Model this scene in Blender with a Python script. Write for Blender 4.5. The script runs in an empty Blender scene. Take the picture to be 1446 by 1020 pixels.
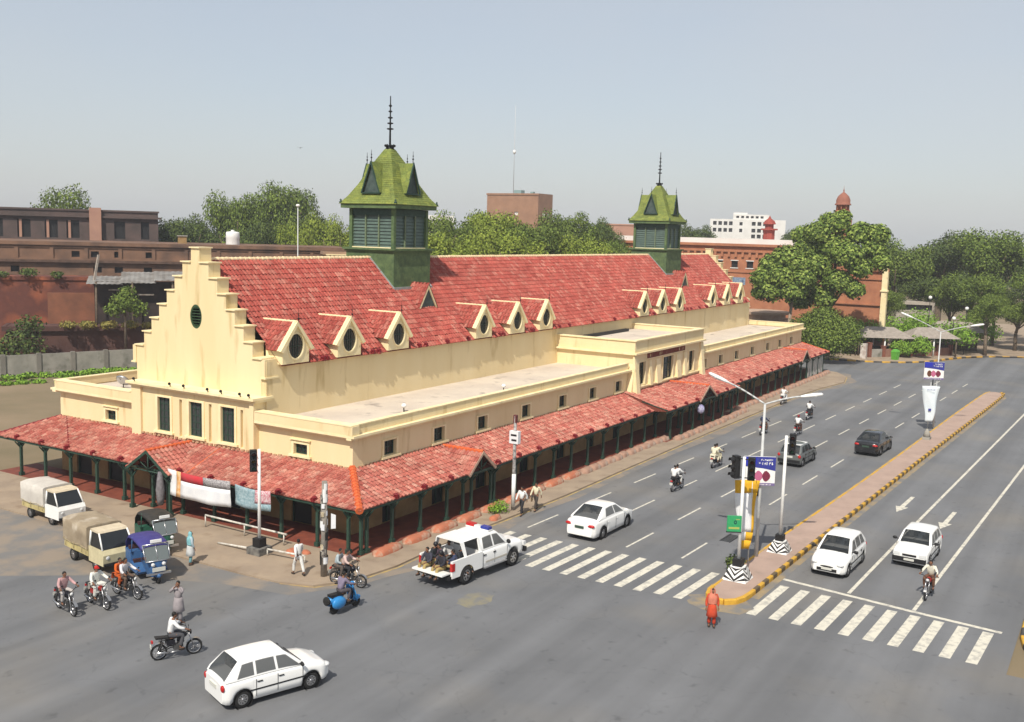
import bpy, bmesh, math, random
from mathutils import Vector, Matrix
from math import sin, cos, pi, radians as R
random.seed(7)
S = bpy.context.scene
COL = S.collection
# ------------------------------------------------------------------ camera
CAMPOS = Vector((-38.315, -31.625, 16.5))
yaw, pitch, roll = 0.5409, 0.1259, 0.0280
cd = bpy.data.cameras.new('camera'); cam = bpy.data.objects.new('camera', cd); COL.objects.link(cam)
fw = Vector((cos(yaw)*cos(pitch), sin(yaw)*cos(pitch), -sin(pitch)))
rt = fw.cross(Vector((0, 0, 1))).normalized(); up = rt.cross(fw)
rt2 = rt*cos(roll)+up*sin(roll); up2 = -rt*sin(roll)+up*cos(roll)
M = Matrix((( rt2.x, up2.x, -fw.x, CAMPOS.x), (rt2.y, up2.y, -fw.y, CAMPOS.y), (rt2.z, up2.z, -fw.z, CAMPOS.z), (0, 0, 0, 1)))
cam.matrix_world = M
cd.sensor_width = 36; cd.lens = 1432/1446*36; cd.clip_end = 3000; cd.clip_start = .5
S.camera = cam
# ------------------------------------------------------------------ sky and sun
SUN_EL, SUN_AZ = 50, 193          # direction TO the sun, azimuth from +X
W = bpy.data.worlds.new('World'); S.world = W; W.use_nodes = True
nt = W.node_tree; bg = nt.nodes['Background']
sky = nt.nodes.new('ShaderNodeTexSky'); sky.sky_type = 'NISHITA'; sky.sun_disc = False
sky.sun_elevation = R(SUN_EL); sky.sun_rotation = R(90-SUN_AZ)
sky.air_density = 1.0; sky.dust_density = 1.5; sky.ozone_density = 1.0; sky.altitude = 0
hz = nt.nodes.new('ShaderNodeMix'); hz.data_type = 'RGBA'; hz.inputs[0].default_value = .62; hz.inputs[7].default_value = (4.7, 4.85, 5.0, 1)   # thin even haze over the whole sky
wn = nt.nodes.new('ShaderNodeTexNoise'); wn.inputs['Scale'].default_value = 2.2; wn.inputs['Detail'].default_value = 5; wc = nt.nodes.new('ShaderNodeTexCoord'); wm = nt.nodes.new('ShaderNodeMapping'); wm.inputs['Scale'].default_value = (1, 1, 2.4)
wr = nt.nodes.new('ShaderNodeMapRange'); wr.inputs[1].default_value = .3; wr.inputs[2].default_value = .7; wr.inputs[3].default_value = .54; wr.inputs[4].default_value = .72
nt.links.new(wc.outputs['Generated'], wm.inputs[0]); nt.links.new(wm.outputs[0], wn.inputs[0]); nt.links.new(wn.outputs[0], wr.inputs[0]); nt.links.new(wr.outputs[0], hz.inputs[0])
nt.links.new(sky.outputs[0], hz.inputs[6]); nt.links.new(hz.outputs[2], bg.inputs[0]); bg.inputs[1].default_value = 0.12
sl = bpy.data.lights.new('sun', 'SUN'); sl.energy = 4.4; sl.angle = R(.6); sl.color = (1, .93, .82)
so = bpy.data.objects.new('sun', sl); COL.objects.link(so)
sd = Vector((cos(R(SUN_AZ))*cos(R(SUN_EL)), sin(R(SUN_AZ))*cos(R(SUN_EL)), sin(R(SUN_EL))))
so.rotation_euler = sd.to_track_quat('Z', 'Y').to_euler()
S.view_settings.view_transform = 'Standard'; S.view_settings.look = 'None'
S.view_settings.exposure = 0.17; S.view_settings.gamma = 1; S.view_settings.use_curve_mapping = False
S.render.engine = 'CYCLES'

# ------------------------------------------------------------------ materials
MATS = {}
def srgb(*c):
    return tuple(((v/255)/12.92 if v/255 <= .04045 else ((v/255+.055)/1.055)**2.4) for v in c)
def mat(name, c1, c2=None, rough=.8, scale=3, metal=0, bump=0, detail=5, spec=.3, streak=False, island=None, coat=0, contrast=(.35, .65), trans=0, stain=None, coords='Object'):
    if name in MATS: return MATS[name]
    m = bpy.data.materials.new(name); m.use_nodes = True; n = m.node_tree; N = n.nodes; L = n.links
    b = N['Principled BSDF']; b.inputs['Roughness'].default_value = rough; b.inputs['Metallic'].default_value = metal
    b.inputs['Specular IOR Level'].default_value = spec; b.inputs['Coat Weight'].default_value = coat
    if trans: b.inputs['Transmission Weight'].default_value = trans
    b.inputs['Base Color'].default_value = (*c1, 1)
    tc = N.new('ShaderNodeTexCoord'); mp = N.new('ShaderNodeMapping'); L.new(tc.outputs[coords], mp.inputs[0])
    if streak: mp.inputs['Scale'].default_value = (1, 1, .18)
    if c2 is not None:
        no = N.new('ShaderNodeTexNoise'); no.inputs['Scale'].default_value = scale; no.inputs['Detail'].default_value = detail; no.inputs['Roughness'].default_value = .6
        L.new(mp.outputs[0], no.inputs[0])
        r = N.new('ShaderNodeMapRange'); r.inputs[1].default_value, r.inputs[2].default_value = contrast; L.new(no.outputs[0], r.inputs[0])
        mx = N.new('ShaderNodeMix'); mx.data_type = 'RGBA'; mx.inputs[6].default_value = (*c1, 1); mx.inputs[7].default_value = (*c2, 1)
        L.new(r.outputs[0], mx.inputs[0]); out = mx.outputs[2]
        if stain is not None:
            n3 = N.new('ShaderNodeTexNoise'); n3.inputs['Scale'].default_value = stain[1]; n3.inputs['Detail'].default_value = 8; L.new(mp.outputs[0], n3.inputs[0])
            r3 = N.new('ShaderNodeMapRange'); r3.inputs[1].default_value, r3.inputs[2].default_value = stain[2]; L.new(n3.outputs[0], r3.inputs[0])
            m3 = N.new('ShaderNodeMix'); m3.data_type = 'RGBA'; L.new(r3.outputs[0], m3.inputs[0]); L.new(out, m3.inputs[6]); m3.inputs[7].default_value = (*stain[0], 1); out = m3.outputs[2]
        L.new(out, b.inputs['Base Color'])
    if island is not None:     # list of colours picked per tile
        g = N.new('ShaderNodeNewGeometry'); oi = N.new('ShaderNodeObjectInfo'); ad = N.new('ShaderNodeMath'); ad.operation = 'ADD'
        L.new(g.outputs['Random Per Island'], ad.inputs[0]); L.new(oi.outputs['Random'], ad.inputs[1])
        fr = N.new('ShaderNodeMath'); fr.operation = 'FRACT'; L.new(ad.outputs[0], fr.inputs[0])
        cr = N.new('ShaderNodeValToRGB'); cr.color_ramp.interpolation = 'LINEAR'
        e = cr.color_ramp.elements
        while len(e) < len(island): e.new(.5)
        for i, c in enumerate(island): e[i].position = i/(len(island)-1); e[i].color = (*c, 1)
        L.new(fr.outputs[0], cr.inputs[0])
        no = N.new('ShaderNodeTexNoise'); no.inputs['Scale'].default_value = scale; no.inputs['Detail'].default_value = 6
        geo = N.new('ShaderNodeNewGeometry'); L.new(geo.outputs['Position'], no.inputs[0])
        r = N.new('ShaderNodeMapRange'); r.inputs[1].default_value, r.inputs[2].default_value = .35, .7; r.inputs[3].default_value = .84; r.inputs[4].default_value = 1.10; L.new(no.outputs[0], r.inputs[0])
        nf = N.new('ShaderNodeTexNoise'); nf.inputs['Scale'].default_value = 9; nf.inputs['Detail'].default_value = 6; L.new(geo.outputs['Position'], nf.inputs[0])
        rf_ = N.new('ShaderNodeMapRange'); rf_.inputs[1].default_value, rf_.inputs[2].default_value = .35, .65; rf_.inputs[3].default_value = .74; rf_.inputs[4].default_value = 1.16; L.new(nf.outputs[0], rf_.inputs[0])
        mu_ = N.new('ShaderNodeMath'); mu_.operation = 'MULTIPLY'; L.new(r.outputs[0], mu_.inputs[0]); L.new(rf_.outputs[0], mu_.inputs[1]); r = mu_
        mm = N.new('ShaderNodeMix'); mm.data_type = 'RGBA'; mm.blend_type = 'MULTIPLY'; mm.inputs[0].default_value = 1
        L.new(cr.outputs[0], mm.inputs[6]); L.new(r.outputs[0], mm.inputs[7]); L.new(mm.outputs[2], b.inputs['Base Color'])
    if bump:
        n2 = N.new('ShaderNodeTexNoise'); n2.inputs['Scale'].default_value = scale*6 if scale < 20 else scale; n2.inputs['Detail'].default_value = 8; L.new(mp.outputs[0], n2.inputs[0])
        bp = N.new('ShaderNodeBump'); bp.inputs['Strength'].default_value = bump; bp.inputs['Distance'].default_value = .02
        L.new(n2.outputs[0], bp.inputs['Height']); L.new(bp.outputs[0], b.inputs['Normal'])
    MATS[name] = m
    return m
STUC = mat('cream_stucco', (.77, .64, .39), (.72, .58, .33), .9, .5, bump=.25, streak=True, stain=((.46, .33, .14), 1.3, (.60, .80)))
STUC2 = mat('pale_cream_trim', (.84, .72, .46), (.77, .64, .36), .85, 1.2, bump=.15, stain=((.45, .35, .18), 1.6, (.62, .8)))
# asphalt extras: tyre-polished bands along the road, hairline cracks
def road_wear(m):
    n = m.node_tree; N = n.nodes; L = n.links; b = N['Principled BSDF']; src = b.inputs['Base Color'].links[0].from_socket
    g = N.new('ShaderNodeNewGeometry'); mp = N.new('ShaderNodeMapping'); mp.inputs['Rotation'].default_value = (0, 0, .039); mp.inputs['Scale'].default_value = (.018, .55, 1); L.new(g.outputs['Position'], mp.inputs[0])
    no = N.new('ShaderNodeTexNoise'); no.inputs['Scale'].default_value = 1; no.inputs['Detail'].default_value = 3; L.new(mp.outputs[0], no.inputs[0])
    r = N.new('ShaderNodeMapRange'); r.inputs[1].default_value = .35; r.inputs[2].default_value = .65; r.inputs[3].default_value = .86; r.inputs[4].default_value = 1.14; L.new(no.outputs[0], r.inputs[0])
    vo = N.new('ShaderNodeTexVoronoi'); vo.feature = 'DISTANCE_TO_EDGE'; vo.inputs['Scale'].default_value = .16
    wn_ = N.new('ShaderNodeTexNoise'); wn_.inputs['Scale'].default_value = .8; wn_.inputs['Detail'].default_value = 6; L.new(g.outputs['Position'], wn_.inputs[0])
    vm = N.new('ShaderNodeVectorMath'); vm.operation = 'MULTIPLY_ADD'; L.new(wn_.outputs['Color'], vm.inputs[0]); vm.inputs[1].default_value = (2.2, 2.2, 0); L.new(g.outputs['Position'], vm.inputs[2]); L.new(vm.outputs[0], vo.inputs['Vector'])
    cr = N.new('ShaderNodeMapRange'); cr.inputs[1].default_value = .0; cr.inputs[2].default_value = .006; cr.inputs[3].default_value = .88; cr.inputs[4].default_value = 1; L.new(vo.outputs['Distance'], cr.inputs[0])
    n5 = N.new('ShaderNodeTexNoise'); n5.inputs['Scale'].default_value = 1.7; n5.inputs['Detail'].default_value = 7; L.new(g.outputs['Position'], n5.inputs[0])
    r5 = N.new('ShaderNodeMapRange'); r5.inputs[1].default_value = .62; r5.inputs[2].default_value = .74; r5.inputs[3].default_value = 1; r5.inputs[4].default_value = .74; L.new(n5.outputs[0], r5.inputs[0])
    a = N.new('ShaderNodeMath'); a.operation = 'MULTIPLY'; L.new(r.outputs[0], a.inputs[0]); L.new(cr.outputs[0], a.inputs[1])
    a2 = N.new('ShaderNodeMath'); a2.operation = 'MULTIPLY'; L.new(a.outputs[0], a2.inputs[0]); L.new(r5.outputs[0], a2.inputs[1])
    mx = N.new('ShaderNodeMix'); mx.data_type = 'RGBA'; mx.blend_type = 'MULTIPLY'; mx.inputs[0].default_value = 1; L.new(src, mx.inputs[6]); L.new(a2.outputs[0], mx.inputs[7]); L.new(mx.outputs[2], b.inputs['Base Color'])
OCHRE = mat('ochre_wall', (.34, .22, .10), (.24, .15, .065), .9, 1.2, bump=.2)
DECK = mat('flat_roof_concrete', (.62, .54, .44), (.50, .43, .36), .95, .3, bump=.3, stain=((.22, .19, .17), .8, (.6, .75)))
TILE = mat('clay_tile', (.5, .1, .08), rough=.85, scale=.6, island=[(.30, .056, .042), (.36, .074, .055), (.40, .09, .068), (.34, .066, .05), (.42, .115, .085), (.38, .082, .062), (.46, .18, .135), (.35, .073, .055)])
TILEC = mat('canopy_clay_tile', (.5, .1, .08), rough=.85, scale=.7, island=[(.33, .085, .064), (.40, .118, .088), (.45, .165, .125), (.37, .10, .078), (.48, .21, .155), (.42, .14, .105), (.52, .27, .205), (.40, .12, .092)])
HIPT = mat('orange_hip_tile', (.62, .14, .04), (.50, .09, .035), .8, 6, bump=.2)
MAROON = mat('maroon_ornament', (.20, .010, .014), (.13, .008, .012), .6, 9)
RIDGET = mat('cream_ridge_tile', (.78, .62, .38), (.55, .30, .18), .9, 5, contrast=(.5, .75))
GREENP = mat('dark_green_paint', (.018, .045, .032), (.03, .065, .045), .55, 4)
GREENT = mat('tower_green_board', (.11, .165, .065), (.06, .10, .045), .7, 2.5, bump=.2, stain=((.05, .07, .03), 3, (.6, .8)))
GREENS = mat('tower_green_shingle', (.20, .26, .03), rough=.75, scale=1.2, island=[(.145, .18, .038), (.185, .22, .045), (.16, .20, .05), (.22, .25, .05), (.13, .17, .04), (.175, .21, .048)])
GLASS = mat('dark_window_glass', (.012, .015, .017), rough=.12, spec=.6)
CGLASS = mat('tinted_car_glass', (.02, .024, .026), rough=.06, spec=.7); CGLASS.node_tree.nodes['Principled BSDF'].inputs['Alpha'].default_value = .66
GLASSB = mat('dull_blue_grey_glass', (.13, .18, .185), (.08, .11, .12), .3, 3, spec=.5)
REDFLOOR = mat('red_oxide_floor', (.22, .06, .035), (.15, .042, .028), .7, 1.5, bump=.1)
IRON = mat('dark_iron', (.012, .013, .014), rough=.5, metal=.4)
TERRA = mat('terracotta_kerb_block', (.44, .15, .08), (.36, .13, .075), .9, 1.5, bump=.5, stain=((.42, .30, .22), 2.2, (.5, .7)))
ASPH = mat('asphalt', (.158, .162, .170), (.128, .132, .139), .92, .22, bump=.3, contrast=(.3, .7), stain=((.185, .175, .16), .13, (.5, .78)))
DUST = mat('dusty_pavement', (.34, .265, .19), (.27, .21, .155), .95, .5, bump=.5, stain=((.22, .16, .11), .9, (.55, .75)))
GROUND = mat('dry_ground', (.24, .18, .115), (.16, .13, .075), .95, .08, bump=.5)
GRASS = mat('rough_grass', (.07, .10, .025), (.12, .13, .05), .95, .6, bump=1)
PAINTW = mat('worn_road_paint', (.60, .57, .48), (.30, .29, .27), .85, 3.0, contrast=(.46, .72))
PAINTY = mat('yellow_kerb_paint', (.62, .36, .04), (.45, .25, .04), .8, 2, stain=((.25, .2, .15), 3, (.6, .75)))
PAINTB = mat('black_kerb_paint', (.045, .042, .04), (.1, .09, .08), .8, 3)
MEDTOP = mat('median_pink_paving', (.40, .29, .235), (.34, .245, .20), .9, .7, bump=.3, stain=((.25, .2, .16), 1.2, (.6, .8)))
BRICK = mat('weathered_brick', (.22, .125, .08), (.15, .09, .062), .95, .6, bump=.5, stain=((.10, .065, .05), .35, (.48, .64)), coords='Object')
BRICK2 = mat('orange_brick', (.42, .18, .095), (.33, .135, .075), .95, .8, bump=.5, stain=((.25, .10, .06), .3, (.6, .8)))
BRICKD = mat('sooty_brick', (.115, .08, .072), (.075, .058, .053), .95, .5, bump=.5)
BRICKP = mat('pale_pink_brick', (.42, .24, .17), (.36, .20, .15), .95, .5)
CONC = mat('grey_concrete', (.35, .33, .29), (.25, .24, .21), .95, .7, bump=.4, stain=((.13, .13, .10), .8, (.55, .75)))
WHITE = mat('white_paint', (.80, .80, .78), (.72, .72, .70), .5, 3)
WHITEB = mat('white_far_building', (.72, .71, .68), (.62, .61, .58), .9, .3)
TIN = mat('corrugated_tin', (.30, .29, .27), (.16, .14, .12), .6, .9, metal=.2)
THATCH = mat('grey_thatch', (.33, .29, .25), (.24, .21, .18), .95, 2, bump=.6)
CARW = mat('white_car_paint', (.82, .82, .80), rough=.22, spec=.5, coat=.4)
CARB = mat('black_car_paint', (.012, .012, .014), rough=.2, spec=.5, coat=.5)
CARG = mat('grey_car_paint', (.16, .17, .165), rough=.3, metal=.4, spec=.5, coat=.3)
RUBBER = mat('tyre_rubber', (.018, .018, .018), rough=.9)
STEEL = mat('bright_steel', (.55, .55, .56), rough=.3, metal=.9)
BLACKP = mat('black_plastic', (.015, .015, .016), rough=.55)
REDL = mat('red_lamp_lens', (.42, .015, .015), rough=.25)
CLEARL = mat('clear_lamp_lens', (.62, .63, .63), rough=.15)
PLATE = mat('number_plate', (.55, .55, .5), rough=.6)
SKIN = mat('brown_skin', (.20, .095, .055), rough=.6)
HAIR = mat('black_hair', (.01, .009, .008), rough=.7)
SHOE = mat('dark_shoe', (.03, .022, .018), rough=.6)
BARK = mat('tree_bark', (.16, .12, .085), (.09, .07, .05), .95, 4, bump=.5)
def cloth(name, c): return mat('cloth_'+name, c, tuple(v*.78 for v in c), .95, 5, bump=.2)
def leafmat(name, a, b, c):
    m = mat('leaf_'+name, a, rough=.75, scale=.12, island=[a, b, c, b, a])
    return m
LF = {'mid': leafmat('mid', (.055, .090, .014), (.11, .165, .022), (.20, .26, .045)),
      'dark': leafmat('dark', (.035, .060, .014), (.068, .105, .020), (.13, .17, .034)),
      'lime': leafmat('lime', (.10, .145, .016), (.19, .25, .026), (.30, .36, .05)),
      'big': leafmat('big', (.045, .085, .012), (.13, .20, .026), (.32, .40, .085)),
      'hedge': leafmat('hedge', (.10, .20, .018), (.16, .29, .025), (.22, .36, .04)),
      'yellow': leafmat('yellow', (.22, .20, .04), (.30, .24, .06), (.16, .17, .04))}

# ------------------------------------------------------------------ mesh helper
class MB:
    def __init__(s): s.v = []; s.f = []; s.m = []; s.sm = []
    def add(s, vs, fs, mi=0, smooth=False):
        o = len(s.v); s.v += [tuple(v) for v in vs]
        for f in fs: s.f.append(tuple(i+o for i in f)); s.m.append(mi); s.sm.append(smooth)
        return s
    def box(s, x0, x1, y0, y1, z0, z1, mi=0, T=None):
        vs = [Vector((x, y, z)) for z in (z0, z1) for y in (y0, y1) for x in (x0, x1)]
        if T: vs = [T @ v for v in vs]
        return s.add(vs, [(0, 2, 3, 1), (4, 5, 7, 6), (0, 1, 5, 4), (2, 6, 7, 3), (0, 4, 6, 2), (1, 3, 7, 5)], mi)
    def quad(s, a, b, c, d, mi=0): return s.add([a, b, c, d], [(0, 1, 2, 3)], mi)
    def poly(s, pts, mi=0): return s.add(pts, [tuple(range(len(pts)))], mi)
    def prism(s, pts, d, mi=0):   # pts planar loop, d extrusion vector
        n = len(pts); d = Vector(d); a = [Vector(p) for p in pts]; b = [p+d for p in a]
        return s.add(a+b, [tuple(range(n))[::-1], tuple(range(n, 2*n))]+[(i, (i+1) % n, n+(i+1) % n, n+i) for i in range(n)], mi)
    def tube(s, p0, p1, r0, r1=None, n=8, mi=0, smooth=True, caps=True):
        r1 = r0 if r1 is None else r1; p0 = Vector(p0); p1 = Vector(p1); d = (p1-p0)
        if d.length < 1e-6: return s
        d.normalize(); a = d.orthogonal().normalized(); b = d.cross(a)
        vs = [p0+(a*cos(2*pi*i/n)+b*sin(2*pi*i/n))*r0 for i in range(n)]+[p1+(a*cos(2*pi*i/n)+b*sin(2*pi*i/n))*r1 for i in range(n)]
        s.add(vs, [(i, (i+1) % n, n+(i+1) % n, n+i) for i in range(n)], mi, smooth)
        if caps: s.add(vs[:n], [tuple(range(n))[::-1]], mi); s.add(vs[n:], [tuple(range(n))], mi)
        return s
    def path(s, pts, r, n=6, mi=0):
        for a, b in zip(pts, pts[1:]): s.tube(a, b, r, r, n, mi)
        return s
    def lathe(s, prof, c=(0, 0, 0), n=12, mi=0, axis='z', smooth=True, T=None, sx=1, sy=1, caps=True):
        vs = []; k = len(prof)
        for r, h in prof:
            for i in range(n):
                a = 2*pi*i/n
                v = Vector((r*cos(a)*sx, r*sin(a)*sy, h))
                if axis == 'y': v = Vector((v.x, v.z, v.y))
                if axis == 'x': v = Vector((v.z, v.x, v.y))
                v = v+Vector(c)
                vs.append(T @ v if T else v)
        fs = [(j*n+i, j*n+(i+1) % n, (j+1)*n+(i+1) % n, (j+1)*n+i) for j in range(k-1) for i in range(n)]
        if caps and prof[0][0] > 1e-4: fs.append(tuple(range(n))[::-1])
        if caps and prof[-1][0] > 1e-4: fs.append(tuple((k-1)*n+i for i in range(n)))
        return s.add(vs, fs, mi, smooth)
    def ball(s, c, rx, ry=None, rz=None, n=10, k=6, mi=0):
        ry = ry or rx; rz = rz or rx
        prof = [(max(1e-5, sin(pi*j/k)), -cos(pi*j/k)*rz) for j in range(k+1)]
        return s.lathe(prof, c, n, mi, sx=rx, sy=ry)
    def mesh(s, name, mats):
        me = bpy.data.meshes.new(name); me.from_pydata(s.v, [], s.f)
        for m in (mats if isinstance(mats, (list, tuple)) else [mats]): me.materials.append(m)
        me.polygons.foreach_set('material_index', s.m); me.polygons.foreach_set('use_smooth', s.sm); me.update()
        return me
    def build(s, name, mats, parent=None, **kw):
        bm = bmesh.new(); me = s.mesh(name, mats); bm.from_mesh(me); bmesh.ops.remove_doubles(bm, verts=bm.verts, dist=1e-5) if kw.pop('weld', True) else None
        bmesh.ops.recalc_face_normals(bm, faces=bm.faces) if kw.pop('recalc', True) else None
        bm.to_mesh(me); bm.free()
        return link(name, me, parent, **kw)
def link(name, me, parent=None, loc=None, rot=None, label=None, cat=None, group=None, kind=None):
    o = bpy.data.objects.new(name, me); COL.objects.link(o)
    if parent is not None: o.parent = parent
    if loc is not None: o.location = loc
    if rot is not None: o.rotation_euler = rot if hasattr(rot, '__len__') else (0, 0, rot)
    tag(o, label, cat, group, kind); return o
def tag(o, label=None, cat=None, group=None, kind=None):
    for k, v in (('label', label), ('category', cat), ('group', group), ('kind', kind)):
        if v: o[k] = v
    return o
def thing(name, label, cat, loc=(0, 0, 0), rz=0, group=None, scale=None):
    o = link(name, None, None, loc, rz, label, cat, group)
    if scale: o.scale = (scale,)*3
    return o
KIDS = {}
def copy_thing(o, loc, rz=0, label=None, group=None, scale=None):
    def cp(a, p):
        c = a.copy(); COL.objects.link(c); c.parent = p
        for k in [x for x in a.children]: cp(k, c)
        return c
    c = cp(o, None); c.location = loc; c.rotation_euler = (0, 0, rz)
    if scale: c.scale = (scale,)*3
    if label: c['label'] = label
    if group: c['group'] = group
    return c
def V(*a): return Vector(a)

def holes_wall(mb, O, U, N, u0, u1, z0, z1, holes, depth=.25, mi=0, mr=0):
    """vertical wall face with rectangular openings and reveals. O origin (z=0), U along, N outward"""
    O, U, N = Vector(O), Vector(U), Vector(N)
    P = lambda u, z, d=0: O+U*u+V(0, 0, z)-N*d
    us = sorted({u0, u1, *[h[0] for h in holes], *[h[1] for h in holes]}); zs = sorted({z0, z1, *[h[2] for h in holes], *[h[3] for h in holes]})
    for a, b in zip(us, us[1:]):
        for c, d in zip(zs, zs[1:]):
            mu, mz = (a+b)/2, (c+d)/2
            if any(h[0] < mu < h[1] and h[2] < mz < h[3] for h in holes): continue
            mb.quad(P(a, c), P(b, c), P(b, d), P(a, d), mi)
    for a, b, c, d in holes:
        mb.quad(P(a, c), P(b, c), P(b, c, depth), P(a, c, depth), mr); mb.quad(P(a, d), P(b, d), P(b, d, depth), P(a, d, depth), mr)
        mb.quad(P(a, c), P(a, d), P(a, d, depth), P(a, c, depth), mr); mb.quad(P(b, c), P(b, d), P(b, d, depth), P(b, c, depth), mr)
    return mb
def obox(mb, O, U, N, u0, u1, z0, z1, d0, d1, mi=0):
    """box in wall coordinates, d outward"""
    O, U, N = Vector(O), Vector(U), Vector(N)
    vs = [O+U*u+N*d+V(0, 0, z) for z in (z0, z1) for d in (d0, d1) for u in (u0, u1)]
    return mb.add(vs, [(0, 2, 3, 1), (4, 5, 7, 6), (0, 1, 5, 4), (2, 6, 7, 3), (0, 4, 6, 2), (1, 3, 7, 5)], mi)
# ================================================================== GROUND, ROADS, MARKINGS
def sheet(name, pts, z, m, parent=None, kind='structure', **k):
    mb = MB(); mb.poly([(x, y, z) for x, y in pts])
    return mb.build(name, m, parent, kind=kind, **k)
mb = MB(); n = 24
for i in range(n):
    for j in range(n):
        a, b = -900+i*100, -1200+j*100
        mb.quad((a, b, -.03), (a+100, b, -.03), (a+100, b+100, -.03), (a, b+100, -.03))
mb.build('ground', GROUND, kind='structure')
RS = -.039
yl = lambda x, off: off+RS*(x-10)
KERB = [(93.5, 70), (93.5, 3), (92.5, -1.2), (89, -3.2), (83.6, -4.2), (76, -3.2), (68, -2.7), (43.7, -2.35), (17.5, -2.4), (5.8, -1.95), (.3, -2.15), (-2.6, -1.75), (-4.2, -.75), (-4.75, .9), (-4.9, 3.2), (-4.9, 60)]
asph = [(-120, -160), (-120, 160), (-4.5, 160), (-4.5, 6), (-4.3, .8), (-2, -1), (20, -1.6), (92, -1), (92, 160), (106, 160), (106, 2), (108, -4), (113, -9), (123, -12.6), (129, -16), (132.5, -23), (132.5, -40), (126, -110), (112, -110), (112, -36), (108, -33), (30, -29.2), (4, -29), (4, -160)]
road_wear(ASPH); sheet('road', asph, 0.0, ASPH)
# pavement (raised dusty strip round the market)
def strip_solid(pts, inner, z, name, m, parent=None, kind='structure'):
    mb = MB(); o = [V(x, y, z) for x, y in pts]; i_ = [V(x, y, z) for x, y in inner]
    mb.poly([*o, *i_[::-1]])
    for a, b in zip(pts, pts[1:]): mb.quad((*a, z), (*b, z), (*b, -.05), (*a, -.05))
    return mb.build(name, m, parent, kind=kind)
inner = [(92.8, 70), (92.6, 29), (92.6, .3), (50, .3), (0.2, .3), (0.2, 30), (0.2, 60)]
strip_solid(KERB, inner, .09, 'pavement', DUST)
# faded yellow kerb line on the pavement edge
def ribbon(mb, pts, w, z, mi=0):
    for a, b in zip(pts, pts[1:]):
        a, b = V(*a, 0), V(*b, 0); d = (b-a).normalized(); nrm = V(-d.y, d.x, 0)*w/2
        mb.quad(*(p+V(0, 0, z) for p in (a-nrm, b-nrm, b+nrm, a+nrm)), mi)
def smooth_path(pts, k=4):
    out = []
    for i in range(len(pts)-1):
        p0 = pts[max(i-1, 0)]; p1 = pts[i]; p2 = pts[i+1]; p3 = pts[min(i+2, len(pts)-1)]
        for j in range(k):
            t = j/k
            out.append(tuple(.5*((2*p1[q])+(-p0[q]+p2[q])*t+(2*p0[q]-5*p1[q]+4*p2[q]-p3[q])*t*t+(-p0[q]+3*p1[q]-3*p2[q]+p3[q])*t**3) for q in (0, 1)))
    return out+[tuple(pts[-1])]
mb = MB(); ribbon(mb, [(x*1.0, y-.10) for x, y in KERB[2:14]], .13, .006)
KERBF = mat('faded_yellow_line', (.42, .30, .10), (.26, .20, .13), .95, 1.3, contrast=(.4, .6))
mb.build('kerb_line', KERBF, kind='structure')
# dusty shoulder on the asphalt beside the pavement
SHOULD = mat('dusty_asphalt', (.24, .20, .16), (.165, .16, .155), .95, .45, contrast=(.42, .58), bump=.3)
mb = MB(); pth = smooth_path(KERB[1:14], 3)
for (a, b) in zip(pth, pth[1:]):
    pass
sh = [(x, y-.9-.35*sin(x*.9)) for x, y in pth if x > -3]+[(-5.6, -.6), (-6.3, 3), (-8.5, 8), (-13, 14), (-13, 60), (-4.8, 60), (-4.8, .5)]
sheet('road_shoulder', sh+[(x, y+.2) for x, y in pth[::-1] if x > -3], .003, SHOULD)
# lane dashes: one object each
DR = link('lane_markings', None, kind='structure')
dm = MB(); dm.quad((0, -.06, 0), (3.35, -.06-.13*.0, 0), (3.35, .06, 0), (0, .06, 0)); dme = dm.mesh('lane_dash', PAINTW)
ang = math.atan(RS)
for off, ks in ((-3.95, range(0, 11)), (-7.0, range(1, 12)), (-10.05, range(0, 13)), (-13.2, range(0, 13))):
    for k in ks:
        x = 10+6.67*k
        if off == -3.95 and k > 7: continue
        link('lane_dash', dme, DR, (x, yl(x, off), .004), ang)
for k in range(1, 3):
    pass
RZ = link('zebra_crossing', None, kind='structure')
def stripe(x0, x1, y0, y1, w):
    m_ = MB(); m_.quad((x0, y0-w/2, 0), (x1, y1-w/2, 0), (x1, y1+w/2, 0), (x0, y0+w/2, 0))
    m_.build('zebra_stripe', PAINTW, RZ, loc=(0, 0, .004), kind='structure')
for i in range(13):
    y = -3.45-.98*i; stripe(4.2+(.15 if i > 10 else 0), 8.82, y, y-.26, .42)
for i in range(10):
    y = -18.7-1.0*i; stripe(4.35, 8.95-.07*i, y, y-.2-.0*i, .44)
def fl(name, pts): return sheet(name, pts, .004, PAINTW)
mb = MB(); ribbon(mb, [(9.95, -18.3), (9.44, -21.76), (9.02, -24.69), (8.6, -28.4)], .26, .004); mb.build('stop_line', PAINTW, kind='structure')
mb = MB(); ribbon(mb, [(9.75, -21.7), (24.3, -22.2), (36.4, -22.68), (110, -25.6)], .17, .004); mb.build('lane_line', PAINTW, kind='structure')
mb = MB(); ribbon(mb, [(9.2, -24.71), (18.8, -25.1), (60, -26.8), (110, -28.8)], .17, .004); mb.build('lane_line', PAINTW, kind='structure')
def arrow(x, y, a):
    m_ = MB()
    m_.poly([(0, 0, 0), (1.5, -.38, 0), (1.5, -.14, 0), (4.6, -.12, 0), (4.6, .12, 0), (1.5, .14, 0), (1.5, .38, 0)])
    m_.build('road_arrow', PAINTW, loc=(x, y, .004), rot=a, kind='structure')
arrow(26.6, -20.72, math.atan(-.04)); arrow(24.2, -23.6, math.atan(-.04))
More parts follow.
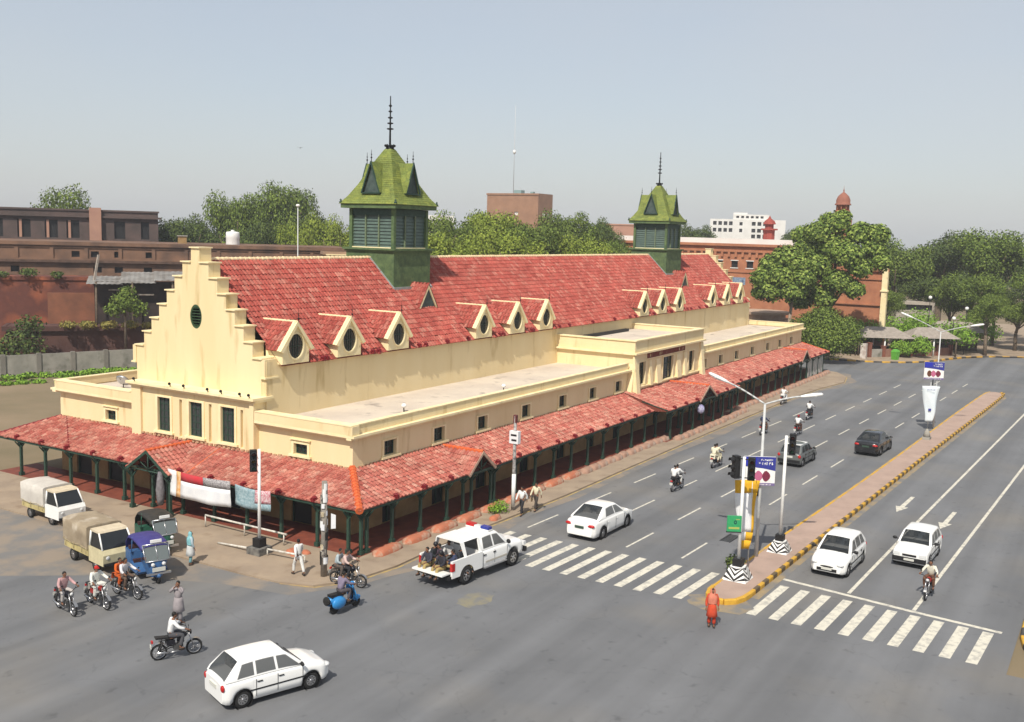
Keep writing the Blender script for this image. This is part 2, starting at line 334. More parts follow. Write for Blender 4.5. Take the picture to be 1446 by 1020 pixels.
# skid and oil patches, manhole
OIL = mat('oily_asphalt', (.06, .06, .062), (.10, .10, .10), .8, 1.2, contrast=(.45, .6))
def blob(name, cx, cy, rx, ry, z, m, a=0, n=22, **k):
    pts = []
    for i in range(n):
        t = 2*pi*i/n; r = 1+.16*random.uniform(-1, 1); x, y = rx*r*cos(t), ry*r*sin(t)
        pts.append((cx+x*cos(a)-y*sin(a), cy+x*sin(a)+y*cos(a)))
    return sheet(name, pts, z, m, **k)
blob('dust_patch', -1.2, -7.7, 1.1, .7, .0035, mat('yellow_dust_patch', (.22, .20, .14), (.16, .16, .16), .95, 1.5, contrast=(.4, .6)))
t = thing('drain_grate', 'dark drain grate in the asphalt left of the first median signal', 'grate', (14.2, -14.3, .004), -.04); b = MB()
for k in range(7): b.box(k*.22, k*.22+.12, 0, .5, 0, .01)
b.box(-.05, 1.6, -.06, -.002, 0, .012); b.box(-.05, 1.6, .502, .56, 0, .012); b.build('bars', IRON, t)
# ------------------------------------------------------------------ median
ML = [(6.4, -16.2), (10, -16.3), (17, -16.55), (29.3, -17.15), (46, -17.8), (67.2, -18.5), (84, -19.2), (86.5, -19.6)]
MR = [(6.4, -17.95), (10, -18.08), (17.6, -18.34), (28, -18.78), (41.4, -19.3), (56.2, -19.95), (84, -21.1), (86.5, -20.7)]
nose = [(5.6, -17.85), (5.0, -17.55), (4.8, -17.05), (5.0, -16.55), (5.6, -16.25)]
med = link('median_island', None, kind='structure')
loop = ML[::-1]+nose[::-1]+MR
zt = .2
mb = MB(); mb.poly([(x, y, zt-.02) for x, y in (ML+[(86.9, -20.1)]+MR[::-1]+nose)]); mb.build('median_paving', MEDTOP, med)
def kerb_blocks(pts, w, z1, seg, parent, cols, name='kerb_stone', z0=-.02, off=0, lim=300):
    """alternating painted blocks along a polyline; each its own part, sharing meshes"""
    L = [0]
    for a, b in zip(pts, pts[1:]): L.append(L[-1]+math.dist(a, b))
    cache = {}; s_ = 0; k = 0; rest = MB()
    def at(t):
        t = min(max(t, 0), L[-1])
        for i in range(len(L)-1):
            if t <= L[i+1]+1e-9:
                f = (t-L[i])/max(L[i+1]-L[i], 1e-9); return V(pts[i][0]+(pts[i+1][0]-pts[i][0])*f, pts[i][1]+(pts[i+1][1]-pts[i][1])*f, 0)
        return V(*pts[-1], 0)
    while s_ < L[-1]-.05:
        e = min(s_+seg, L[-1]); a, b = at(s_), at(e); ln = (b-a).length; c = cols[k % len(cols)]
        key = (round(ln, 1), k % len(cols))
        if key not in cache:
            m_ = MB(); h = ln/2-.006; ww = w/2
            m_.prism([(-h, -ww, z0), (-h, ww, z0), (-h, ww, z1-.04), (-h, ww-.04, z1), (-h, -ww+.04, z1), (-h, -ww, z1-.04)], (2*h, 0, 0)); cache[key] = m_.mesh(name, c)
        link(name, cache[key], parent, (a+b)/2, math.atan2((b-a).y, (b-a).x)); s_ = e; k += 1
PB = mat('brown_black_kerb_paint', (.085, .06, .035), (.15, .11, .06), .85, 4)
kerb_blocks(smooth_path([(x, y) for x, y in MR], 3), .2, .24, .62, med, [PAINTY, PB])
kerb_blocks(smooth_path(ML, 3), .16, .215, .9, med, [PAINTY, mat('faded_kerb', (.50, .32, .10), (.32, .24, .14), .9, 3), PAINTY])
kerb_blocks(smooth_path([MR[0]]+nose+[ML[0]], 3), .2, .25, .6, med, [PAINTY])
mb = MB(); ribbon(mb, [(x, y-.28) for x, y in MR], .36, .005)
mb.build('yellow_edge_dust', mat('yellow_dust', (.32, .24, .13), (.165, .165, .165), .95, .9, contrast=(.35, .62)), kind='structure')
mb = MB(); ribbon(mb, [(x, y+.2) for x, y in ML], .25, .005); mb.build('yellow_edge_dust', MATS['yellow_dust'], kind='structure')
blob('dust_patch', 4.9, -17.1, 1.25, 1.5, .0045, MATS['yellow_dust'])
# ------------------------------------------------------------------ far kerb, right-hand footpath
fk = [(106.2, 60), (106.2, 3), (107.2, -1.8), (109.3, -5.4), (113.5, -8.6), (121.5, -11.3), (127, -14.6), (131, -20.5), (131.3, -30), (130, -50), (125, -90)]
fkr = link('far_kerb', None, kind='structure')
kerb_blocks(smooth_path(fk[1:], 3), .3, .2, 1.15, fkr, [PAINTY, PAINTB])
mb = MB(); o = fk; mb.poly([(x, y, .15) for x, y in fk]+[(200, -90, .15), (200, 60, .15)]); mb.build('park_pavement', DUST, kind='structure')
rk = [(7, -70), (7, -30.5), (8.5, -29.2), (30, -29.6), (60, -30.6), (105, -32.6), (110, -35.5), (111.5, -41), (111.5, -70)]
rkr = link('right_kerb', None, kind='structure')
kerb_blocks(smooth_path(rk[1:], 3), .2, .2, 1.0, rkr, [PAINTY, PAINTB])
mb = MB(); mb.poly([(x, y, .14) for x, y in rk]); mb.build('right_pavement', DUST, kind='structure')
# ================================================================== THE MARKET BUILDING
XL = 92.8; D0 = 2.86; YW = 27.7; ZE = 2.5; ZT = 3.68; XE = XL-D0; YC = 15.28
mk = thing('market_building', 'long cream market hall with red tiled roofs, stepped gables and two green towers', 'building')
# --- lower wings
WX = [6.05, 10.8, 15.6, 21.1, 26.4, 31.3, 35.9]; WX = WX+[91.4-(x-.0) for x in WX[::-1]]
BX0, BX1 = 37.9, 53.4
fr = MB()
up_h = [(x-.55, x+.55, 3.95, 4.8) for x in WX]
door_h = [(x-.6, x+.6, .08, 2.15) for x in WX+[44.0, 47.3]]
holes_wall(fr, (0, D0, 0), (1, 0, 0), (0, -1, 0), D0, XE, 2.62, 5.55, up_h)
fr.build('wing_wall', STUC, mk)
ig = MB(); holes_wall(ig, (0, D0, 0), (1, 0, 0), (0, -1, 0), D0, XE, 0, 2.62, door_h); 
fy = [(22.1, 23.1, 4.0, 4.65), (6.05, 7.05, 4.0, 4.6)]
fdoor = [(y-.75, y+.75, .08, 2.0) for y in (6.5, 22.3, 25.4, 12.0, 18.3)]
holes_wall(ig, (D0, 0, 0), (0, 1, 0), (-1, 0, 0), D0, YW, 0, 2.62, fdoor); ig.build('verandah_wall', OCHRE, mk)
fw_ = MB(); holes_wall(fw_, (D0, 0, 0), (0, 1, 0), (-1, 0, 0), D0, 9.75, 2.62, 5.55, fy[1:]); fw_.build('wing_wall', STUC, mk); fw_ = MB(); holes_wall(fw_, (D0, 0, 0), (0, 1, 0), (-1, 0, 0), 20.05, YW, 2.62, 5.55, fy[:1]); fw_.build('wing_wall', STUC, mk)
bk = MB(); bk.quad((D0, YW, 0), (XE, YW, 0), (XE, YW, 5.55), (D0, YW, 5.55)); bk.build('wing_wall', STUC, mk); bk = MB(); bk.quad((XE, D0, 0), (XE, YW, 0), (XE, YW, 5.55), (XE, D0, 5.55)); bk.build('wing_wall', STUC, mk)
# flat roof decks
dk = MB(); dk.quad((D0+.1, D0+.1, 5.52), (XE-.1, D0+.1, 5.52), (XE-.1, 9.74, 5.52), (D0+.1, 9.74, 5.52)); dk.quad((D0+.1, 20.8, 5.52), (XE-.1, 20.8, 5.52), (XE-.1, YW-.1, 5.52), (D0+.1, YW-.1, 5.52)); dk.build('flat_roof', DECK, mk)
# parapets and cornices
def cornice(O, U, N, u0, u1, z0=5.46, parent=mk, h=.62, out=.42, tr=STUC2, flush=0):
    m_ = MB(); obox(m_, O, U, N, u0-.0, u1, z0, z0+.13, -.1, out); obox(m_, O, U, N, u0, u1, z0-.12, z0-.002, -.1, out*.55); m_.build('cornice', tr, parent)
    m_ = MB(); obox(m_, O, U, N, u0+(.1 if not flush else .003), u1-(.1 if not flush else .003), z0+.132, z0+h, -.18, .12 if not flush else out-.012); m_.build('parapet', STUC, parent)
    m_ = MB(); obox(m_, O, U, N, u0+.06, u1-.06, z0+h+.002, z0+h+.06, -.22, .16 if not flush else out+.01); m_.build('coping', tr, parent)
Yd = (0, D0, 0)
cornice((0, D0, 0), (1, 0, 0), (0, -1, 0), D0-.42, BX0-.3); cornice((0, D0, 0), (1, 0, 0), (0, -1, 0), BX1+.3, XE+.42)
cornice((D0, 0, 0), (0, 1, 0), (-1, 0, 0), D0-.31, 9.7, h=.625, out=.425, flush=1); cornice((D0, 0, 0), (0, 1, 0), (-1, 0, 0), 20.1, YW-.11, h=.625, out=.425, flush=1)
cornice((0, YW, 0), (1, 0, 0), (0, 1, 0), D0-.42, XE+.42); cornice((XE, 0, 0), (0, 1, 0), (1, 0, 0), D0+.11, YW-.11, h=.625, out=.425)
# windows: frame, sill, grille, glass
def window(O, U, N, u0, u1, z0, z1, depth=.22, frame=WHITE, bars=2, rows=2, sill=True, trim=True, glass=GLASS, parent=mk, ft=.05, hood=False):
    w = MB(); obox(w, O, U, N, u0, u1, z0, z1, -depth-.03, -depth); wo = w.build('window', glass, parent)
    f = MB(); d0, d1 = -depth+.002, -depth+.05
    obox(f, O, U, N, u0, u0+ft, z0, z1, d0, d1); obox(f, O, U, N, u1-ft, u1, z0, z1, d0, d1); obox(f, O, U, N, u0+ft, u1-ft, z0, z0+ft, d0, d1); obox(f, O, U, N, u0+ft, u1-ft, z1-ft, z1, d0, d1)
    for i in range(1, bars): u = u0+(u1-u0)*i/bars; obox(f, O, U, N, u-ft/3, u+ft/3, z0+ft, z1-ft, d0, d1-.015)
    for i in range(1, rows): z = z0+(z1-z0)*i/rows; obox(f, O, U, N, u0+ft, u1-ft, z-ft/3, z+ft/3, d0, d1-.02)
    f.build('frame', frame, wo)
    if trim:
        t = MB(); obox(t, O, U, N, u0-.17, u0-.002, z0-.02, z1+.1, -.02, .06); obox(t, O, U, N, u1+.002, u1+.17, z0-.02, z1+.1, -.02, .06); obox(t, O, U, N, u0-.001, u1+.001, z1+.002, z1+.1, -.02, .055); t.build('surround', STUC2, wo)
    if sill:
        t = MB(); obox(t, O, U, N, u0-.3, u1+.3, z0-.14, z0-.022, -.05, .16); t.build('sill', STUC2, wo)
    if hood:
        t = MB(); obox(t, O, U, N, u0-.25, u1+.25, z1+.2, z1+.26, -.02, .12); t.build('hood', STUC2, wo)
    return wo
for x in WX: window((0, D0, 0), (1, 0, 0), (0, -1, 0), x-.55, x+.55, 3.95, 4.8, frame=GREENP)
for a, b, c, d in fy: window((D0, 0, 0), (0, 1, 0), (-1, 0, 0), a, b, c, d, frame=GREENP, hood=True)
for a, b, c, d in door_h:
    m_ = MB(); obox(m_, (0, D0, 0), (1, 0, 0), (0, -1, 0), a, b, c, d, -.26, -.2); dd = m_.build('door', BLACKP, mk)
    m_ = MB(); O, U, N = (0, D0, 0), (1, 0, 0), (0, -1, 0); obox(m_, O, U, N, a, a+.08, c, d, -.198, -.1); obox(m_, O, U, N, b-.08, b, c, d, -.198, -.1); obox(m_, O, U, N, (a+b)/2-.04, (a+b)/2+.04, c, d, -.198, -.12); m_.build('frame', GREENP, dd)
for a, b, c, d in fdoor:
    m_ = MB(); obox(m_, (D0, 0, 0), (0, 1, 0), (-1, 0, 0), a, b, c, d, -.26, -.2); dd = m_.build('door', BLACKP, mk)
    m_ = MB(); O, U, N = (D0, 0, 0), (0, 1, 0), (-1, 0, 0); obox(m_, O, U, N, a, a+.08, c, d, -.198, -.1); obox(m_, O, U, N, b-.08, b, c, d, -.198, -.1); obox(m_, O, U, N, a+.079, b-.079, d-.08, d-.001, -.197, -.101); m_.build('frame', GREENP, dd)
# --- front block under the gable
FX = 2.58
fb = MB(); GW = [(16.75, 17.85, 4.02, 6.08), (14.0, 15.1, 4.02, 6.08), (11.35, 12.45, 4.02, 6.08)]
REC = [(15.75, 15.98, 3.85, 6.1), (13.25, 13.48, 3.85, 6.1), (10.7, 10.9, 3.85, 6.05)]
holes_wall(fb, (FX, 0, 0), (0, 1, 0), (-1, 0, 0), 9.72, 20.08, 2.62, 6.7, GW+REC, .2)
fb.quad((FX, 9.72, 2.62), (3.6, 9.72, 2.62), (3.6, 9.72, 6.7), (FX, 9.72, 6.7)); fb.quad((FX, 20.08, 2.62), (3.6, 20.08, 2.62), (3.6, 20.08, 6.7), (FX, 20.08, 6.7))
for a, b, c, d in REC: obox(fb, (FX, 0, 0), (0, 1, 0), (-1, 0, 0), a, b, c, d, -.22, -.19)
fb.build('gable_block_wall', STUC, mk)
for y0, y1 in ((19.25, 20.08), (9.72, 10.05)):
    m_ = MB(); obox(m_, (FX, 0, 0), (0, 1, 0), (-1, 0, 0), y0, y1, 2.9, 6.56, .002, .16); m_.build('pilaster', STUC, mk)
for a, b, c, d in GW: window((FX, 0, 0), (0, 1, 0), (-1, 0, 0), a, b, c, d, frame=GREENP, depth=.16, bars=3, rows=5, sill=True, ft=.07, glass=mat('grey_louvre_glass', (.05, .055, .055), (.03, .035, .035), .35, 8))
m_ = MB(); obox(m_, (FX, 0, 0), (0, 1, 0), (-1, 0, 0), 9.5, 20.3, 6.72, 6.86, -1.2, .42); obox(m_, (FX, 0, 0), (0, 1, 0), (-1, 0, 0), 9.55, 20.25, 6.58, 6.718, -1.15, .25); m_.build('cornice', STUC2, mk)
# cornice bracket bulbs / floodlights
for y in (19.6, 16.4, 15.2, 13.2, 12.1, 10.6, 9.9):
    m_ = MB(); m_.tube((FX-.3, y, 6.86), (FX-.3, y, 7.0), .03); m_.ball((FX-.36, y, 7.04), .09, n=8, k=5); m_.build('floodlight', IRON, mk)
# --- stepped gables
def gable(x, face, parent):
    """x outer plane, face=-1 faces -X"""
    g_ = MB(); steps = [(1.10+.703*i, 14.23-.881*i) for i in range(7)]
    prof = [(.36, 15.08)]+steps       # half width, top z
    pts = [(-5.32, 6.0), ]
    outl = []
    zs = [p[1] for p in prof]; hs = [p[0] for p in prof]
    R_ = []
    for i, (h, z) in enumerate(prof):
        R_.append((h, z)); R_.append((h, zs[i+1] if i+1 < len(prof) else 6.0))
    full = [(-a, b) for a, b in R_[::-1]]+R_
    x2 = x-face*.9
    # split wall face with oval hole
    oz, orx, orz = 11.05, .5, .72
    def ring(xx): return [(xx, YC+orx*cos(2*pi*i/24), oz+orz*sin(2*pi*i/24)) for i in range(24)]
    # face: strips per step (rect columns) so that quads stay planar; the oval sits in the centre column
    for xx in (x, x2):
        for i, (h, z) in enumerate(prof):
            lo = hs[i-1] if i else .0
            if i <= 1: continue
            for s_ in (-1, 1): g_.quad((xx, YC+s_*lo, 6), (xx, YC+s_*h, 6), (xx, YC+s_*h, z), (xx, YC+s_*lo, z))
        h1 = hs[1]
        g_.quad((xx, YC-hs[0], zs[1]), (xx, YC+hs[0], zs[1]), (xx, YC+hs[0], zs[0]), (xx, YC-hs[0], zs[0]))
        g_.quad((xx, YC-h1, 12.1), (xx, YC+h1, 12.1), (xx, YC+h1, zs[1]), (xx, YC-h1, zs[1])); g_.quad((xx, YC-h1, 6), (xx, YC+h1, 6), (xx, YC+h1, 10), (xx, YC-h1, 10))
        rg = ring(xx)
        sq = []
        for (p, yy, zz) in rg:
            dy, dz = yy-YC, zz-oz; k = min(h1/max(abs(dy), 1e-6), 1.05/max(abs(dz), 1e-6)); sq.append((xx, YC+dy*k, oz+dz*k))
        for i in range(24): g_.quad(rg[i], rg[(i+1) % 24], sq[(i+1) % 24], sq[i])
        # corners of the square
        for cy in (-1, 1):
            for cz in (-1, 1):
                cor = (xx, YC+cy*h1, oz+cz*1.05); near = sorted(range(24), key=lambda i: math.dist(sq[i], cor))[:2]
                g_.add([cor, sq[near[0]], sq[near[1]]], [(0, 1, 2)])
    ra, rb = ring(x), ring(x2)
    for i in range(24): g_.quad(ra[i], ra[(i+1) % 24], rb[(i+1) % 24], rb[i])
    for i in range(len(full)-1):
        (a, b), (c, d) = full[i], full[i+1]
        g_.quad((x, YC+a, b), (x, YC+c, d), (x2, YC+c, d), (x2, YC+a, b))
    g_.build('gable_wall', STUC, parent)
    for i, (h, z) in enumerate(prof):          # capping slabs
        lo = hs[i-1] if i else -h
        for s_ in ((1, -1) if i else (1,)):
            m_ = MB(); y0, y1 = sorted((YC+s_*(lo+(.003 if i else 0)), YC+s_*(h+.1)));
            if i == 0: y0, y1 = YC-h-.07, YC+h+.07
            xa, xb = sorted((x+face*.1, x2-face*.06)); m_.box(xa, xb, y0, y1, z+.002, z+.075); m_.build('step_cap', STUC2, parent)
    for s_ in (1, -1):
        m_ = MB(); xa, xb = sorted((x+face*.05, x2)); y0, y1 = sorted((YC+s_*5.323, YC+s_*5.62)); m_.box(xa, xb, y0, y1, 7.95, 8.94); m_.build('gable_corbel', STUC, parent)
        m_ = MB(); y0, y1 = sorted((YC+s_*5.323, YC+s_*5.72)); m_.box(xa-.06, xb+.06, y0, y1, 7.85, 7.948); m_.build('step_cap', STUC2, parent)
    # oval louvre
    lv = MB(); xl = x-face*.3
    lv.poly([(xl, YC+orx*.99*cos(2*pi*i/24), oz+orz*.99*sin(2*pi*i/24)) for i in range(24)]); ov = lv.build('oval_window', GLASS, parent)
    rr = MB(); xa = x-face*.02
    for i in range(24):
        a, b = 2*pi*i/24, 2*pi*(i+1)/24
        P = lambda t, k, xx: (xx, YC+orx*k*cos(t), oz+orz*k*sin(t))
        rr.quad(P(a, 1.0, xa), P(b, 1.0, xa), P(b, .82, xa), P(a, .82, xa)); rr.quad(P(a, .82, xa), P(b, .82, xa), P(b, .82, xl), P(a, .82, xl))
    for k in range(-3, 4):
        z = oz+k*.17; w = orx*.85*math.sqrt(max(0, 1-((z-oz)/orz)**2)); rr.box(min(xl, xa), max(xl, xa), YC-w, YC+w, z-.015, z+.015)
    rr.build('frame', mat('oval_green', (.05, .10, .04), (.03, .06, .03), .6, 5), ov)
gable(3.3, -1, mk); gable(89.5, 1, mk)
# hall side walls
HX0, HX1 = 4.2, 88.6
hw = MB(); hw.quad((HX0-.4, 9.62, 5), (HX1+.4, 9.62, 5), (HX1+.4, 9.62, 8.9), (HX0-.4, 9.62, 8.9)); hw.box(3.35, 4.3, 9.625, 10.2, 5, 8.85); hw.box(88.5, 89.45, 9.625, 10.2, 5, 8.85); hw.quad((HX0, 20.82, 5), (HX1, 20.82, 5), (HX1, 20.82, 9.02), (HX0, 20.82, 9.02)); hw.build('hall_wall', STUC, mk)
# ------------------------------------------------------------------ tile roofs
def tile_verts(w=.31, ln=.42, lip=.045):
    P = [(0, .0), (.05, .062), (.11, .078), (.17, .05), (.23, .004), (w, .0)]
    vs = [(x-w/2, 0, z+lip) for x, z in P]+[(x-w/2, ln, z+.004) for x, z in P]+[(x-w/2, 0, .0) for x, z in P]
    n = len(P); fs = [(i, i+1, n+i+1, n+i) for i in range(n-1)]+[(2*n+i, 2*n+i+1, i+1, i) for i in range(n-1)]
    return vs, fs
TV, TF = tile_verts()
def tile_frames(P0, U, Vh, rise, ulen, depth, clip, w=.30, ex=.345):
    """P0 eave start, U along eave, Vh horizontal inward unit; yields (matrix)"""
    P0, U, Vh = Vector(P0), Vector(U).normalized(), Vector(Vh).normalized()
    slope = math.hypot(depth, rise); up_ = (Vh*depth+V(0, 0, rise))/slope; N = U.cross(up_)
    if N.z < 0: N = -N
    rows = int(slope/ex)+1; out = []
    for r in range(rows):
        s_ = r*ex
        for c in range(int(ulen/w)+2):
            u = (c+.5)*w; h = (s_+ex*.5)*depth/slope
            if s_+ex*.4 > slope: continue
            if not clip(u, h): continue
            j = random.uniform(-.010, .010); t = random.uniform(-.012, .012)
            q_ = random.random(); sl_ = -.06 if q_ < .02 else 0      # a few slipped tiles
            p = P0+U*(u+j)+up_*(s_-.03+sl_+random.uniform(-.008, .008))+N*(.012+random.uniform(0, .018))
            U2 = (U+up_*t).normalized(); up2_ = N.cross(U2) if (N.cross(U2)).dot(up_) > 0 else -(N.cross(U2))
            out.append(Matrix(((U2.x, up2_.x, N.x, p.x), (U2.y, up2_.y, N.y, p.y), (U2.z, up2_.z, N.z, p.z), (0, 0, 0, 1))))
    return out
def tiles_mesh(frames, name, m, parent, **k):
    mb = MB()
    for M_ in frames: mb.add([M_ @ Vector(v) for v in TV], TF)
    return mb.build(name, m, parent, weld=False, recalc=False, **k)
SL = (14.41-8.96)/(YC-9.74); EY = 9.3; EZ = 8.96-(9.74-EY)*SL; RD = YC-EY; RR = 14.41-EZ
UNDER = mat('roof_underlay', (.20, .05, .035), rough=.9)
m_ = MB(); m_.quad((HX0, EY, EZ), (HX1, EY, EZ), (HX1, YC, 14.41), (HX0, YC, 14.41)); m_.quad((HX0, 2*YC-EY, EZ), (HX1, 2*YC-EY, EZ), (HX1, YC, 14.41), (HX0, YC, 14.41)); hallroof = m_.build('hall_roof', UNDER, mk)
DX = [5.75, 10.5, 15.5, 25.95, 30.85, 35.5, 55.6, 60.2, 64.9, 75.1, 80.1, 84.9]
TX = [21.6, 71.6]; TH = 2.2
zroof = lambda y: EZ+(y-EY)*SL
SLIP = random.Random(12)
def clip_main(u, h):
    x = HX0+u; y = EY+h
    for d in DX:
        if abs(x-d+.42) < max(0, min(1.3, (10.75-zroof(y))*.95)) and y < 11.9: return False
    for t in TX:
        if abs(x-t) < TH and y > YC-TH: return False
    return x < HX1
tiles_mesh(tile_frames((HX0, EY, EZ), (1, 0, 0), (0, 1, 0), RR, HX1-HX0, RD, clip_main, ex=.415), 'roof_tiles', TILE, hallroof, kind='stuff')
tiles_mesh(tile_frames((HX0, 2*YC-EY, EZ), (1, 0, 0), (0, -1, 0), RR, HX1-HX0, RD, lambda u, h: all(abs(HX0+u-t) > TH or h < RD-TH for t in TX) and u < HX1-HX0, w=.31, ex=.36), 'roof_tiles', TILE, hallroof, kind='stuff')
rd = MB()
x = HX0
while x < HX1-.3:
    if all(abs(x+.2-t) > 2.25 for t in TX):
        T = Matrix.Translation((x, YC+random.uniform(-.02, .02), 14.40+random.uniform(0, .02)))
        rd.lathe([(.13, 0), (.15, .02), (.115, .40)], n=8, axis='x', T=T, smooth=False)
    x += .37
rd.build('ridge_tiles', RIDGET, hallroof, kind='stuff')
# gutter ornaments on the hall eave
orn = MB(); orn.box(-.16, .16, -.10, .12, -.10, .10); orn.box(-.09, .09, -.17, -.102, -.06, .16); orn.lathe([(.12, .10), (.15, .16), (.05, .24)], n=6, smooth=False); orn.box(-.24, -.162, -.06, .1, -.03, .06); orn.box(.162, .24, -.06, .1, -.03, .06)
orn_me = orn.mesh('eave_ornament', MAROON)
for i, a in enumerate(DX):
    for b in (a-2.45, a+1.95):
        if b > HX0+.5 and all(abs(b-d) > 1.6 for d in DX) : link('eave_ornament', orn_me, mk, (b, EY+.02, EZ+.1))
for b in (18.2, 20.8, 23.5, 39.3, 43.8, 48.4, 51.8, 68, 70.5, 73): link('eave_ornament', orn_me, mk, (b, EY+.02, EZ+.1))
# --- dormers
def dormer():
    """returns list of (name, mesh, parentkey); local origin at x centre, y=0 at face plane, z=0 at world 8.96"""
    hw_, zb, zs, za = 1.10, -.34, .55, 1.98
    oz, rx, rz = .66, .62, .72
    f = MB(); n = 24
    out = [(-hw_, zb), (hw_, zb), (hw_, zs), (0, za-.1), (-hw_, zs)]
    ring = [(rx*cos(2*pi*i/n), oz+rz*sin(2*pi*i/n)) for i in range(n)]
    # radial projection onto outline
    def ray(a):
        dx, dz = cos(a), sin(a); best = 9
        for (x1, z1), (x2, z2) in zip(out, out[1:]+out[:1]):
            ex, ez = x2-x1, z2-z1; den = dx*ez-dz*ex
            if abs(den) < 1e-9: continue
            t = ((x1)*ez-(z1-oz)*ex)/den; s_ = ((x1)*dz-(z1-oz)*dx)/den
            if t > 0 and -1e-6 <= s_ <= 1+1e-6: best = min(best, t)
        return (dx*best, oz+dz*best)
    angs = sorted([2*pi*i/n for i in range(n)]+[math.atan2(z-oz, x) % (2*pi) for x, z in out])
    for a, b in zip(angs, angs[1:]+[angs[0]+2*pi]):
        p, q = ray(a), ray(b % (2*pi)); r1, r2 = (rx*cos(a), oz+rz*sin(a)), (rx*cos(b), oz+rz*sin(b))
        f.quad((p[0], 0, p[1]), (q[0], 0, q[1]), (r2[0], 0, r2[1]), (r1[0], 0, r1[1]))
    f.quad((-hw_, 0, zb), (hw_, 0, zb), (hw_, .7, zb), (-hw_, .7, zb))
    for s_ in (-1, 1): f.quad((s_*hw_, 0, zb), (s_*hw_, 0, zs), (s_*hw_, 1.3, zs), (s_*hw_, 1.3, zb))
    for i in range(n):
        a, b = 2*pi*i/n, 2*pi*(i+1)/n
        f.quad((rx*cos(a), 0, oz+rz*sin(a)), (rx*cos(b), 0, oz+rz*sin(b)), (rx*cos(b), .12, oz+rz*sin(b)), (rx*cos(a), .12, oz+rz*sin(a)))
    parts = [('dormer', f, STUC2, 0)]
    r_ = MB()
    for i in range(n):
        a, b = 2*pi*i/n, 2*pi*(i+1)/n; P = lambda t, k, y: (rx*k*cos(t), y, oz+rz*k*sin(t))
        r_.quad(P(a, 1, -.04), P(b, 1, -.04), P(b, 1.12, -.04), P(a, 1.12, -.04)); r_.quad(P(a, 1.12, -.04), P(b, 1.12, -.04), P(b, 1.12, 0), P(a, 1.12, 0)); r_.quad(P(a, 1, -.04), P(b, 1, -.04), P(b, 1, 0.02), P(a, 1, 0.02))
    parts.append(('surround', r_, STUC2, 1))
    g_ = MB(); g_.poly([(rx*1.0*cos(2*pi*i/n), .08, oz+rz*1.0*sin(2*pi*i/n)) for i in range(n)]); parts.append(('oval_window', g_, GLASS, 1))
    g_ = MB()
    for k in (-.2, 0, .2): g_.box(k-.012, k+.012, .05, .075, oz-rz*.9, oz+rz*.9)
    g_.box(-rx*.97, rx*.97, .045, .07, oz-.015, oz+.015); parts.append(('window_bars', g_, GREENP, 1))
    # bargeboard + roof
    b_ = MB(); ea, ez_ = 1.40, .46
    for s_ in (-1, 1):
        p = [(s_*ea, -.16, ez_), (0, -.16, za+.15), (0, -.16, za-.12), (s_*(ea-.24), -.16, ez_-.10)]
        b_.prism([(x, y, z) for x, y, z in p], (0, .155, 0))
        b_.prism([(s_*ea, .0, ez_+.02), (0, .0, za+.19), (0, .0, za+.05), (s_*(ea-.1), .0, ez_-.02)], (0, .2, 0))
    parts.append(('bargeboard', b_, STUC2, 1))
    rf = MB(); lx = ea-.04
    for s_ in (-1, 1):
        yb = lambda z: (z-.0)/SL+.5      # where hall roof reaches height z above local 0
        z1 = za+.1; z0 = ez_+.04
        rf.add([(0, -.02, z1), (s_*lx, -.02, z0), (s_*lx, (z0)/SL+.52, z0), (0, (z1)/SL+.5, z1)], [(0, 1, 2, 3)])
    parts.append(('dormer_roof', rf, UNDER, 1))
    fi = MB(); fi.tube((0, -.2, za+.1), (0, -.2, za+.85), .022, .012, 6); fi.ball((0, -.2, za+.3), .06, n=6, k=4); fi.ball((0, -.2, za+.5), .04, n=6, k=4); parts.append(('finial', fi, IRON, 1))
    rt_ = MB(); y = -.1
    while y < (za)/SL+.38: rt_.lathe([(.085, 0), (.10, .02), (.075, .33)], n=6, axis='y', T=Matrix.Translation((0, y, za+.10)), smooth=False); y += .3
    parts.append(('ridge_tiles', rt_, RIDGET, 1))
    return parts
def slope_tiles_local(za, z0, lx, yf, sgn):
    """tiles on a small gable roof side: ridge along +y"""
    return tile_frames((sgn*lx, yf if sgn < 0 else yf, z0), (0, 1, 0), (-sgn, 0, 0), za-z0, 3.2, lx, lambda u, h: (yf+u) < (z0+(za-z0)*h/lx)/SL+.5)
dparts = dormer(); dmesh = {}
dt = MB()
for sg in (-1, 1):
    for M_ in slope_tiles_local(2.02, .46, 1.30, .14, sg): dt.add([M_ @ Vector(v) for v in TV], TF)
dtm = dt.mesh('dormer_tiles', TILE)
dms = [(nm, mb_.mesh(nm, mt), lv) for nm, mb_, mt, lv in dparts]
for x in DX:
    root = None
    for nm, me, lv in dms:
        if lv == 0: root = link(nm, me, mk, (x-.42, 9.24, 8.96))
        else:
            o = link(nm, me, root)
            if nm in ('ridge_tiles',): o['kind'] = 'stuff'
    link('roof_tiles', dtm, root, kind='stuff')
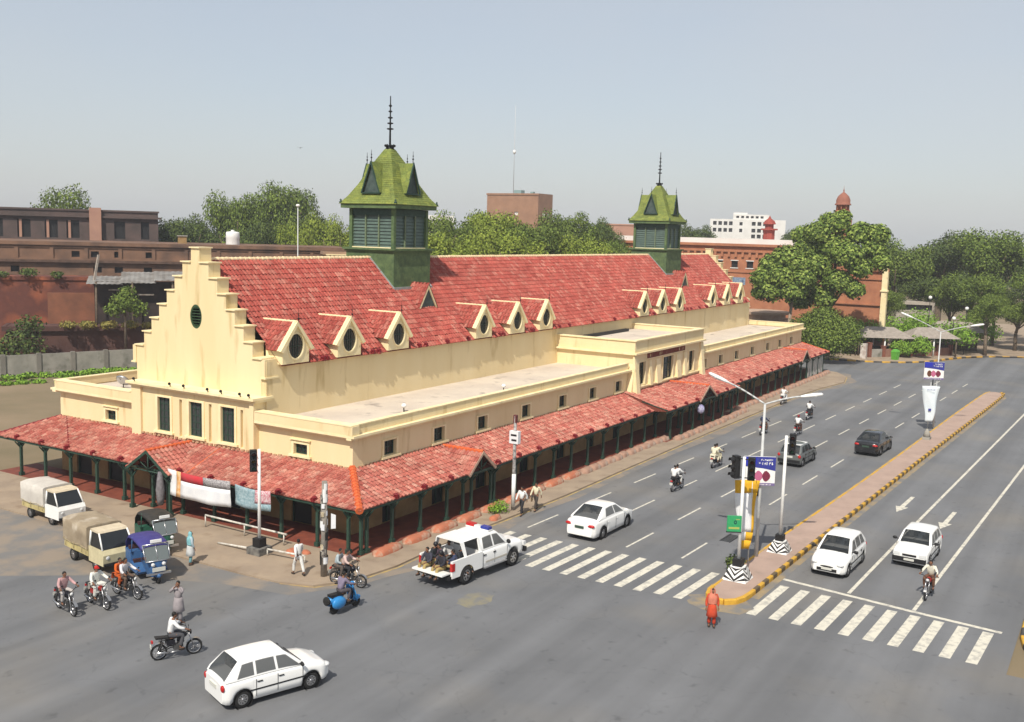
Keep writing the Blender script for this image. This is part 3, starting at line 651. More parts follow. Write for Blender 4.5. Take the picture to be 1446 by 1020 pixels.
# --- towers
def tower(cx):
    root = link('tower', None, mk, (cx, YC, 0)); t = TH
    def B(nm, mb_, m, **k): return mb_.build(nm, m, root, **k)
    b = MB(); b.box(-t, t, -t, t, 11.5, 14.98); B('tower_base', b, GREENT)
    b = MB()
    for s_ in (-1, 1):
        b.prism([(s_*t+s_*.02, -t-.12, zroof(YC-t)-.02), (s_*t+s_*.02, 0, 14.45), (s_*t+s_*.02, 0, 14.57), (s_*t+s_*.02, -t-.12, zroof(YC-t)+.1)], (s_*.14, 0, 0))
    b.box(-t-.1, t+.1, -t-.16, -t-.01, zroof(YC-t)-.05, zroof(YC-t)+.14); B('lead_flashing', b, mat('lead_flashing', (.32, .34, .33), (.22, .24, .23), .6, 3))
    b = MB(); b.box(-2.42, 2.42, -2.42, 2.42, 14.99, 15.12); b.box(-2.3, 2.3, -2.3, 2.3, 14.86, 14.985); B('gallery', b, GREENT)
    b = MB(); b.box(-1.84, 1.84, -1.84, 1.84, 15.125, 17.95); B('louvre_core', b, mat('green_grey_louvre_panel', (.085, .13, .105), (.06, .09, .08), .45, 3))
    # posts & mullions & louvres
    for sx, sy in ((-1, -1), (1, -1), (1, 1), (-1, 1)):
        b = MB(); b.box(sx*1.93-.13, sx*1.93+.13, sy*1.93-.13, sy*1.93+.13, 15.13, 17.94); B('corner_post', b, GREENT)
    for side in range(4):
        T = Matrix.Rotation(side*pi/2, 4, 'Z')
        for u in (-.6, .6):
            b = MB(); b.box(u-.055, u+.055, -1.99, -1.86, 15.2, 17.5, T=T); B('mullion', b, mat('mullion_green', (.16, .20, .12), (.10, .14, .08), .6, 4))
        b = MB(); b.box(-1.795, 1.795, -1.98, -1.86, 17.45, 17.93, T=T); B('frieze', b, GREENP)
        b = MB(); b.box(-1.795, 1.795, -2.03, -1.86, 15.13, 15.2, T=T); B('sill', b, STUC2)
        b = MB()
        for k in range(9):
            z = 15.32+k*.24; b.add([T @ V(-1.79, -1.86, z), T @ V(1.79, -1.86, z), T @ V(1.79, -1.90, z-.16), T @ V(-1.79, -1.90, z-.16)], [(0, 1, 2, 3)])
        B('louvre_slats', b, mat('slat_grey_green', (.10, .15, .125), (.075, .11, .095), .45, 2))
        b = MB(); bk_ = [(-1.95, 17.5)]
        for u in (-1.98, -.62, .74):      # little arched heads
            pass
    # eaves box
    b = MB(); b.box(-2.50, 2.50, -2.50, 2.50, 17.96, 18.28); B('eaves_fascia', b, GREENT)
    # bell-cast shingled roof
    prof = [(2.58, 18.285), (2.14, 18.80), (1.60, 19.7), (1.14, 20.65), (.74, 21.45), (.26, 22.3)]
    b = MB(); rows = []
    # courses
    zs_ = []; N_ = 26
    def hw_at(z):
        for (h0, z0), (h1, z1) in zip(prof, prof[1:]):
            if z0 <= z <= z1: return h0+(h1-h0)*(z-z0)/(z1-z0)
        return prof[-1][0]
    for k in range(N_):
        z0 = 18.285+(22.3-18.285)*k/N_; z1 = 18.285+(22.3-18.285)*(k+1)/N_
        a, c = hw_at(z0)+.035, hw_at(z1)+.0
        for side in range(4):
            T = Matrix.Rotation(side*pi/2, 4, 'Z'); nn = max(1, int(2*a/.42)); off = (k % 2)*.5
            for i in range(nn):
                u0, u1 = i/nn, (i+1)/nn; A = -a+2*a*u0, -a+2*a*u1; Cc = -c+2*c*u0, -c+2*c*u1
                b.add([T @ V(A[0], -a, z0-.01), T @ V(A[1], -a, z0-.01), T @ V(Cc[1], -c, z1+.01), T @ V(Cc[0], -c, z1+.01), T @ V(A[0], -a+.05, z0-.03), T @ V(A[1], -a+.05, z0-.03)], [(0, 1, 2, 3), (4, 5, 1, 0)])
    rf = b.build('tower_roof', GREENS, root, weld=False)
    b = MB(); b.lathe([(.26, 22.25), (.34, 22.33), (.24, 22.42), (.16, 22.5)], n=8)
    for i in range(8):
        a = 2*pi*i/8; b.ball((.33*cos(a), .33*sin(a), 22.55), .10, n=6, k=4); b.tube((.22*cos(a), .22*sin(a), 22.35), (.33*cos(a), .33*sin(a), 22.55), .04, n=5)
    b.tube((0, 0, 22.4), (0, 0, 26.1), .085, .04, 6)
    for z, r_ in ((23.75, .25), (24.15, .22), (24.55, .18), (25.0, .14), (25.4, .12)): b.lathe([(.05, z-.07), (r_, z-.03), (r_, z+.04), (.05, z+.08)], n=8)
    B('spire', b, IRON)
    # gablets
    for side in range(4):
        T = Matrix.Rotation(side*pi/2, 4, 'Z'); yf = -2.02; zb, za = 19.1, 21.25; hw2 = .86
        b = MB(); b.add([T @ V(-hw2+.08, yf, zb), T @ V(hw2-.08, yf, zb), T @ V(0, yf, za-.1)], [(0, 1, 2)]); b.add([T @ V(-.36, yf, zb), T @ V(.36, yf, zb), T @ V(.36, yf+.8, zb-.3), T @ V(-.36, yf+.8, zb-.3)], [(0, 1, 2, 3)])
        B('gablet_face', b, mat('gablet_grey', (.07, .10, .09), (.04, .06, .055), .6, 3))
        b = MB(); b.box(-hw2, hw2, yf-.2, yf+.5, zb-.1, zb-.02, T=T); B('gablet_sill', b, GREENP)
        b = MB()
        for s_ in (-1, 1):
            b.prism([T @ V(s_*hw2, yf-.22, zb), T @ V(0, yf-.22, za+.06), T @ V(0, yf-.22, za-.16), T @ V(s_*(hw2-.1), yf-.22, zb-.03)], T.to_3x3() @ V(0, .1, 0))
        B('bargeboard', b, GREENP)
        b = MB()
        for s_ in (-1, 1):
            for k in range(8):
                f0, f1 = k/8, (k+1)/8
                h0, h1 = hw2*(1-f0)+.02, hw2*(1-f1); z0, z1 = zb+(za-zb)*f0, zb+(za-zb)*f1
                for j in range(5):
                    y0 = yf-.2+j*.4; y1 = y0+.4
                    b.add([T @ V(s_*h0, y0, z0-.02), T @ V(s_*h0, y1, z0-.02), T @ V(s_*h1, y1, z1+.02), T @ V(s_*h1, y0, z1+.02)], [(0, 1, 2, 3)])
        b.build('gablet_roof', GREENS, root, weld=False)
        b = MB(); b.tube(T @ V(0, yf-.1, za), T @ V(0, yf-.1, za+.85), .03, .015, 5); b.ball(T @ V(0, yf-.1, za+.3), .07, n=6, k=4); b.ball(T @ V(0, yf-.1, za+.52), .05, n=6, k=4); B('finial', b, IRON)
    b = MB()
    for sx in (-1, 1):
        for sy in (-1, 1): b.lathe([(.10, 18.3), (.13, 18.38), (.05, 18.45), (.08, 18.52), (.01, 18.62)], (sx*2.5, sy*2.5, 0), n=6)
    B('corner_finials', b, GREENP)
    # vent dormer below the tower (right half)
    r2 = link('vent_dormer', None, mk, (cx, 11.65, zroof(11.65)))
    b = MB(); b.add([(-.95, 0, .1), (.95, 0, .1), (0, 0, 1.55)], [(0, 1, 2)]); b.build('vent_face', mat('gablet_grey', (.07, .10, .09)), r2)
    b = MB()
    for s_ in (-1, 1): b.prism([(s_*1.1, -.1, .05), (0, -.1, 1.72), (0, -.1, 1.5), (s_*.95, -.1, .05)], (0, .08, 0))
    b.build('bargeboard', STUC2, r2)
    b = MB()
    for s_ in (-1, 1): b.add([(s_*1.08, -.02, .08), (s_*1.08, .02, .08), (0, 1.7, 1.7), (0, -.02, 1.7)], [(0, 1, 2, 3)])
    b.build('vent_roof', UNDER, r2)
    b = MB()
    for M_ in tile_frames((-1.08, -.1, .1), (0, 1, 0), (1, 0, 0), 1.62, 2, 1.08, lambda u, h: u-.1 < (.1+1.5*h)/SL): b.add([M_ @ Vector(v) for v in TV], TF)
    for M_ in tile_frames((1.08, -.1, .1), (0, 1, 0), (-1, 0, 0), 1.62, 2, 1.08, lambda u, h: u-.1 < (.1+1.5*h)/SL): b.add([M_ @ Vector(v) for v in TV], TF)
    b.build('roof_tiles', TILE, r2, weld=False, recalc=False, kind='stuff')
for cx in TX: tower(cx)
# ------------------------------------------------------------------ entrance block on the long side
BY = 2.45
eb = MB(); BW = [(38.95, 40.25, 4.15, 6.05), (44.1, 46.4, 4.05, 6.05), (50.2, 51.5, 4.15, 6.05)]
holes_wall(eb, (0, BY, 0), (1, 0, 0), (0, -1, 0), BX0, BX1, 2.62, 6.8, BW, .25)
eb.quad((BX0, BY, 2.62), (BX0, 9.74, 2.62), (BX0, 9.74, 6.8), (BX0, BY, 6.8)); eb.quad((BX1, BY, 2.62), (BX1, 9.74, 2.62), (BX1, 9.74, 6.8), (BX1, BY, 6.8)); eb.build('entrance_block_wall', STUC, mk)
for a, b, c, d in BW: window((0, BY, 0), (1, 0, 0), (0, -1, 0), a, b, c, d, frame=GREENP, bars=2 if b-a < 2 else 3, rows=3, sill=False, ft=.06)
m_ = MB(); obox(m_, (0, BY, 0), (1, 0, 0), (0, -1, 0), BX0+.3, BX1-.3, 3.93, 4.03, -.02, .14); m_.build('sill', STUC2, mk)
for x0, x1 in ((41.0, 41.5), (42.5, 43.4), (47.1, 48.0), (48.9, 49.5)):
    m_ = MB(); m_.prism([(x0, BY-.28, 3.95), (x0, BY+.02, 3.95), (x0, BY+.02, 6.05), (x0, BY-.05, 6.05)], (x1-x0, 0, 0)); m_.build('buttress', STUC2, mk)
for x0, x1 in ((BX0-.15, BX0+.55), (BX1-.55, BX1+.15)):
    m_ = MB(); m_.prism([(x0, BY-.5, 3.4), (x0, BY+.02, 3.4), (x0, BY+.02, 6.7), (x0, BY-.12, 6.7)], (x1-x0, 0, 0)); m_.build('buttress', STUC2, mk)
for x0 in (BX0-.15,):
    m_ = MB(); m_.prism([(BX0-.55, BY-.1, 3.4), (BX0+.02, BY-.1, 3.4), (BX0+.02, BY-.1, 6.0), (BX0-.05, BY-.1, 6.0)], (0, .5, 0)); m_.build('buttress', STUC2, mk)
m_ = MB(); m_.box(BX0-.3, BX1+.3, BY-.35, 9.735, 6.802, 6.95); m_.build('cornice', STUC2, mk)
m_ = MB()
m_.box(BX0-.1, BX1+.1, BY-.12, BY+.18, 6.952, 7.9); m_.box(BX0-.1, BX0+.2, BY+.182, 9.735, 6.952, 7.9); m_.box(BX1-.2, BX1+.1, BY+.182, 9.735, 6.952, 7.9); m_.build('parapet', STUC, mk)
m_ = MB(); m_.box(BX0-.2, BX1+.2, BY-.24, BY+.24, 7.902, 8.0); m_.box(BX0-.2, BX0+.26, BY+.242, 9.735, 7.902, 8.0); m_.box(BX1-.26, BX1+.2, BY+.242, 9.735, 7.902, 8.0); m_.build('coping', STUC2, mk)
m_ = MB(); m_.box(BX0+.2, BX1-.2, BY+.18, 9.735, 6.951, 7.45); m_.build('flat_roof', DECK, mk)
m_ = MB(); m_.box(41.2, 50.2, 8.6, 8.95, 7.452, 7.72); m_.build('roof_vent', BLACKP, mk)
# sign band: raised terracotta letters, too worn to read
sg = MB(); obox(sg, (0, BY, 0), (1, 0, 0), (0, -1, 0), 40.4, 49.4, 6.2, 6.26, .0, .1); sgo = sg.build('sign_ledge', STUC2, mk)
rnd = random.Random(3); x = 40.6
LET = mat('red_sign_letters', (.26, .075, .05), (.20, .06, .045), .8, 6)
while x < 49.1:
    if rnd.random() < .1: x += .35; continue
    w = rnd.uniform(.26, .36); q = MB()
    O, U, N = (0, BY, 0), (1, 0, 0), (0, -1, 0); z0, z1 = 6.27, 6.68
    obox(q, O, U, N, x, x+.08, z0, z1, .0, .07); k = rnd.randrange(4)
    if k != 0: obox(q, O, U, N, x+w-.08, x+w, z0, z1, .0, .07)
    if k != 1: obox(q, O, U, N, x+.081, x+w-.081, z1-.08, z1, .0, .068)
    if k != 2: obox(q, O, U, N, x+.081, x+w-.081, z0, z0+.08, .0, .066)
    if k == 2: obox(q, O, U, N, x+.081, x+w-.081, (z0+z1)/2-.04, (z0+z1)/2+.04, .0, .066)
    q.build('sign_letter', LET, sgo); x += w+.1
# ------------------------------------------------------------------ verandah canopy
cn = MB()
BE0, BE1, BEY = 36.8, 54.4, -1.2
plane = lambda h: ZE+(ZT-ZE)*h/D0
cn.poly([(0, 0, ZE), (BE0, 0, ZE), (BE0, D0, ZT), (D0, D0, ZT)]); cn.poly([(BE1, 0, ZE), (XL, 0, ZE), (XL-D0, D0, ZT), (BE1, D0, ZT)])
BZ = 2.62; cn.poly([(BE0, BEY, BZ), (BE1, BEY, BZ), (BE1, D0, ZT+.08), (BE0, D0, ZT+.08)])
cn.poly([(0, 0, ZE), (D0, D0, ZT), (D0, YW, ZT), (0, YW+D0, ZE)]); cn.poly([(XL, 0, ZE), (XL, YW+D0, ZE), (XE, YW, ZT), (XE, D0, ZT)]); cn.poly([(0, YW+D0, ZE), (D0, YW, ZT), (XE, YW, ZT), (XL, YW+D0, ZE)])
cn.poly([(BE0, 0, ZE+.01), (BE0, BEY, BZ), (BE0, D0, ZT+.08)]); cn.poly([(BE1, 0, ZE+.01), (BE1, BEY, BZ), (BE1, D0, ZT+.08)])
canopy = cn.build('canopy_roof', mat('canopy_underlay', (.17, .045, .03), rough=.9), mk)
# fascia (dark green) under the eave
fs_ = MB(); fs_.box(.04, BE0, .04, .10, ZE-.16, ZE-.03); fs_.box(BE1, XL-.04, .04, .10, ZE-.16, ZE-.03); fs_.box(.04, .10, .102, YW+D0-.1, ZE-.16, ZE-.03); fs_.box(BE0, BE1, BEY+.05, BEY+.12, BZ-.18, BZ-.03); fs_.build('fascia', GREENP, mk)
PORCH = []   # (kind, centre, half width, tip height, projection)
allf = []
P1 = dict(c=11.1, hw=1.45, zt=3.62, pr=.15, ze=ZE, y0=0); P4 = dict(c=81.8, hw=1.8, zt=3.66, pr=.1, ze=ZE, y0=0); P3 = dict(c=45.7, hw=2.1, zt=3.72, pr=.15, ze=BZ, y0=BEY)
def clipA(u, h):
    x = u
    if x < h-.05 or x > XL-h+.05 or BE0-.05 < x < BE1+.05: return False
    for p in (P1, P4):
        if abs(x-p['c']) < p['hw']*(1-(plane(h)-ZE)/(p['zt']-ZE))-.1: return False
    return True
allf += tile_frames((0, 0, ZE), (1, 0, 0), (0, 1, 0), ZT-ZE, XL, D0, clipA)
dB = D0-BEY; rB = ZT+.08-BZ
def clipB(u, h):
    x = BE0+u; z = BZ+rB*h/dB
    return u < BE1-BE0 and abs(x-P3['c']) > P3['hw']*(1-(z-BZ)/(P3['zt']-BZ))-.1
allf += tile_frames((BE0, BEY, BZ), (1, 0, 0), (0, 1, 0), rB, BE1-BE0, dB, clipB)
PF = dict(c=14.9, hw=1.75, zt=3.66, pr=.75)
def clipF(u, h):
    y = u
    if y < h-.05 or y > YW+D0-h+.05: return False
    return abs(y-PF['c']) > PF['hw']*(1-(plane(h)-ZE)/(PF['zt']-ZE))-.1
allf += tile_frames((0, 0, ZE), (0, 1, 0), (1, 0, 0), ZT-ZE, YW+D0, D0, clipF)
allf += tile_frames((XL, 0, ZE), (0, 1, 0), (-1, 0, 0), ZT-ZE, YW+D0, D0, lambda u, h: h < u < YW+D0-h)
# porch slopes (ridge runs inwards)
def porch(cx, y0, hw_, zt_, ze_, pr_, axis):
    """axis 'y': ridge along +y from the long side; 'x': ridge along +x from the front"""
    out = []
    for s_ in (-1, 1):
        if axis == 'y':
            P0 = (cx+s_*hw_, y0-pr_, ze_); U = (0, 1, 0); Vh = (-s_, 0, 0)
        else:
            P0 = (y0-pr_, cx+s_*hw_, ze_); U = (1, 0, 0); Vh = (0, -s_, 0)
        dd = D0-y0+pr_
        def cl(u, h):
            z = ze_+(zt_-ze_)*h/hw_; inn = u-pr_          # distance in from the eave
            zm = (BZ+rB*inn/dB) if y0 < -1 else ZE+(ZT-ZE)*inn/D0
            return z > zm-.05 and u < dd
        out += tile_frames(P0, U, Vh, zt_-ze_, dd, hw_, cl)
    b = MB(); L_ = dd = D0-y0
    def pt(a, d, z): return (cx+a, y0+d, z) if axis == 'y' else (y0+d, cx+a, z)
    zin = L_*.99
    dr = (zt_-ze_)/((rB/dB) if y0 < -1 else (ZT-ZE)/D0); dr = min(dr, L_)
    for s_ in (-1, 1): b.add([pt(s_*hw_, -pr_, ze_), pt(0, -pr_, zt_), pt(0, dr, zt_), pt(s_*hw_, 0.02, ze_)], [(0, 1, 2, 3)])
    b.build('porch_roof', UNDER, mk)
    b = MB()
    for s_ in (-1, 1):
        p = [pt(s_*(hw_+.05), -pr_-.04, ze_-.02), pt(0, -pr_-.04, zt_+.07), pt(0, -pr_-.04, zt_-.12), pt(s_*(hw_-.08), -pr_-.04, ze_-.12)]
        b.prism(p, (0, .07, 0) if axis == 'y' else (.07, 0, 0))
    b.build('bargeboard', mat('pale_barge_edge', (.50, .36, .27), (.36, .22, .16), .8, 4) if axis == 'y' else GREENP, mk)
    b = MB(); d = -pr_
    while d < dr-.1:
        q = V(*pt(0, d, zt_+.03)); b.lathe([(.12, 0), (.14, .02), (.10, .36)], n=7, axis='y' if axis == 'y' else 'x', T=Matrix.Translation(q), smooth=False); d += .33
    b.build('ridge_tiles', HIPT, canopy, kind='stuff')
    b = MB()   # truss in the gable
    b.tube(pt(-hw_+.15, -pr_+.12, ze_), pt(hw_-.15, -pr_+.12, ze_), .05, n=4); b.tube(pt(0, -pr_+.12, ze_), pt(0, -pr_+.12, zt_-.1), .05, n=4)
    for s_ in (-1, 1): b.tube(pt(0, -pr_+.12, ze_+.1), pt(s_*hw_*.5, -pr_+.12, (ze_+zt_)/2), .035, n=4)
    b.build('gable_truss', GREENP, mk)
    return out
allf += porch(P1['c'], 0, P1['hw'], P1['zt'], ZE, P1['pr'], 'y'); allf += porch(P4['c'], 0, P4['hw'], P4['zt'], ZE, P4['pr'], 'y')
allf += porch(P3['c'], BEY, P3['hw'], P3['zt'], BZ, P3['pr'], 'y'); allf += porch(PF['c'], 0, PF['hw'], PF['zt'], ZE, PF['pr'], 'x')
allf.sort(key=lambda M_: (M_.translation-CAMPOS).length)
tme = bpy.data.meshes.new('roof_tile'); tme.from_pydata(TV, [], TF); tme.materials.append(TILEC)
for M_ in allf[:300]:
    o = bpy.data.objects.new('roof_tile', tme); COL.objects.link(o); o.parent = canopy; o.matrix_local = M_
tiles_mesh(allf[300:], 'roof_tiles', TILEC, canopy, kind='stuff')
# hips: overlapping half-round tiles
def hip(a, b, m=HIPT, r=.13, ex=.3):
    a, b = V(*a), V(*b); d = (b-a); L_ = d.length; d.normalize(); q = d.to_track_quat('Z', 'Y').to_matrix().to_4x4(); mb_ = MB(); t = 0
    while t < L_: mb_.lathe([(r, 0), (r+.02, .02), (r*.8, ex+.06)], n=8, T=Matrix.Translation(a+d*t+V(0, 0, .03)) @ q, smooth=False); t += ex
    mb_.build('hip_tiles', m, canopy, kind='stuff')
hip((0, 0, ZE), (D0, D0, ZT), r=.2); hip((XL, 0, ZE), (XE, D0, ZT)); hip((0, YW+D0, ZE), (D0, YW, ZT), MAROON, .08)
# valley and seam lines
b = MB(); b.tube((0, 12.45, ZE+.1), (D0, 12.45, ZT+.1), .05, n=5); b.build('roof_seam', HIPT, canopy)
b = MB(); b.tube((0, 22.9, ZE+.1), (D0, 27.1, ZT+.08), .045, n=5); b.build('roof_seam', MAROON, canopy)
b = MB(); b.tube((BE0, BEY, BZ+.08), (BE0, 1.1, plane(1.1)+.25), .05, n=5); b.build('roof_edge_trim', GREENP, canopy)
# top flashing where canopy meets wall: small lumps of broken tile
b = MB()
for k in range(240):
    x = D0+.3+k*.37+random.uniform(-.05, .05)
    if x > XE-.2 or BX0-.3 < x < BX1+.3: continue
    b.box(x, x+.2, D0-.1, D0-.01, ZT+.01, ZT+.08+random.uniform(0, .05))
for k in range(66):
    y = D0+.3+k*.37
    if y > YW: continue
    xx = FX if 9.7 < y < 20.1 else D0
    b.box(xx-.1, xx-.01, y, y+.2, ZT+.0, ZT+.09+random.uniform(0, .05))
b.build('tile_bedding', mat('tile_mortar', (.46, .33, .20), (.35, .16, .10), .95, 5), canopy, kind='stuff')
# eave ornaments on the canopy at every post
PX = [.5+2.52*k for k in range(37)]; PY = [.5+2.52*k for k in range(12)]
for x in PX:
    if x < 1 or x > XL-.8: continue
    if BE0 < x < BE1:
        if abs(x-P3['c']) > 2.2: link('eave_ornament', orn_me, mk, (x, BEY+.06, BZ+.09))
    elif abs(x-P1['c']) > 1.2 and abs(x-P4['c']) > 1.6: link('eave_ornament', orn_me, mk, (x, .06, ZE+.09))
for y in PY[1:]:
    if abs(y-PF['c']) > 1.7: link('eave_ornament', orn_me, mk, (.06, y, ZE+.09), -pi/2)
# verandah floor
m_ = MB(); m_.box(.12, XL-.12, .12, D0-.01, -.05, .1); m_.box(.12, D0-.01, D0-.008, YW+D0-.1, -.05, .1); m_.box(BE0+.2, BE1-.2, BEY+.1, .118, -.05, .098); m_.build('verandah_floor', REDFLOOR, mk)
# posts with bracket and foot
def post_mesh(h):
    b = MB(); b.box(-.075, .075, -.075, .075, .1, h); b.box(-.13, .13, -.13, .13, .1, .32); b.box(-.11, .11, -.11, .11, h-.32, h-.22)
    for a in range(4):
        T = Matrix.Rotation(a*pi/2, 4, 'Z'); b.add([T @ V(.07, -.03, h-.55), T @ V(.42, -.03, h-.12), T @ V(.42, -.03, h-.05), T @ V(.07, -.03, h-.38), T @ V(.07, .03, h-.55), T @ V(.42, .03, h-.12), T @ V(.42, .03, h-.05), T @ V(.07, .03, h-.38)], [(0, 1, 2, 3), (7, 6, 5, 4), (0, 4, 5, 1), (1, 5, 6, 2), (2, 6, 7, 3)])
    return b.mesh('verandah_post', GREENP)
pm = post_mesh(2.46)
for x in PX:
    if BE0 < x < BE1: continue
    link('verandah_post', pm, mk, (min(x, XL-.35), .3, 0))
for x in PX:
    if BE0-.5 < x < BE1+.5: link('verandah_post', pm, mk, (x, BEY+.35, 0)); link('verandah_post', pm, mk, (x, .45, .0))
for y in PY[1:]: link('verandah_post', pm, mk, (.3, y, 0))
for x, y in ((.95, .3), (.3, .95), (-.45, 13.3), (-.45, 16.5), (-.1, 13.9), (13.9-1.2, .3), (9.7, .3)): link('verandah_post', pm, mk, (x, y, 0))
# end screen of white boards at the far right end (pale infill panels between the last posts)
# terracotta kerb blocks between the posts
def lump(w, d, h, seed, n=9):
    rr = random.Random(seed); b = MB(); prof = []
    ks = 7; vs = []
    for i in range(n+1):
        t = i/n; e = min(1, math.sqrt(max(0, 1-(2*t-1)**6)))*.96+.02
        for k in range(ks+1):
            a = pi*k/ks; vs.append((-w/2+w*t, -cos(a)*d/2*e*(1+rr.uniform(-.08, .08)), -.02+sin(a)**.7*h*e*(1+rr.uniform(-.12, .12))))
    fs_ = [(i*(ks+1)+k, (i+1)*(ks+1)+k, (i+1)*(ks+1)+k+1, i*(ks+1)+k+1) for i in range(n) for k in range(ks)]
    b.add(vs, fs_, smooth=True); return b.mesh('kerb_boulder', TERRA)
lm_ = [lump(2.25, .75, .34, s_) for s_ in range(4)]; lm2 = [lump(1.3, .72, .36, 10+s_) for s_ in range(4)]
STONE2 = mat('pinkish_rubble_block', (.36, .22, .16), (.29, .17, .12), .95, 1.3, bump=.6, stain=((.40, .33, .27), 2, (.5, .7)))
for m_ in lm2: m_.materials[0] = STONE2
kb = thing('boulder_row', 'row of rounded terracotta edging blocks along the foot of the long verandah', 'edging')
for i, x in enumerate(PX[:-1]):
    y = -.42 if not (BE0-1 < x < BE1+.5) else -1.35
    if i < 9: link('edging_block', lm_[i % 4], kb, (x+1.26, y, .09), random.uniform(-.03, .03))
    else:
        for q in (.6, 1.9): link('edging_block', lm2[(i*2+int(q)) % 4], kb, (x+q, y-.1+random.uniform(-.08, .08), .09), random.uniform(-.15, .15))
# things on the flat roofs
b = MB(); b.lathe([(.02, -.14), (.28, -.1), (.5, .02), (.62, .12)], n=18, sx=1, T=Matrix.Rotation(R(50), 4, 'Y')); dish_me = b.mesh('reflector', STEEL)
di = thing('satellite_dish', 'small white satellite dish on the flat roof left of the stepped gable', 'dish', (5.6, 24.9, 5.52), R(20))
link('reflector', dish_me, di, (-.1, 0, .55)); b = MB(); b.tube((0, 0, 0), (0, 0, .55), .04); b.tube((-.1, 0, .55), (-.55, 0, .85), .015); b.build('stand', IRON, di); di.scale = (.8, .8, .8)
def floodlamp(x, y, lab):
    o = thing('roof_lamp', lab, 'lamp', (x, y, 5.52), random.uniform(0, 1)); b = MB(); b.tube((0, 0, 0), (0, 0, .3), .035); b.build('stand', IRON, o)
    b = MB(); b.ball((0, 0, .38), .17, .17, .14); b.build('lamp_head', WHITE, o); b = MB(); b.tube((.1, 0, .38), (.22, 0, .36), .12, .13); b.build('lamp_rim', IRON, o)
floodlamp(10.4, 5.2, 'round white lamp on the flat roof below the second dormer'); floodlamp(21.3, 4.8, 'round white lamp on the flat roof below the fourth dormer')
# ================================================================== VEHICLES
def wheel(parent, x, y, r, w=.19, side=1, rimm=STEEL, spokes=7, name='wheel'):
    wo = link(name, None, parent, (x, y, r))
    t = MB(); t.lathe([(r*.62, -w/2), (r*.93, -w/2), (r, -w*.36), (r, w*.36), (r*.93, w/2), (r*.62, w/2)], n=22, axis='y', caps=False); 
    t.build('tyre', RUBBER, wo)
    m = MB(); m.lathe([(r*.63, -w*.42), (r*.63, w*.42)], n=18, axis='y', caps=False); f = side*w*.40
    m.lathe([(.001, f+side*.012), (r*.16, f+side*.012), (r*.16, f)], n=10, axis='y')
    for k in range(spokes):
        T = Matrix.Rotation(2*pi*k/spokes, 4, 'Y'); m.box(-r*.07, r*.07, min(f, f-side*.03), max(f, f-side*.03), r*.1, r*.62, T=T)
    m.lathe([(r*.50, f), (r*.62, f+side*.008), (r*.64, f)], n=18, axis='y', caps=False)
    m.build('rim', rimm, wo)
    b = MB(); b.lathe([(.001, side*w*.1), (r*.6, side*w*.1)], n=14, axis='y'); b.build('brake_disc', BLACKP, wo)
    return wo
def interp(tab, x):
    if x <= tab[0][0]: return tab[0][1]
    for (a, b), (c, d) in zip(tab, tab[1:]):
        if x <= c: return b+(d-b)*(x-a)/(c-a)
    return tab[-1][1]
def sm(tab, x):      # smooth interpolation
    if x <= tab[0][0]: return tab[0][1]
    for (a, b), (c, d) in zip(tab, tab[1:]):
        if x <= c:
            t = (x-a)/(c-a); t = t*t*(3-2*t)*.5+t*.5; return b+(d-b)*t
    return tab[-1][1]
def car_shell(P):
    """P: dict with L (x extents), top profile, belt, width, arches etc.  Returns dict key->MB (x forward, y left)"""
    xs = set(); x0, x1 = P['x0'], P['x1']; n = 34
    for i in range(n+1): xs.add(round(x0+(x1-x0)*i/n, 3))
    for c in P['axles']:
        for k in range(11): xs.add(round(c-P['ar']*cos(pi*k/10), 3))
    for e in (.02, .06, .12, .2): xs.add(round(x0+e, 3)); xs.add(round(x1-e, 3))
    xs = sorted(xs); out = {}
    rows = []
    for x in xs:
        zb = P['zb']
        for c in P['axles']:
            d = abs(x-c)
            if d < P['ar']+1e-6: zb = max(zb, P['wr']+math.sqrt(max(0, P['ar']**2-d*d)))
        w = sm(P['w'], x); zt = sm(P['top'], x); zs = min(sm(P['shoulder'], x), zt-.03); zs = max(zs, zb+.02)
        endr = min(1, math.sqrt(max(0, min(x-x0, x1-x)+.015)/.16)); zb2 = P['zb']+(1-endr)*.10 if zb == P['zb'] else zb
        w *= .93+.07*endr
        pts = [(0, zb2), (w*.9, zb2), (w*.975, zb2+.02), (w, zb2+(zs-zb2)*.35), (w*1.0, zb2+(zs-zb2)*.62), (w*.985, zs-.01), (w*.955, zs+(zt-zs)*.45), (w*.86, zt-.012), (w*.55, zt+.012), (0, zt+.02)]
        rows.append([(x, y, z) for y, z in pts])
    body = MB(); K = len(rows[0])
    for s_ in (1, -1):
        vs = [(x, s_*y, z) for r in rows for x, y, z in r]
        fs_ = [(i*K+k, (i+1)*K+k, (i+1)*K+k+1, i*K+k+1) for i in range(len(rows)-1) for k in range(K-1)]
        body.add(vs, fs_, 0, True)
    for r in (rows[0], rows[-1]):
        pts = [(x, y, z) for x, y, z in r]+[(x, -y, z) for x, y, z in r[::-1][1:-1]]
        body.add(pts, [tuple(range(len(pts)))], 0)
    out['body'] = body
    return out
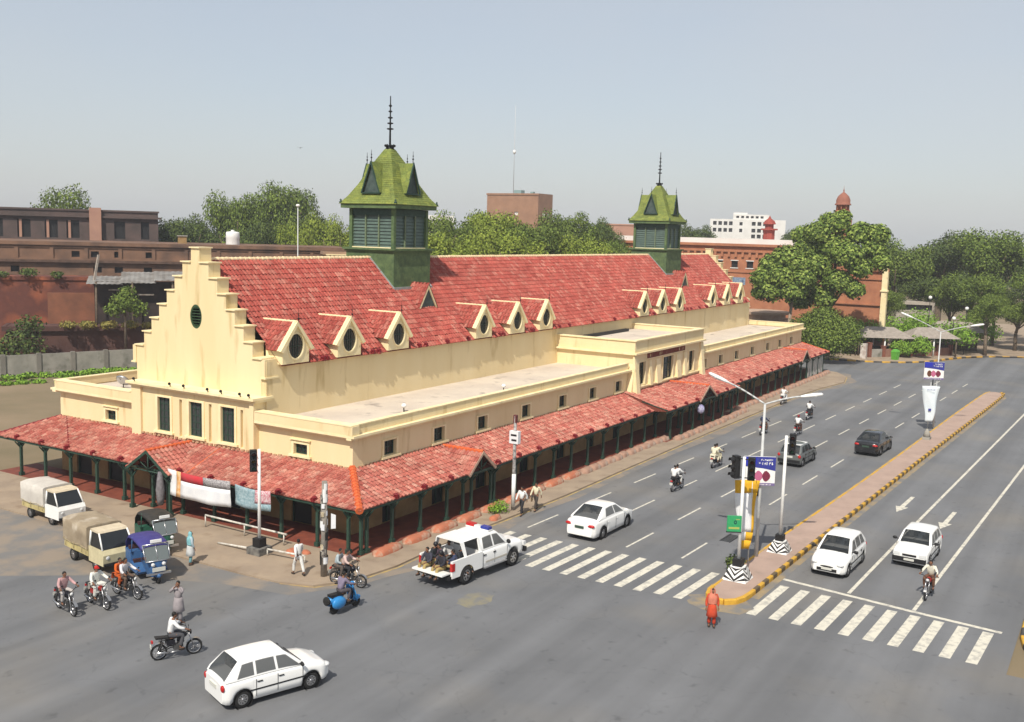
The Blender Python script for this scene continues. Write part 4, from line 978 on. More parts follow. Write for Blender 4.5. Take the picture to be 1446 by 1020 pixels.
def greenhouse(P, parent, paint):
    """cabin: loft; P['cab'] = (xa windscreen base, xb top front, xc top rear, xd rear base), roof height, widths"""
    xa, xb, xc, xd = P['cab']; zb0, zr = P['belt'], P['roof']; wb, wr = P['wb'], P['wr_']
    xs = sorted({xa, xd, *[xa+(xb-xa)*i/5 for i in range(6)], *[xb+(xc-xb)*i/8 for i in range(9)], *[xc+(xd-xc)*i/5 for i in range(6)]})
    def sec(x):
        zbelt = sm(P['top'], x)-.02
        if x < xd+1e-9 and False: pass
        if x <= xb and xa > xb: pass
        # heading forward = +x: xa (front base) > xb > xc > xd
        if x >= xb: t = (xa-x)/(xa-xb)
        elif x <= xc: t = (x-xd)/(xc-xd)
        else: t = 1
        tt = max(0, min(1, t)); z = zbelt+(zr-zbelt)*(tt if tt >= 1 else tt**.92)
        if xc < x < xb: z += .035*sin(pi*(x-xc)/(xb-xc))
        w = wb+(wr-wb)*max(0, (z-zbelt))/(zr-zbelt); wbb = min(wb, sm(P['w'], x)*.955)
        w = min(w, wbb)
        return [(x, wbb, zbelt-.01), (x, wbb+(w-wbb)*.12, zbelt+(z-zbelt)*.12), (x, wbb+(w-wbb)*.86, zbelt+(z-zbelt)*.86), (x, w*.97, z-.01*tt), (x, w*.86, z+.008*tt), (x, w*.4, z+.02*tt), (x, 0, z+.024*tt)]
    rows = [sec(x) for x in sorted(xs, reverse=True)]; X = sorted(xs, reverse=True)
    keys = {}
    def add(key, quad):
        keys.setdefault(key, MB()).add(quad, [(0, 1, 2, 3)], 0, True)
    pil = P['pillars']
    for i in range(len(rows)-1):
        xm = (X[i]+X[i+1])/2
        for k in range(6):
            for s_ in (1, -1):
                q = [(x, s_*y, z) for x, y, z in (rows[i][k], rows[i+1][k], rows[i+1][k+1], rows[i][k+1])]
                if k <= 2: key = 'cabin'
                else:
                    if xm > xb: key = 'windscreen' if k >= 4 else 'cabin'
                    elif xm < xc: key = 'rear_window' if k >= 4 else 'cabin'
                    else: key = 'cabin'
                add(key, q)
    for key, mb in keys.items():
        mb.build(key, CGLASS if key != 'cabin' else paint, parent)
    # seats seen through the glass
    zt = sm(P['top'], (xa+xd)/2); SEAT = mat('pale_seat_cover', (.34, .32, .29), (.26, .25, .23), .9, 4)
    if P['belt'] < 1.05:
        for xs_, ys_ in ((xb-.62, .36), (xb-.62, -.36), (xc+.12, .36), (xc+.12, -.36)):
            m = MB(); m.box(xs_-.05, xs_+.06, ys_-.24, ys_+.24, zt-.1, zt+.13); m.box(xs_-.04, xs_+.04, ys_-.12, ys_+.12, zt+.13, zt+.27); m.build('seat', SEAT, parent)
        m = MB(); m.box(xa-.42, xa-.08, -.6, .6, zt-.04, zt+.05); m.build('dashboard', BLACKP, parent)
        m = MB(); m.ball((xb-.50, -.36, zt+.14), .09, .13, .22); m.ball((xb-.48, -.36, zt+.36), .08, .075, .10); m.build('occupant', mat('occupant_shirt', (.5, .48, .45), rough=.9), parent)
    # side windows: clean polygons laid 6 mm proud on the tumblehome
    def side(x, f):
        s_ = None
        r = sec(x); a, b = r[0], r[2]; f = min(f/.86, 1)
        return V(x, a[1]+(b[1]-a[1])*f+.010, a[2]+(b[2]-a[2])*f)
    for (u0, u1, v0, v1) in P['windows']:   # base x0,x1 and top x0,x1 (forward first)
        for s_ in (1, -1):
            m = MB(); nseg = 5; lo, hi = .10, .84
            for i in range(nseg):
                f0, f1 = i/nseg, (i+1)/nseg
                def pt(t, top):
                    x = (v0+(v1-v0)*t) if top else (u0+(u1-u0)*t); p = side(x, hi if top else lo); return (p.x, s_*p.y, p.z)
                m.quad(pt(f0, 0), pt(f1, 0), pt(f1, 1), pt(f0, 1))
            m.build('side_window', CGLASS, parent)
def person_dummy(parent, x, y, z, c):
    pass
def make_car(name, label, cat, loc, rz, kind, paint, scale, group=None, tint=None):
    root = thing(name, label, cat, loc, rz, group, scale)
    if kind == 'sedan':
        P = dict(x0=-2.22, x1=2.22, zb=.2, ar=.36, wr=.3, axles=(-1.28, 1.32), belt=.95, roof=1.44, wb=.79, wr_=.60,
                 w=[(-2.22, .70), (-2.0, .81), (-1.2, .86), (1.2, .86), (1.9, .80), (2.22, .62)],
                 top=[(-2.22, .82), (-2.1, .97), (-1.5, 1.02), (-.4, 1.0), (.9, .97), (1.5, .90), (2.05, .74), (2.22, .60)],
                 shoulder=[(-2.22, .70), (-1.9, .85), (0, .86), (1.2, .82), (2.0, .66), (2.22, .5)],
                 cab=(1.05, .28, -.85, -1.72), pillars=(), windows=[(.86, .02, .30, -.04), (-.06, -.98, -.10, -.80)])
    elif kind == 'hatch':
        P = dict(x0=-1.82, x1=1.85, zb=.2, ar=.33, wr=.28, axles=(-1.18, 1.14), belt=.95, roof=1.42, wb=.74, wr_=.58,
                 w=[(-1.82, .70), (-1.6, .77), (-1, .79), (1, .79), (1.55, .76), (1.85, .60)],
                 top=[(-1.82, .86), (-1.7, .94), (-.4, .96), (.75, .93), (1.3, .86), (1.7, .74), (1.85, .60)],
                 shoulder=[(-1.82, .74), (-1.5, .82), (0, .82), (1.0, .78), (1.7, .62), (1.85, .5)],
                 cab=(.92, .28, -1.25, -1.74), pillars=(), windows=[(.76, 0, .30, -.03), (-.08, -.72, -.11, -.72), (-.80, -1.36, -.80, -1.16)])
    else:        # old boxy hatch
        P = dict(x0=-1.75, x1=1.78, zb=.2, ar=.32, wr=.27, axles=(-1.1, 1.1), belt=.93, roof=1.37, wb=.74, wr_=.61,
                 w=[(-1.75, .74), (-1.6, .77), (1, .77), (1.6, .75), (1.78, .70)],
                 top=[(-1.75, .84), (-1.68, .92), (-.4, .93), (.70, .91), (1.3, .87), (1.7, .79), (1.78, .70)],
                 shoulder=[(-1.75, .74), (-1.5, .80), (0, .80), (1.0, .78), (1.7, .70), (1.78, .6)],
                 cab=(.80, .30, -1.2, -1.66), pillars=(), windows=[(.66, 0, .32, -.02), (-.08, -.68, -.10, -.68), (-.76, -1.30, -.76, -1.1)])
    sh = car_shell(P); sh['body'].build('body', paint, root); greenhouse(P, root, paint)
    x0, x1 = P['x0'], P['x1']; wf = sm(P['w'], x1-.05); wrr = sm(P['w'], x0+.05)
    for a in P['axles']:
        for s_ in (1, -1):
            wheel(root, a, s_*(sm(P['w'], a)-.12), P['wr'], .18, s_, spokes=7 if kind == 'sedan' else 9)
            b = MB(); b.lathe([(P['ar']-.012, -.14), (P['ar']-.012, .10)], (a, s_*(sm(P['w'], a)-.14), P['wr']), n=20, axis='y', caps=False); b.build('wheel_well', BLACKP, root)
    b = MB(); b.box(x0+.15, x1-.15, -.66, .66, .17, .24); b.build('underbody', BLACKP, root)
    for s_ in (1, -1):     # lamps
        b = MB()
        if kind == 'sedan': b.ball((x0+.06, s_*(wrr-.12), .78), .10, .20, .085, n=12, k=6)
        else: b.ball((x0+.03, s_*(wrr-.08), .74), .055, .11, .12, n=10, k=6)
        b.build('tail_lamp', REDL, root)
        b = MB()
        if kind == 'old': b.box(x1-.10, x1+.012, s_*(wf-.16)-.14, s_*(wf-.16)+.14, .56, .70)
        else: b.ball((x1-.10, s_*(wf-.10), .62), .15, .17, .075, n=12, k=6)
        b.build('headlight', CLEARL, root)
        b = MB(); xm = P['cab'][0]-.18; b.box(xm-.10, xm+.02, s_*(P['wb']+.02), s_*(P['wb']+.05), .97, 1.0) if False else None
        b.ball((xm, s_*(P['wb']+.16), 1.0), .05, .11, .075, n=8, k=5); b.tube((xm, s_*(P['wb']-.02), .95), (xm, s_*(P['wb']+.1), .98), .02); b.build('wing_mirror', BLACKP if kind != 'sedan' else paint, root)
        for hx in ((-.0, -.95) if kind == 'sedan' else (-.0, -.72)):
            b = MB(); y = sm(P['w'], hx); b.box(hx-.0, hx+.17, s_*y-.012, s_*y+.022, .74, .775); b.build('door_handle', paint if kind == 'sedan' else BLACKP, root)
        b = MB()
        for hx in ((.88, -.03, -1.0) if kind == 'sedan' else (.82, -.04, -.76)):
            for k in range(5):
                z0 = .3+k*.11; b.box(hx-.006, hx+.006, s_*sm(P['w'], hx)*1.0-.01, s_*sm(P['w'], hx)*1.0+.004, z0, z0+.11)
        b.build('door_seam', BLACKP, root)
        b = MB(); b.box(-.95, 1.0, s_*(sm(P['w'], 0))-.01, s_*(sm(P['w'], 0))+.015, .50, .545)
        if kind != 'sedan': b.build('side_moulding', BLACKP, root)
    b = MB()
    if kind == 'old': b.box(x1-.06, x1+.05, -.72, .72, .30, .50); b.box(x0-.05, x0+.06, -.72, .72, .32, .5)
    else: b.box(x1-.10, x1+.02, -.42, .42, .30, .42)
    b.build('bumper', BLACKP, root)
    b = MB(); b.box(x1-.05, x1+.015, -.30, .30, .55, .64) if kind == 'old' else b.ball((x1-.02, 0, .49), .045, .33, .05, n=12, k=5); b.build('grille', BLACKP, root)
    b = MB(); b.box(x1+.022, x1+.055, -.22, .22, .36, .46); b.box(x0-.03, x0+.0, -.24, .24, .62, .74); b.build('number_plate', PLATE if kind != 'sedan' else mat('dark_plate', (.04, .07, .05), rough=.5), root)
    b = MB(); xw = P['cab'][0]
    for y in (-.35, .2): b.tube((xw-.02, y, sm(P['top'], xw)+.02), (xw-.25, y+.35, sm(P['top'], xw)+.20), .008, n=4)
    b.build('wiper', BLACKP, root)
    # seats seen through the glass
    return root
make_car('sedan_car', 'white saloon car seen from behind, driving past the zebra crossing', 'car', (12.05, -7.5, 0), R(-1.5), 'sedan', CARW, 1.13)
make_car('sedan_car', 'black saloon car with red tail lamps driving away beside the median', 'car', (44.9, -15.55, 0), R(-2.5), 'sedan', CARB, 1.13)
make_car('hatchback_car', 'white rounded hatchback waiting nearest the median at the stop line', 'car', (13.55, -20.3, 0), R(178), 'hatch', CARW, 1.16)
make_car('hatchback_car', 'white boxy hatchback with a black bumper waiting in the middle lane behind a motorcyclist', 'car', (17.45, -23.45, 0), R(178), 'old', CARW, 1.14)
make_car('hatchback_car', 'dusty grey hatchback with a pale roof driving away behind the signal pole', 'car', (36.8, -11.7, 0), R(-2.5), 'old', CARG, 1.13)
gh = [o for o in COL.objects if o.name.startswith('hatchback_car')][-1]
b = MB(); b.box(-1.15, .25, -.56, .56, 1.385, 1.405); b.build('roof_panel', WHITE, gh)
make_car('hatchback_car', 'white car in the foreground nearest the camera, only car left of the pickup', 'car', (-13.0, -6.6, 0), R(-20), 'hatch', CARW, 1.12)
# ------------------------------------------------------------------ police pickup
def pickup():
    root = thing('pickup_truck', 'white double cab police pickup with roof light bar, tailgate down and men in the bed', 'pickup', (2.15, -5.5, 0), R(-6.4), scale=1.17)
    P = dict(x0=-.55, x1=2.48, zb=.42, ar=.44, wr=.38, axles=(1.55,), belt=1.1, roof=1.72, wb=.80, wr_=.66,
             w=[(-.55, .88), (1.2, .88), (2.1, .84), (2.48, .70)],
             top=[(-.55, 1.16), (.9, 1.16), (1.3, 1.12), (2.2, 1.02), (2.40, .92), (2.48, .80)],
             shoulder=[(-.55, .98), (1.2, .98), (2.2, .88), (2.48, .7)],
             cab=(1.25, .55, -.52, -.56), pillars=(), windows=[(1.02, .30, .56, .22), (.20, -.42, .14, -.42)])
    car_shell(P)['body'].build('body', CARW, root); greenhouse(P, root, CARW)
    # bed sides, floor
    for s_ in (1, -1):
        b = MB(); a = -1.53; rr = .44; xs = [-.56]+[a+rr*cos(pi*k/10) for k in range(11)]+[-2.45]
        top = 1.14
        for x, x2 in zip(xs, xs[1:]):
            z = lambda xx: max(.45, .38+math.sqrt(max(0, rr*rr-(xx-a)**2)))
            b.add([(x, s_*.88, z(x)), (x2, s_*.88, z(x2)), (x2, s_*.88, top), (x, s_*.88, top), (x, s_*.78, max(z(x), .6)), (x2, s_*.78, max(z(x2), .6)), (x2, s_*.78, top), (x, s_*.78, top)], [(0, 1, 2, 3), (7, 6, 5, 4), (3, 2, 6, 7), (4, 5, 1, 0)])
        b.quad((-2.45, s_*.88, .45), (-2.45, s_*.78, .45), (-2.45, s_*.78, top), (-2.45, s_*.88, top)); b.build('bed_side', CARW, root)
        b = MB(); b.box(-2.46, -2.30, s_*.885-.01, s_*.885+.01, .74, 1.06) ; b.box(-2.475, -2.452, s_*.83-.055, s_*.83+.055, .74, 1.06); b.build('tail_lamp', REDL, root)
        b = MB(); b.box(2.28, 2.44, s_*.72-.13, s_*.72+.11, .74, .90); b.build('headlight', CLEARL, root)
        b = MB(); b.box(-.5, 1.0, s_*.90-.05, s_*.90+.05, .40, .45); b.build('side_step', STEEL, root)
        b = MB(); b.ball((1.0, s_*1.0, 1.24), .05, .12, .10, n=8, k=5); b.build('wing_mirror', BLACKP, root)
        for hx in (.15, -.48): b = MB(); b.box(hx, hx+.16, s_*.885-.01, s_*.885+.02, .93, .97); b.build('door_handle', BLACKP, root)
        b = MB(); b.box(-.35, 1.05, s_*.882-.005, s_*.882+.008, .60, .68); b.build('side_moulding', mat('grey_moulding', (.45, .42, .36), rough=.6), root)
        for a in (1.55, -1.53): wheel(root, a, s_*.76, .38, .25, s_, spokes=6)
        b = MB()
        for hx in (1.08, .24, -.50): b.box(hx-.006, hx+.006, s_*.881-.004, s_*.881+.004, .5, 1.06)
        b.build('door_seam', BLACKP, root)
    b = MB(); b.box(-2.44, -.57, -.775, .775, .62, .68); b.build('bed_floor', mat('dark_bed_liner', (.05, .05, .05), (.08, .08, .08), .8), root)
    b = MB(); b.box(-2.98, -2.47, -.80, .80, .64, .70); b.build('tailgate', CARW, root)
    b = MB(); b.box(-2.62, -2.47, -.85, .85, .42, .55); b.build('bumper', BLACKP, root)
    b = MB(); b.box(-2.72, -2.625, -.3, .3, .36, .44); b.build('tow_step', STEEL, root)
    b = MB(); b.box(2.40, 2.55, -.82, .82, .42, .62); b.box(2.44, 2.50, -.35, .35, .70, .85); b.build('bumper', BLACKP, root)
    # open canopy over the front of the bed
    c = MB(); zr = 1.74
    c.prism([(-.57, -.66, 1.70), (-.57, .66, 1.70), (-.57, .60, zr+.02), (-.57, -.60, zr+.02)], (-1.15, 0, 0)); c.build('canopy_roof', CARW, root)
    for s_ in (1, -1):
        c = MB(); c.prism([(-1.50, s_*.84, 1.14), (-1.62, s_*.84, 1.14), (-1.72, s_*.66, 1.71), (-1.52, s_*.66, 1.71)], (0, -s_*.06, 0)); c.prism([(-.57, s_*.84, 1.14), (-.70, s_*.84, 1.14), (-.66, s_*.66, 1.71), (-.57, s_*.66, 1.71)], (0, -s_*.06, 0)); c.build('canopy_pillar', CARW, root)
    lb = MB(); lb.box(.10, .36, -.62, .62, 1.77, 1.82); lo = lb.build('light_bar', WHITE, root)
    for s_, m in ((1, REDL), (-1, mat('blue_lamp_lens', (.02, .035, .25), rough=.2))):
        b = MB(); b.box(.11, .35, min(s_*.18, s_*.60), max(s_*.18, s_*.60), 1.822, 1.94); b.build('beacon', m, lo)
    b = MB(); b.box(.12, .34, -.175, .175, 1.822, 1.90); b.build('speaker', CLEARL, lo)
    return root
pk = pickup()
# ------------------------------------------------------------------ motorcycles
def motorcycle(tankm, loc, rz, label, group, scale=1.08, rack=False):
    root = thing('motorcycle', label, 'motorcycle', loc, rz, group, scale)
    for i, x in enumerate((.62, -.60)):
        w = link('wheel', None, root, (x, 0, .29)); t = MB()
        t.lathe([(.225, -.03), (.27, -.04), (.29, -.018), (.29, .018), (.27, .04), (.225, .03)], n=20, axis='y', caps=False); t.build('tyre', RUBBER, w)
        m = MB(); m.lathe([(.228, -.022), (.212, 0), (.228, .022)], n=18, axis='y', caps=False); m.lathe([(.05, -.05), (.05, .05)], n=8, axis='y')
        for k in range(10): a = 2*pi*k/10; m.tube((.04*cos(a), .02, .04*sin(a)), (.22*cos(a+.2), 0, .22*sin(a+.2)), .005, n=3)
        m.build('rim', STEEL, w)
    b = MB(); b.path([(-.60, .06, .29), (-.22, .08, .42), (.05, .05, .40), (.35, 0, .80)], .022); b.path([(-.60, -.06, .29), (-.22, -.08, .42), (.05, -.05, .40)], .022); b.path([(-.62, .10, .74), (-.25, .08, .70), (.35, 0, .80)], .02); b.path([(-.62, -.10, .74), (-.25, -.08, .70), (.3, 0, .78)], .02)
    for s_ in (1, -1): b.tube((-.60, s_*.1, .30), (-.48, s_*.1, .68), .03)
    b.build('frame', BLACKP, root)
    b = MB(); b.box(-.10, .22, -.10, .10, .30, .50); b.tube((.08, 0, .45), (.24, 0, .60), .08, .07, 8); b.build('engine', mat('engine_grey', (.12, .12, .12), rough=.5, metal=.5), root)
    b = MB(); b.ball((.16, 0, .80), .24, .125, .12, n=12, k=8); b.build('fuel_tank', tankm, root)
    b = MB()
    for s_ in (1, -1): b.box(-.36, -.06, s_*.11-.015, s_*.11+.015, .52, .70)
    b.build('side_panel', tankm, root)
    b = MB(); b.prism([(.0, -.11, .78), (-.35, -.12, .76), (-.72, -.11, .80), (-.74, -.11, .86), (-.35, -.12, .83), (.0, -.11, .86)], (0, .23, 0)); b.build('seat', BLACKP, root)
    b = MB()
    for s_ in (1, -1): b.tube((.62, s_*.075, .29), (.42, s_*.075, .86), .018)
    b.build('front_fork', STEEL, root)
    b = MB(); b.path([(.30, .34, 1.02), (.38, .20, 1.03), (.40, .06, .93), (.40, -.06, .93), (.38, -.20, 1.03), (.30, -.34, 1.02)], .014); b.tube((.30, .34, 1.02), (.24, .40, 1.01), .02); b.tube((.30, -.34, 1.02), (.24, -.40, 1.01), .02); b.build('handlebar', BLACKP, root)
    b = MB(); b.lathe([(.02, -.1), (.08, -.06), (.09, .0), (.085, .02)], (.50, 0, .86), n=12, axis='x'); h = b.build('headlight', BLACKP, root); b = MB(); b.lathe([(.001, .028), (.082, .022)], (.50, 0, .86), n=12, axis='x'); b.build('lens', CLEARL, h)
    for s_ in (1, -1): b = MB(); b.tube((.38, s_*.2, 1.03), (.36, s_*.30, 1.20), .007, n=4); b.ball((.36, s_*.30, 1.22), .015, .05, .035, n=6, k=4); b.build('mirror', BLACKP, root)
    b = MB()
    for cx, r_, a0, a1 in ((.62, .325, 30, 150), (-.60, .335, 40, 175)):
        n = 8
        for i in range(n):
            a, c = R(a0+(a1-a0)*i/n), R(a0+(a1-a0)*(i+1)/n)
            b.quad(*[(cx+r_*cos(t), y, .29+r_*sin(t)) for t, y in ((a, -.06), (c, -.06), (c, .06), (a, .06))])
    b.build('mudguard', mat('chrome_mudguard', (.4, .4, .4), rough=.3, metal=.8), root)
    b = MB(); b.path([(.20, -.08, .42), (.12, -.13, .27), (-.25, -.15, .27)], .02); b.tube((-.25, -.15, .27), (-.72, -.16, .33), .035, .045); b.build('exhaust', STEEL, root)
    b = MB(); b.box(-.86, -.80, -.07, .07, .66, .74); b.build('tail_lamp', REDL, root); b = MB(); b.box(-.885, -.865, -.10, .10, .48, .60); b.build('number_plate', PLATE, root)
    return root
RED_T = mat('red_tank', (.30, .02, .015), rough=.3); BLK_T = mat('black_tank', (.015, .015, .02), rough=.3); BLU_T = mat('dark_blue_tank', (.02, .03, .09), rough=.3)
BIKES = [   # tank, x, y, heading deg, label
    ('m1', BLK_T, 23.3, -7.55, -3, 'black motorcycle with two men in white shirts, nearest beyond the white saloon'),
    ('m2', BLU_T, 31.5, -7.3, -4, 'dark motorcycle carrying two riders in cream clothes'),
    ('m3', BLK_T, 46.0, -6.25, -2, 'black motorcycle of the rider in a navy shirt behind the lamp post'),
    ('m4', RED_T, 47.6, -8.75, -2, 'red and brown motorcycle ridden by the man with a red helmet'),
    ('m5', BLK_T, 56.1, -7.45, -2, 'black motorcycle of the white-shirted rider farthest down the mid road'),
    ('m6', BLU_T, 63.2, -2.95, -2, 'motorcycle of the rider in white beside the far kerb blocks'),
    ('m7', RED_T, 11.6, -24.95, 178, 'red motorcycle coming towards the camera beside the white boxy hatchback'),
    ('m8', BLK_T, -3.15, -1.95, -78, 'black motorcycle with two riders turning at the corner kerb'),
    ('m9', RED_T, -11.3, 5.1, -97, 'red motorcycle of the rider in a red cap, front wheel towards the camera'),
    ('m10', BLK_T, -9.85, 5.05, -88, 'black motorcycle beside the blue rickshaw with an orange-clad passenger'),
    ('m11', BLK_T, -12.5, 5.6, -100, 'motorcycle at the left edge with a rider in a pink checked shirt'),
    ('m12', BLK_T, -12.95, -1.75, -28, 'black motorcycle in the foreground ridden by a man in a white shirt'),
]
bikes = {}
for k, tm, x, y, h, lab in BIKES: bikes[k] = motorcycle(tm, (x, y, 0), R(h), lab, 'motorcycles among the traffic')
def scooter(loc, rz):
    root = thing('motor_scooter', 'bright blue motor scooter with a grey-shirted rider in the foreground', 'scooter', loc, rz, scale=1.1)
    BL = mat('bright_blue_paint', (.03, .22, .52), rough=.3, coat=.3)
    for x in (.60, -.55):
        w = link('wheel', None, root, (x, 0, .22)); t = MB(); t.lathe([(.13, -.04), (.2, -.05), (.22, -.02), (.22, .02), (.2, .05), (.13, .04)], n=16, axis='y'); t.build('tyre', RUBBER, w); m = MB(); m.lathe([(.001, .03), (.13, .03), (.13, -.03), (.001, -.03)], n=14, axis='y'); m.build('rim', STEEL, w)
    for s_ in (1, -1): b = MB(); b.ball((-.48, s_*.20, .48), .36, .13, .24, n=14, k=8); b.build('side_cowl', BL, root)
    b = MB(); b.ball((-.5, 0, .58), .40, .20, .20, n=12, k=8); b.build('rear_body', BL, root)
    b = MB(); b.box(-.15, .38, -.2, .2, .26, .31); b.build('footboard', BLACKP, root)
    b = MB(); vs = []
    for i in range(7):
        t = i/6; z = .28+t*.68; w = .20+.08*sin(pi*t)*1.2; x = .38+.10*t*(-1)+.12*(1-t)**2
        for j in range(7): a = -1+2*j/6; vs.append((x+.10*(1-a*a), a*w, z))
    b.add(vs, [(i*7+j, i*7+j+1, (i+1)*7+j+1, (i+1)*7+j) for i in range(6) for j in range(6)], 0, True); o = b.build('leg_shield', BL, root); md = o.modifiers.new('t', 'SOLIDIFY'); md.thickness = .03
    b = MB(); b.ball((.62, 0, .36), .24, .09, .12, n=12, k=6); b.build('front_mudguard', BL, root)
    b = MB(); b.prism([(-.05, -.13, .70), (-.80, -.13, .74), (-.80, -.13, .84), (-.05, -.13, .80)], (0, .26, 0)); b.build('seat', BLACKP, root)
    b = MB(); b.ball((.40, 0, 1.0), .12, .10, .09); b.build('handlebar_cowl', BL, root); b = MB(); b.tube((.36, -.36, 1.04), (.36, .36, 1.04), .02); b.tube((.42, 0, .3), (.38, 0, 1.0), .03); b.build('handlebar', BLACKP, root)
    b = MB(); b.lathe([(.001, .03), (.07, .02), (.07, -.02)], (.50, 0, 1.0), n=10, axis='x'); b.build('headlight', CLEARL, root)
    b = MB(); b.lathe([(.10, -.05), (.17, -.04), (.18, .0), (.17, .04), (.10, .05)], (-.95, 0, .62), n=14, axis='x'); b.build('spare_wheel', RUBBER, root)
    return root
sct = scooter((-5.55, -3.8, 0), R(-6))
# ------------------------------------------------------------------ auto rickshaws
def rickshaw(loc, rz, label, bodym, roofm, scale=1.1):
    root = thing('auto_rickshaw', label, 'rickshaw', loc, rz, 'auto rickshaws waiting at the left corner', scale)
    wheel(root, 1.02, 0, .24, .10, 1, spokes=5)
    for s_ in (1, -1): wheel(root, -.85, s_*.56, .24, .11, s_, spokes=5)
    b = MB()   # lower tub
    prof = [(-1.28, .36), (-1.30, .95), (-.55, .98), (-.50, .40)]
    b.prism([(x, -.62, z) for x, z in [(-1.28, .34), (-1.32, 1.0), (-.55, 1.0), (-.52, .62), (.35, .36), (.30, .26), (-1.1, .26)]], (0, 1.24, 0)); b.build('rear_body', bodym, root)
    b = MB(); vs = []   # rounded nose
    for i in range(7):
        t = i/6; z = .30+t*.70
        for j in range(9): a = -pi/2+pi*j/8; r_ = (.52 if i else .42); vs.append((.62+ (.52-.06*t)*cos(a)*1.0, (.30+.26*t)*sin(a)*1.0, z))
    b.add(vs, [(i*9+j, i*9+j+1, (i+1)*9+j+1, (i+1)*9+j) for i in range(6) for j in range(8)], 0, True); b.build('nose', bodym, root)
    b = MB(); b.ball((1.05, 0, .36), .24, .10, .12, n=10, k=6); b.build('front_mudguard', bodym, root)
    b = MB(); b.add([(1.07, -.46, 1.0), (1.07, .46, 1.0), (.74, .48, 1.58), (.74, -.48, 1.58)], [(0, 1, 2, 3)]); b.build('windscreen', mat('hazy_windscreen', (.12, .14, .14), rough=.12, spec=.6), root)
    b = MB(); b.path([(1.08, -.50, .98), (1.08, .50, .98), (.74, .52, 1.60), (.74, -.52, 1.60), (1.08, -.50, .98)], .025, 6); b.tube((1.08, 0, .98), (.74, 0, 1.6), .015); b.build('windscreen_frame', STEEL, root)
    for s_ in (1, -1):
        b = MB(); b.tube((.74, s_*.55, .95), (.72, s_*.52, 1.6), .02); b.build('cabin_post', bodym, root)
        b = MB(); b.tube((-.50, s_*.6, .95), (-.5, s_*.56, 1.66), .02); b.build('cabin_post', bodym, root)
    b = MB(); vs = []; xs = [(.80, 1.56), (.5, 1.66), (0, 1.72), (-.6, 1.73), (-1.05, 1.66), (-1.30, 1.45), (-1.34, 1.0)]
    for x, z in xs:
        for j in range(9): a = -pi/2+pi*j/8; vs.append((x, .60*sin(a), z-.16*(1-cos(a))**1.5 if z > 1.1 else z))
    b.add(vs, [(i*9+j, i*9+j+1, (i+1)*9+j+1, (i+1)*9+j) for i in range(len(xs)-1) for j in range(8)], 0, True); o = b.build('hood', roofm, root); md = o.modifiers.new('t', 'SOLIDIFY'); md.thickness = .03
    b = MB(); b.box(-.95, -.35, -.55, .55, .56, .70); b.box(-1.12, -.95, -.55, .55, .70, 1.15); b.box(.05, .40, -.22, .22, .56, .66); b.build('seat', mat('dark_seat', (.05, .02, .02), rough=.7), root)
    b = MB(); b.tube((.70, -.3, 1.05), (.70, .3, 1.05), .018); b.tube((.85, 0, .6), (.70, 0, 1.05), .02); b.build('handlebar', BLACKP, root)
    for s_ in (1, -1): b = MB(); b.lathe([(.001, .06), (.075, .05), (.08, -.02), (.03, -.06)], (1.12, s_*.22, .84), n=10, axis='x'); b.build('headlight', CLEARL, root)
    b = MB(); b.box(1.16, 1.20, -.26, .26, .56, .72); b.build('number_plate', PLATE, root)
    b = MB(); b.box(1.10, 1.18, -.5, .5, .42, .50); b.build('bumper', STEEL, root)
    b = MB(); b.box(.72, .78, -.2, .25, 1.66, 1.78); b.build('roof_sign', WHITE, root)
    return root
BLUE_R = mat('rickshaw_blue_paint', (.035, .10, .26), (.05, .13, .28), .4, 4); BLUE_H = mat('blue_vinyl_hood', (.035, .03, .16), (.05, .045, .20), .6, 3)
GRN_R = mat('rickshaw_green_paint', (.02, .09, .06), (.03, .12, .08), .4, 4); BLK_H = mat('black_vinyl_hood', (.02, .02, .018), (.04, .035, .03), .6, 3)
rk1 = rickshaw((-7.5, 6.4, 0), R(-112), 'blue auto rickshaw with a blue hood, nearest of the waiting rickshaws', BLUE_R, BLUE_H, 1.12)
rk2 = rickshaw((-4.65, 9.25, 0), R(-110), 'dark green auto rickshaw with a black hood behind the blue one', GRN_R, BLK_H, 1.12)
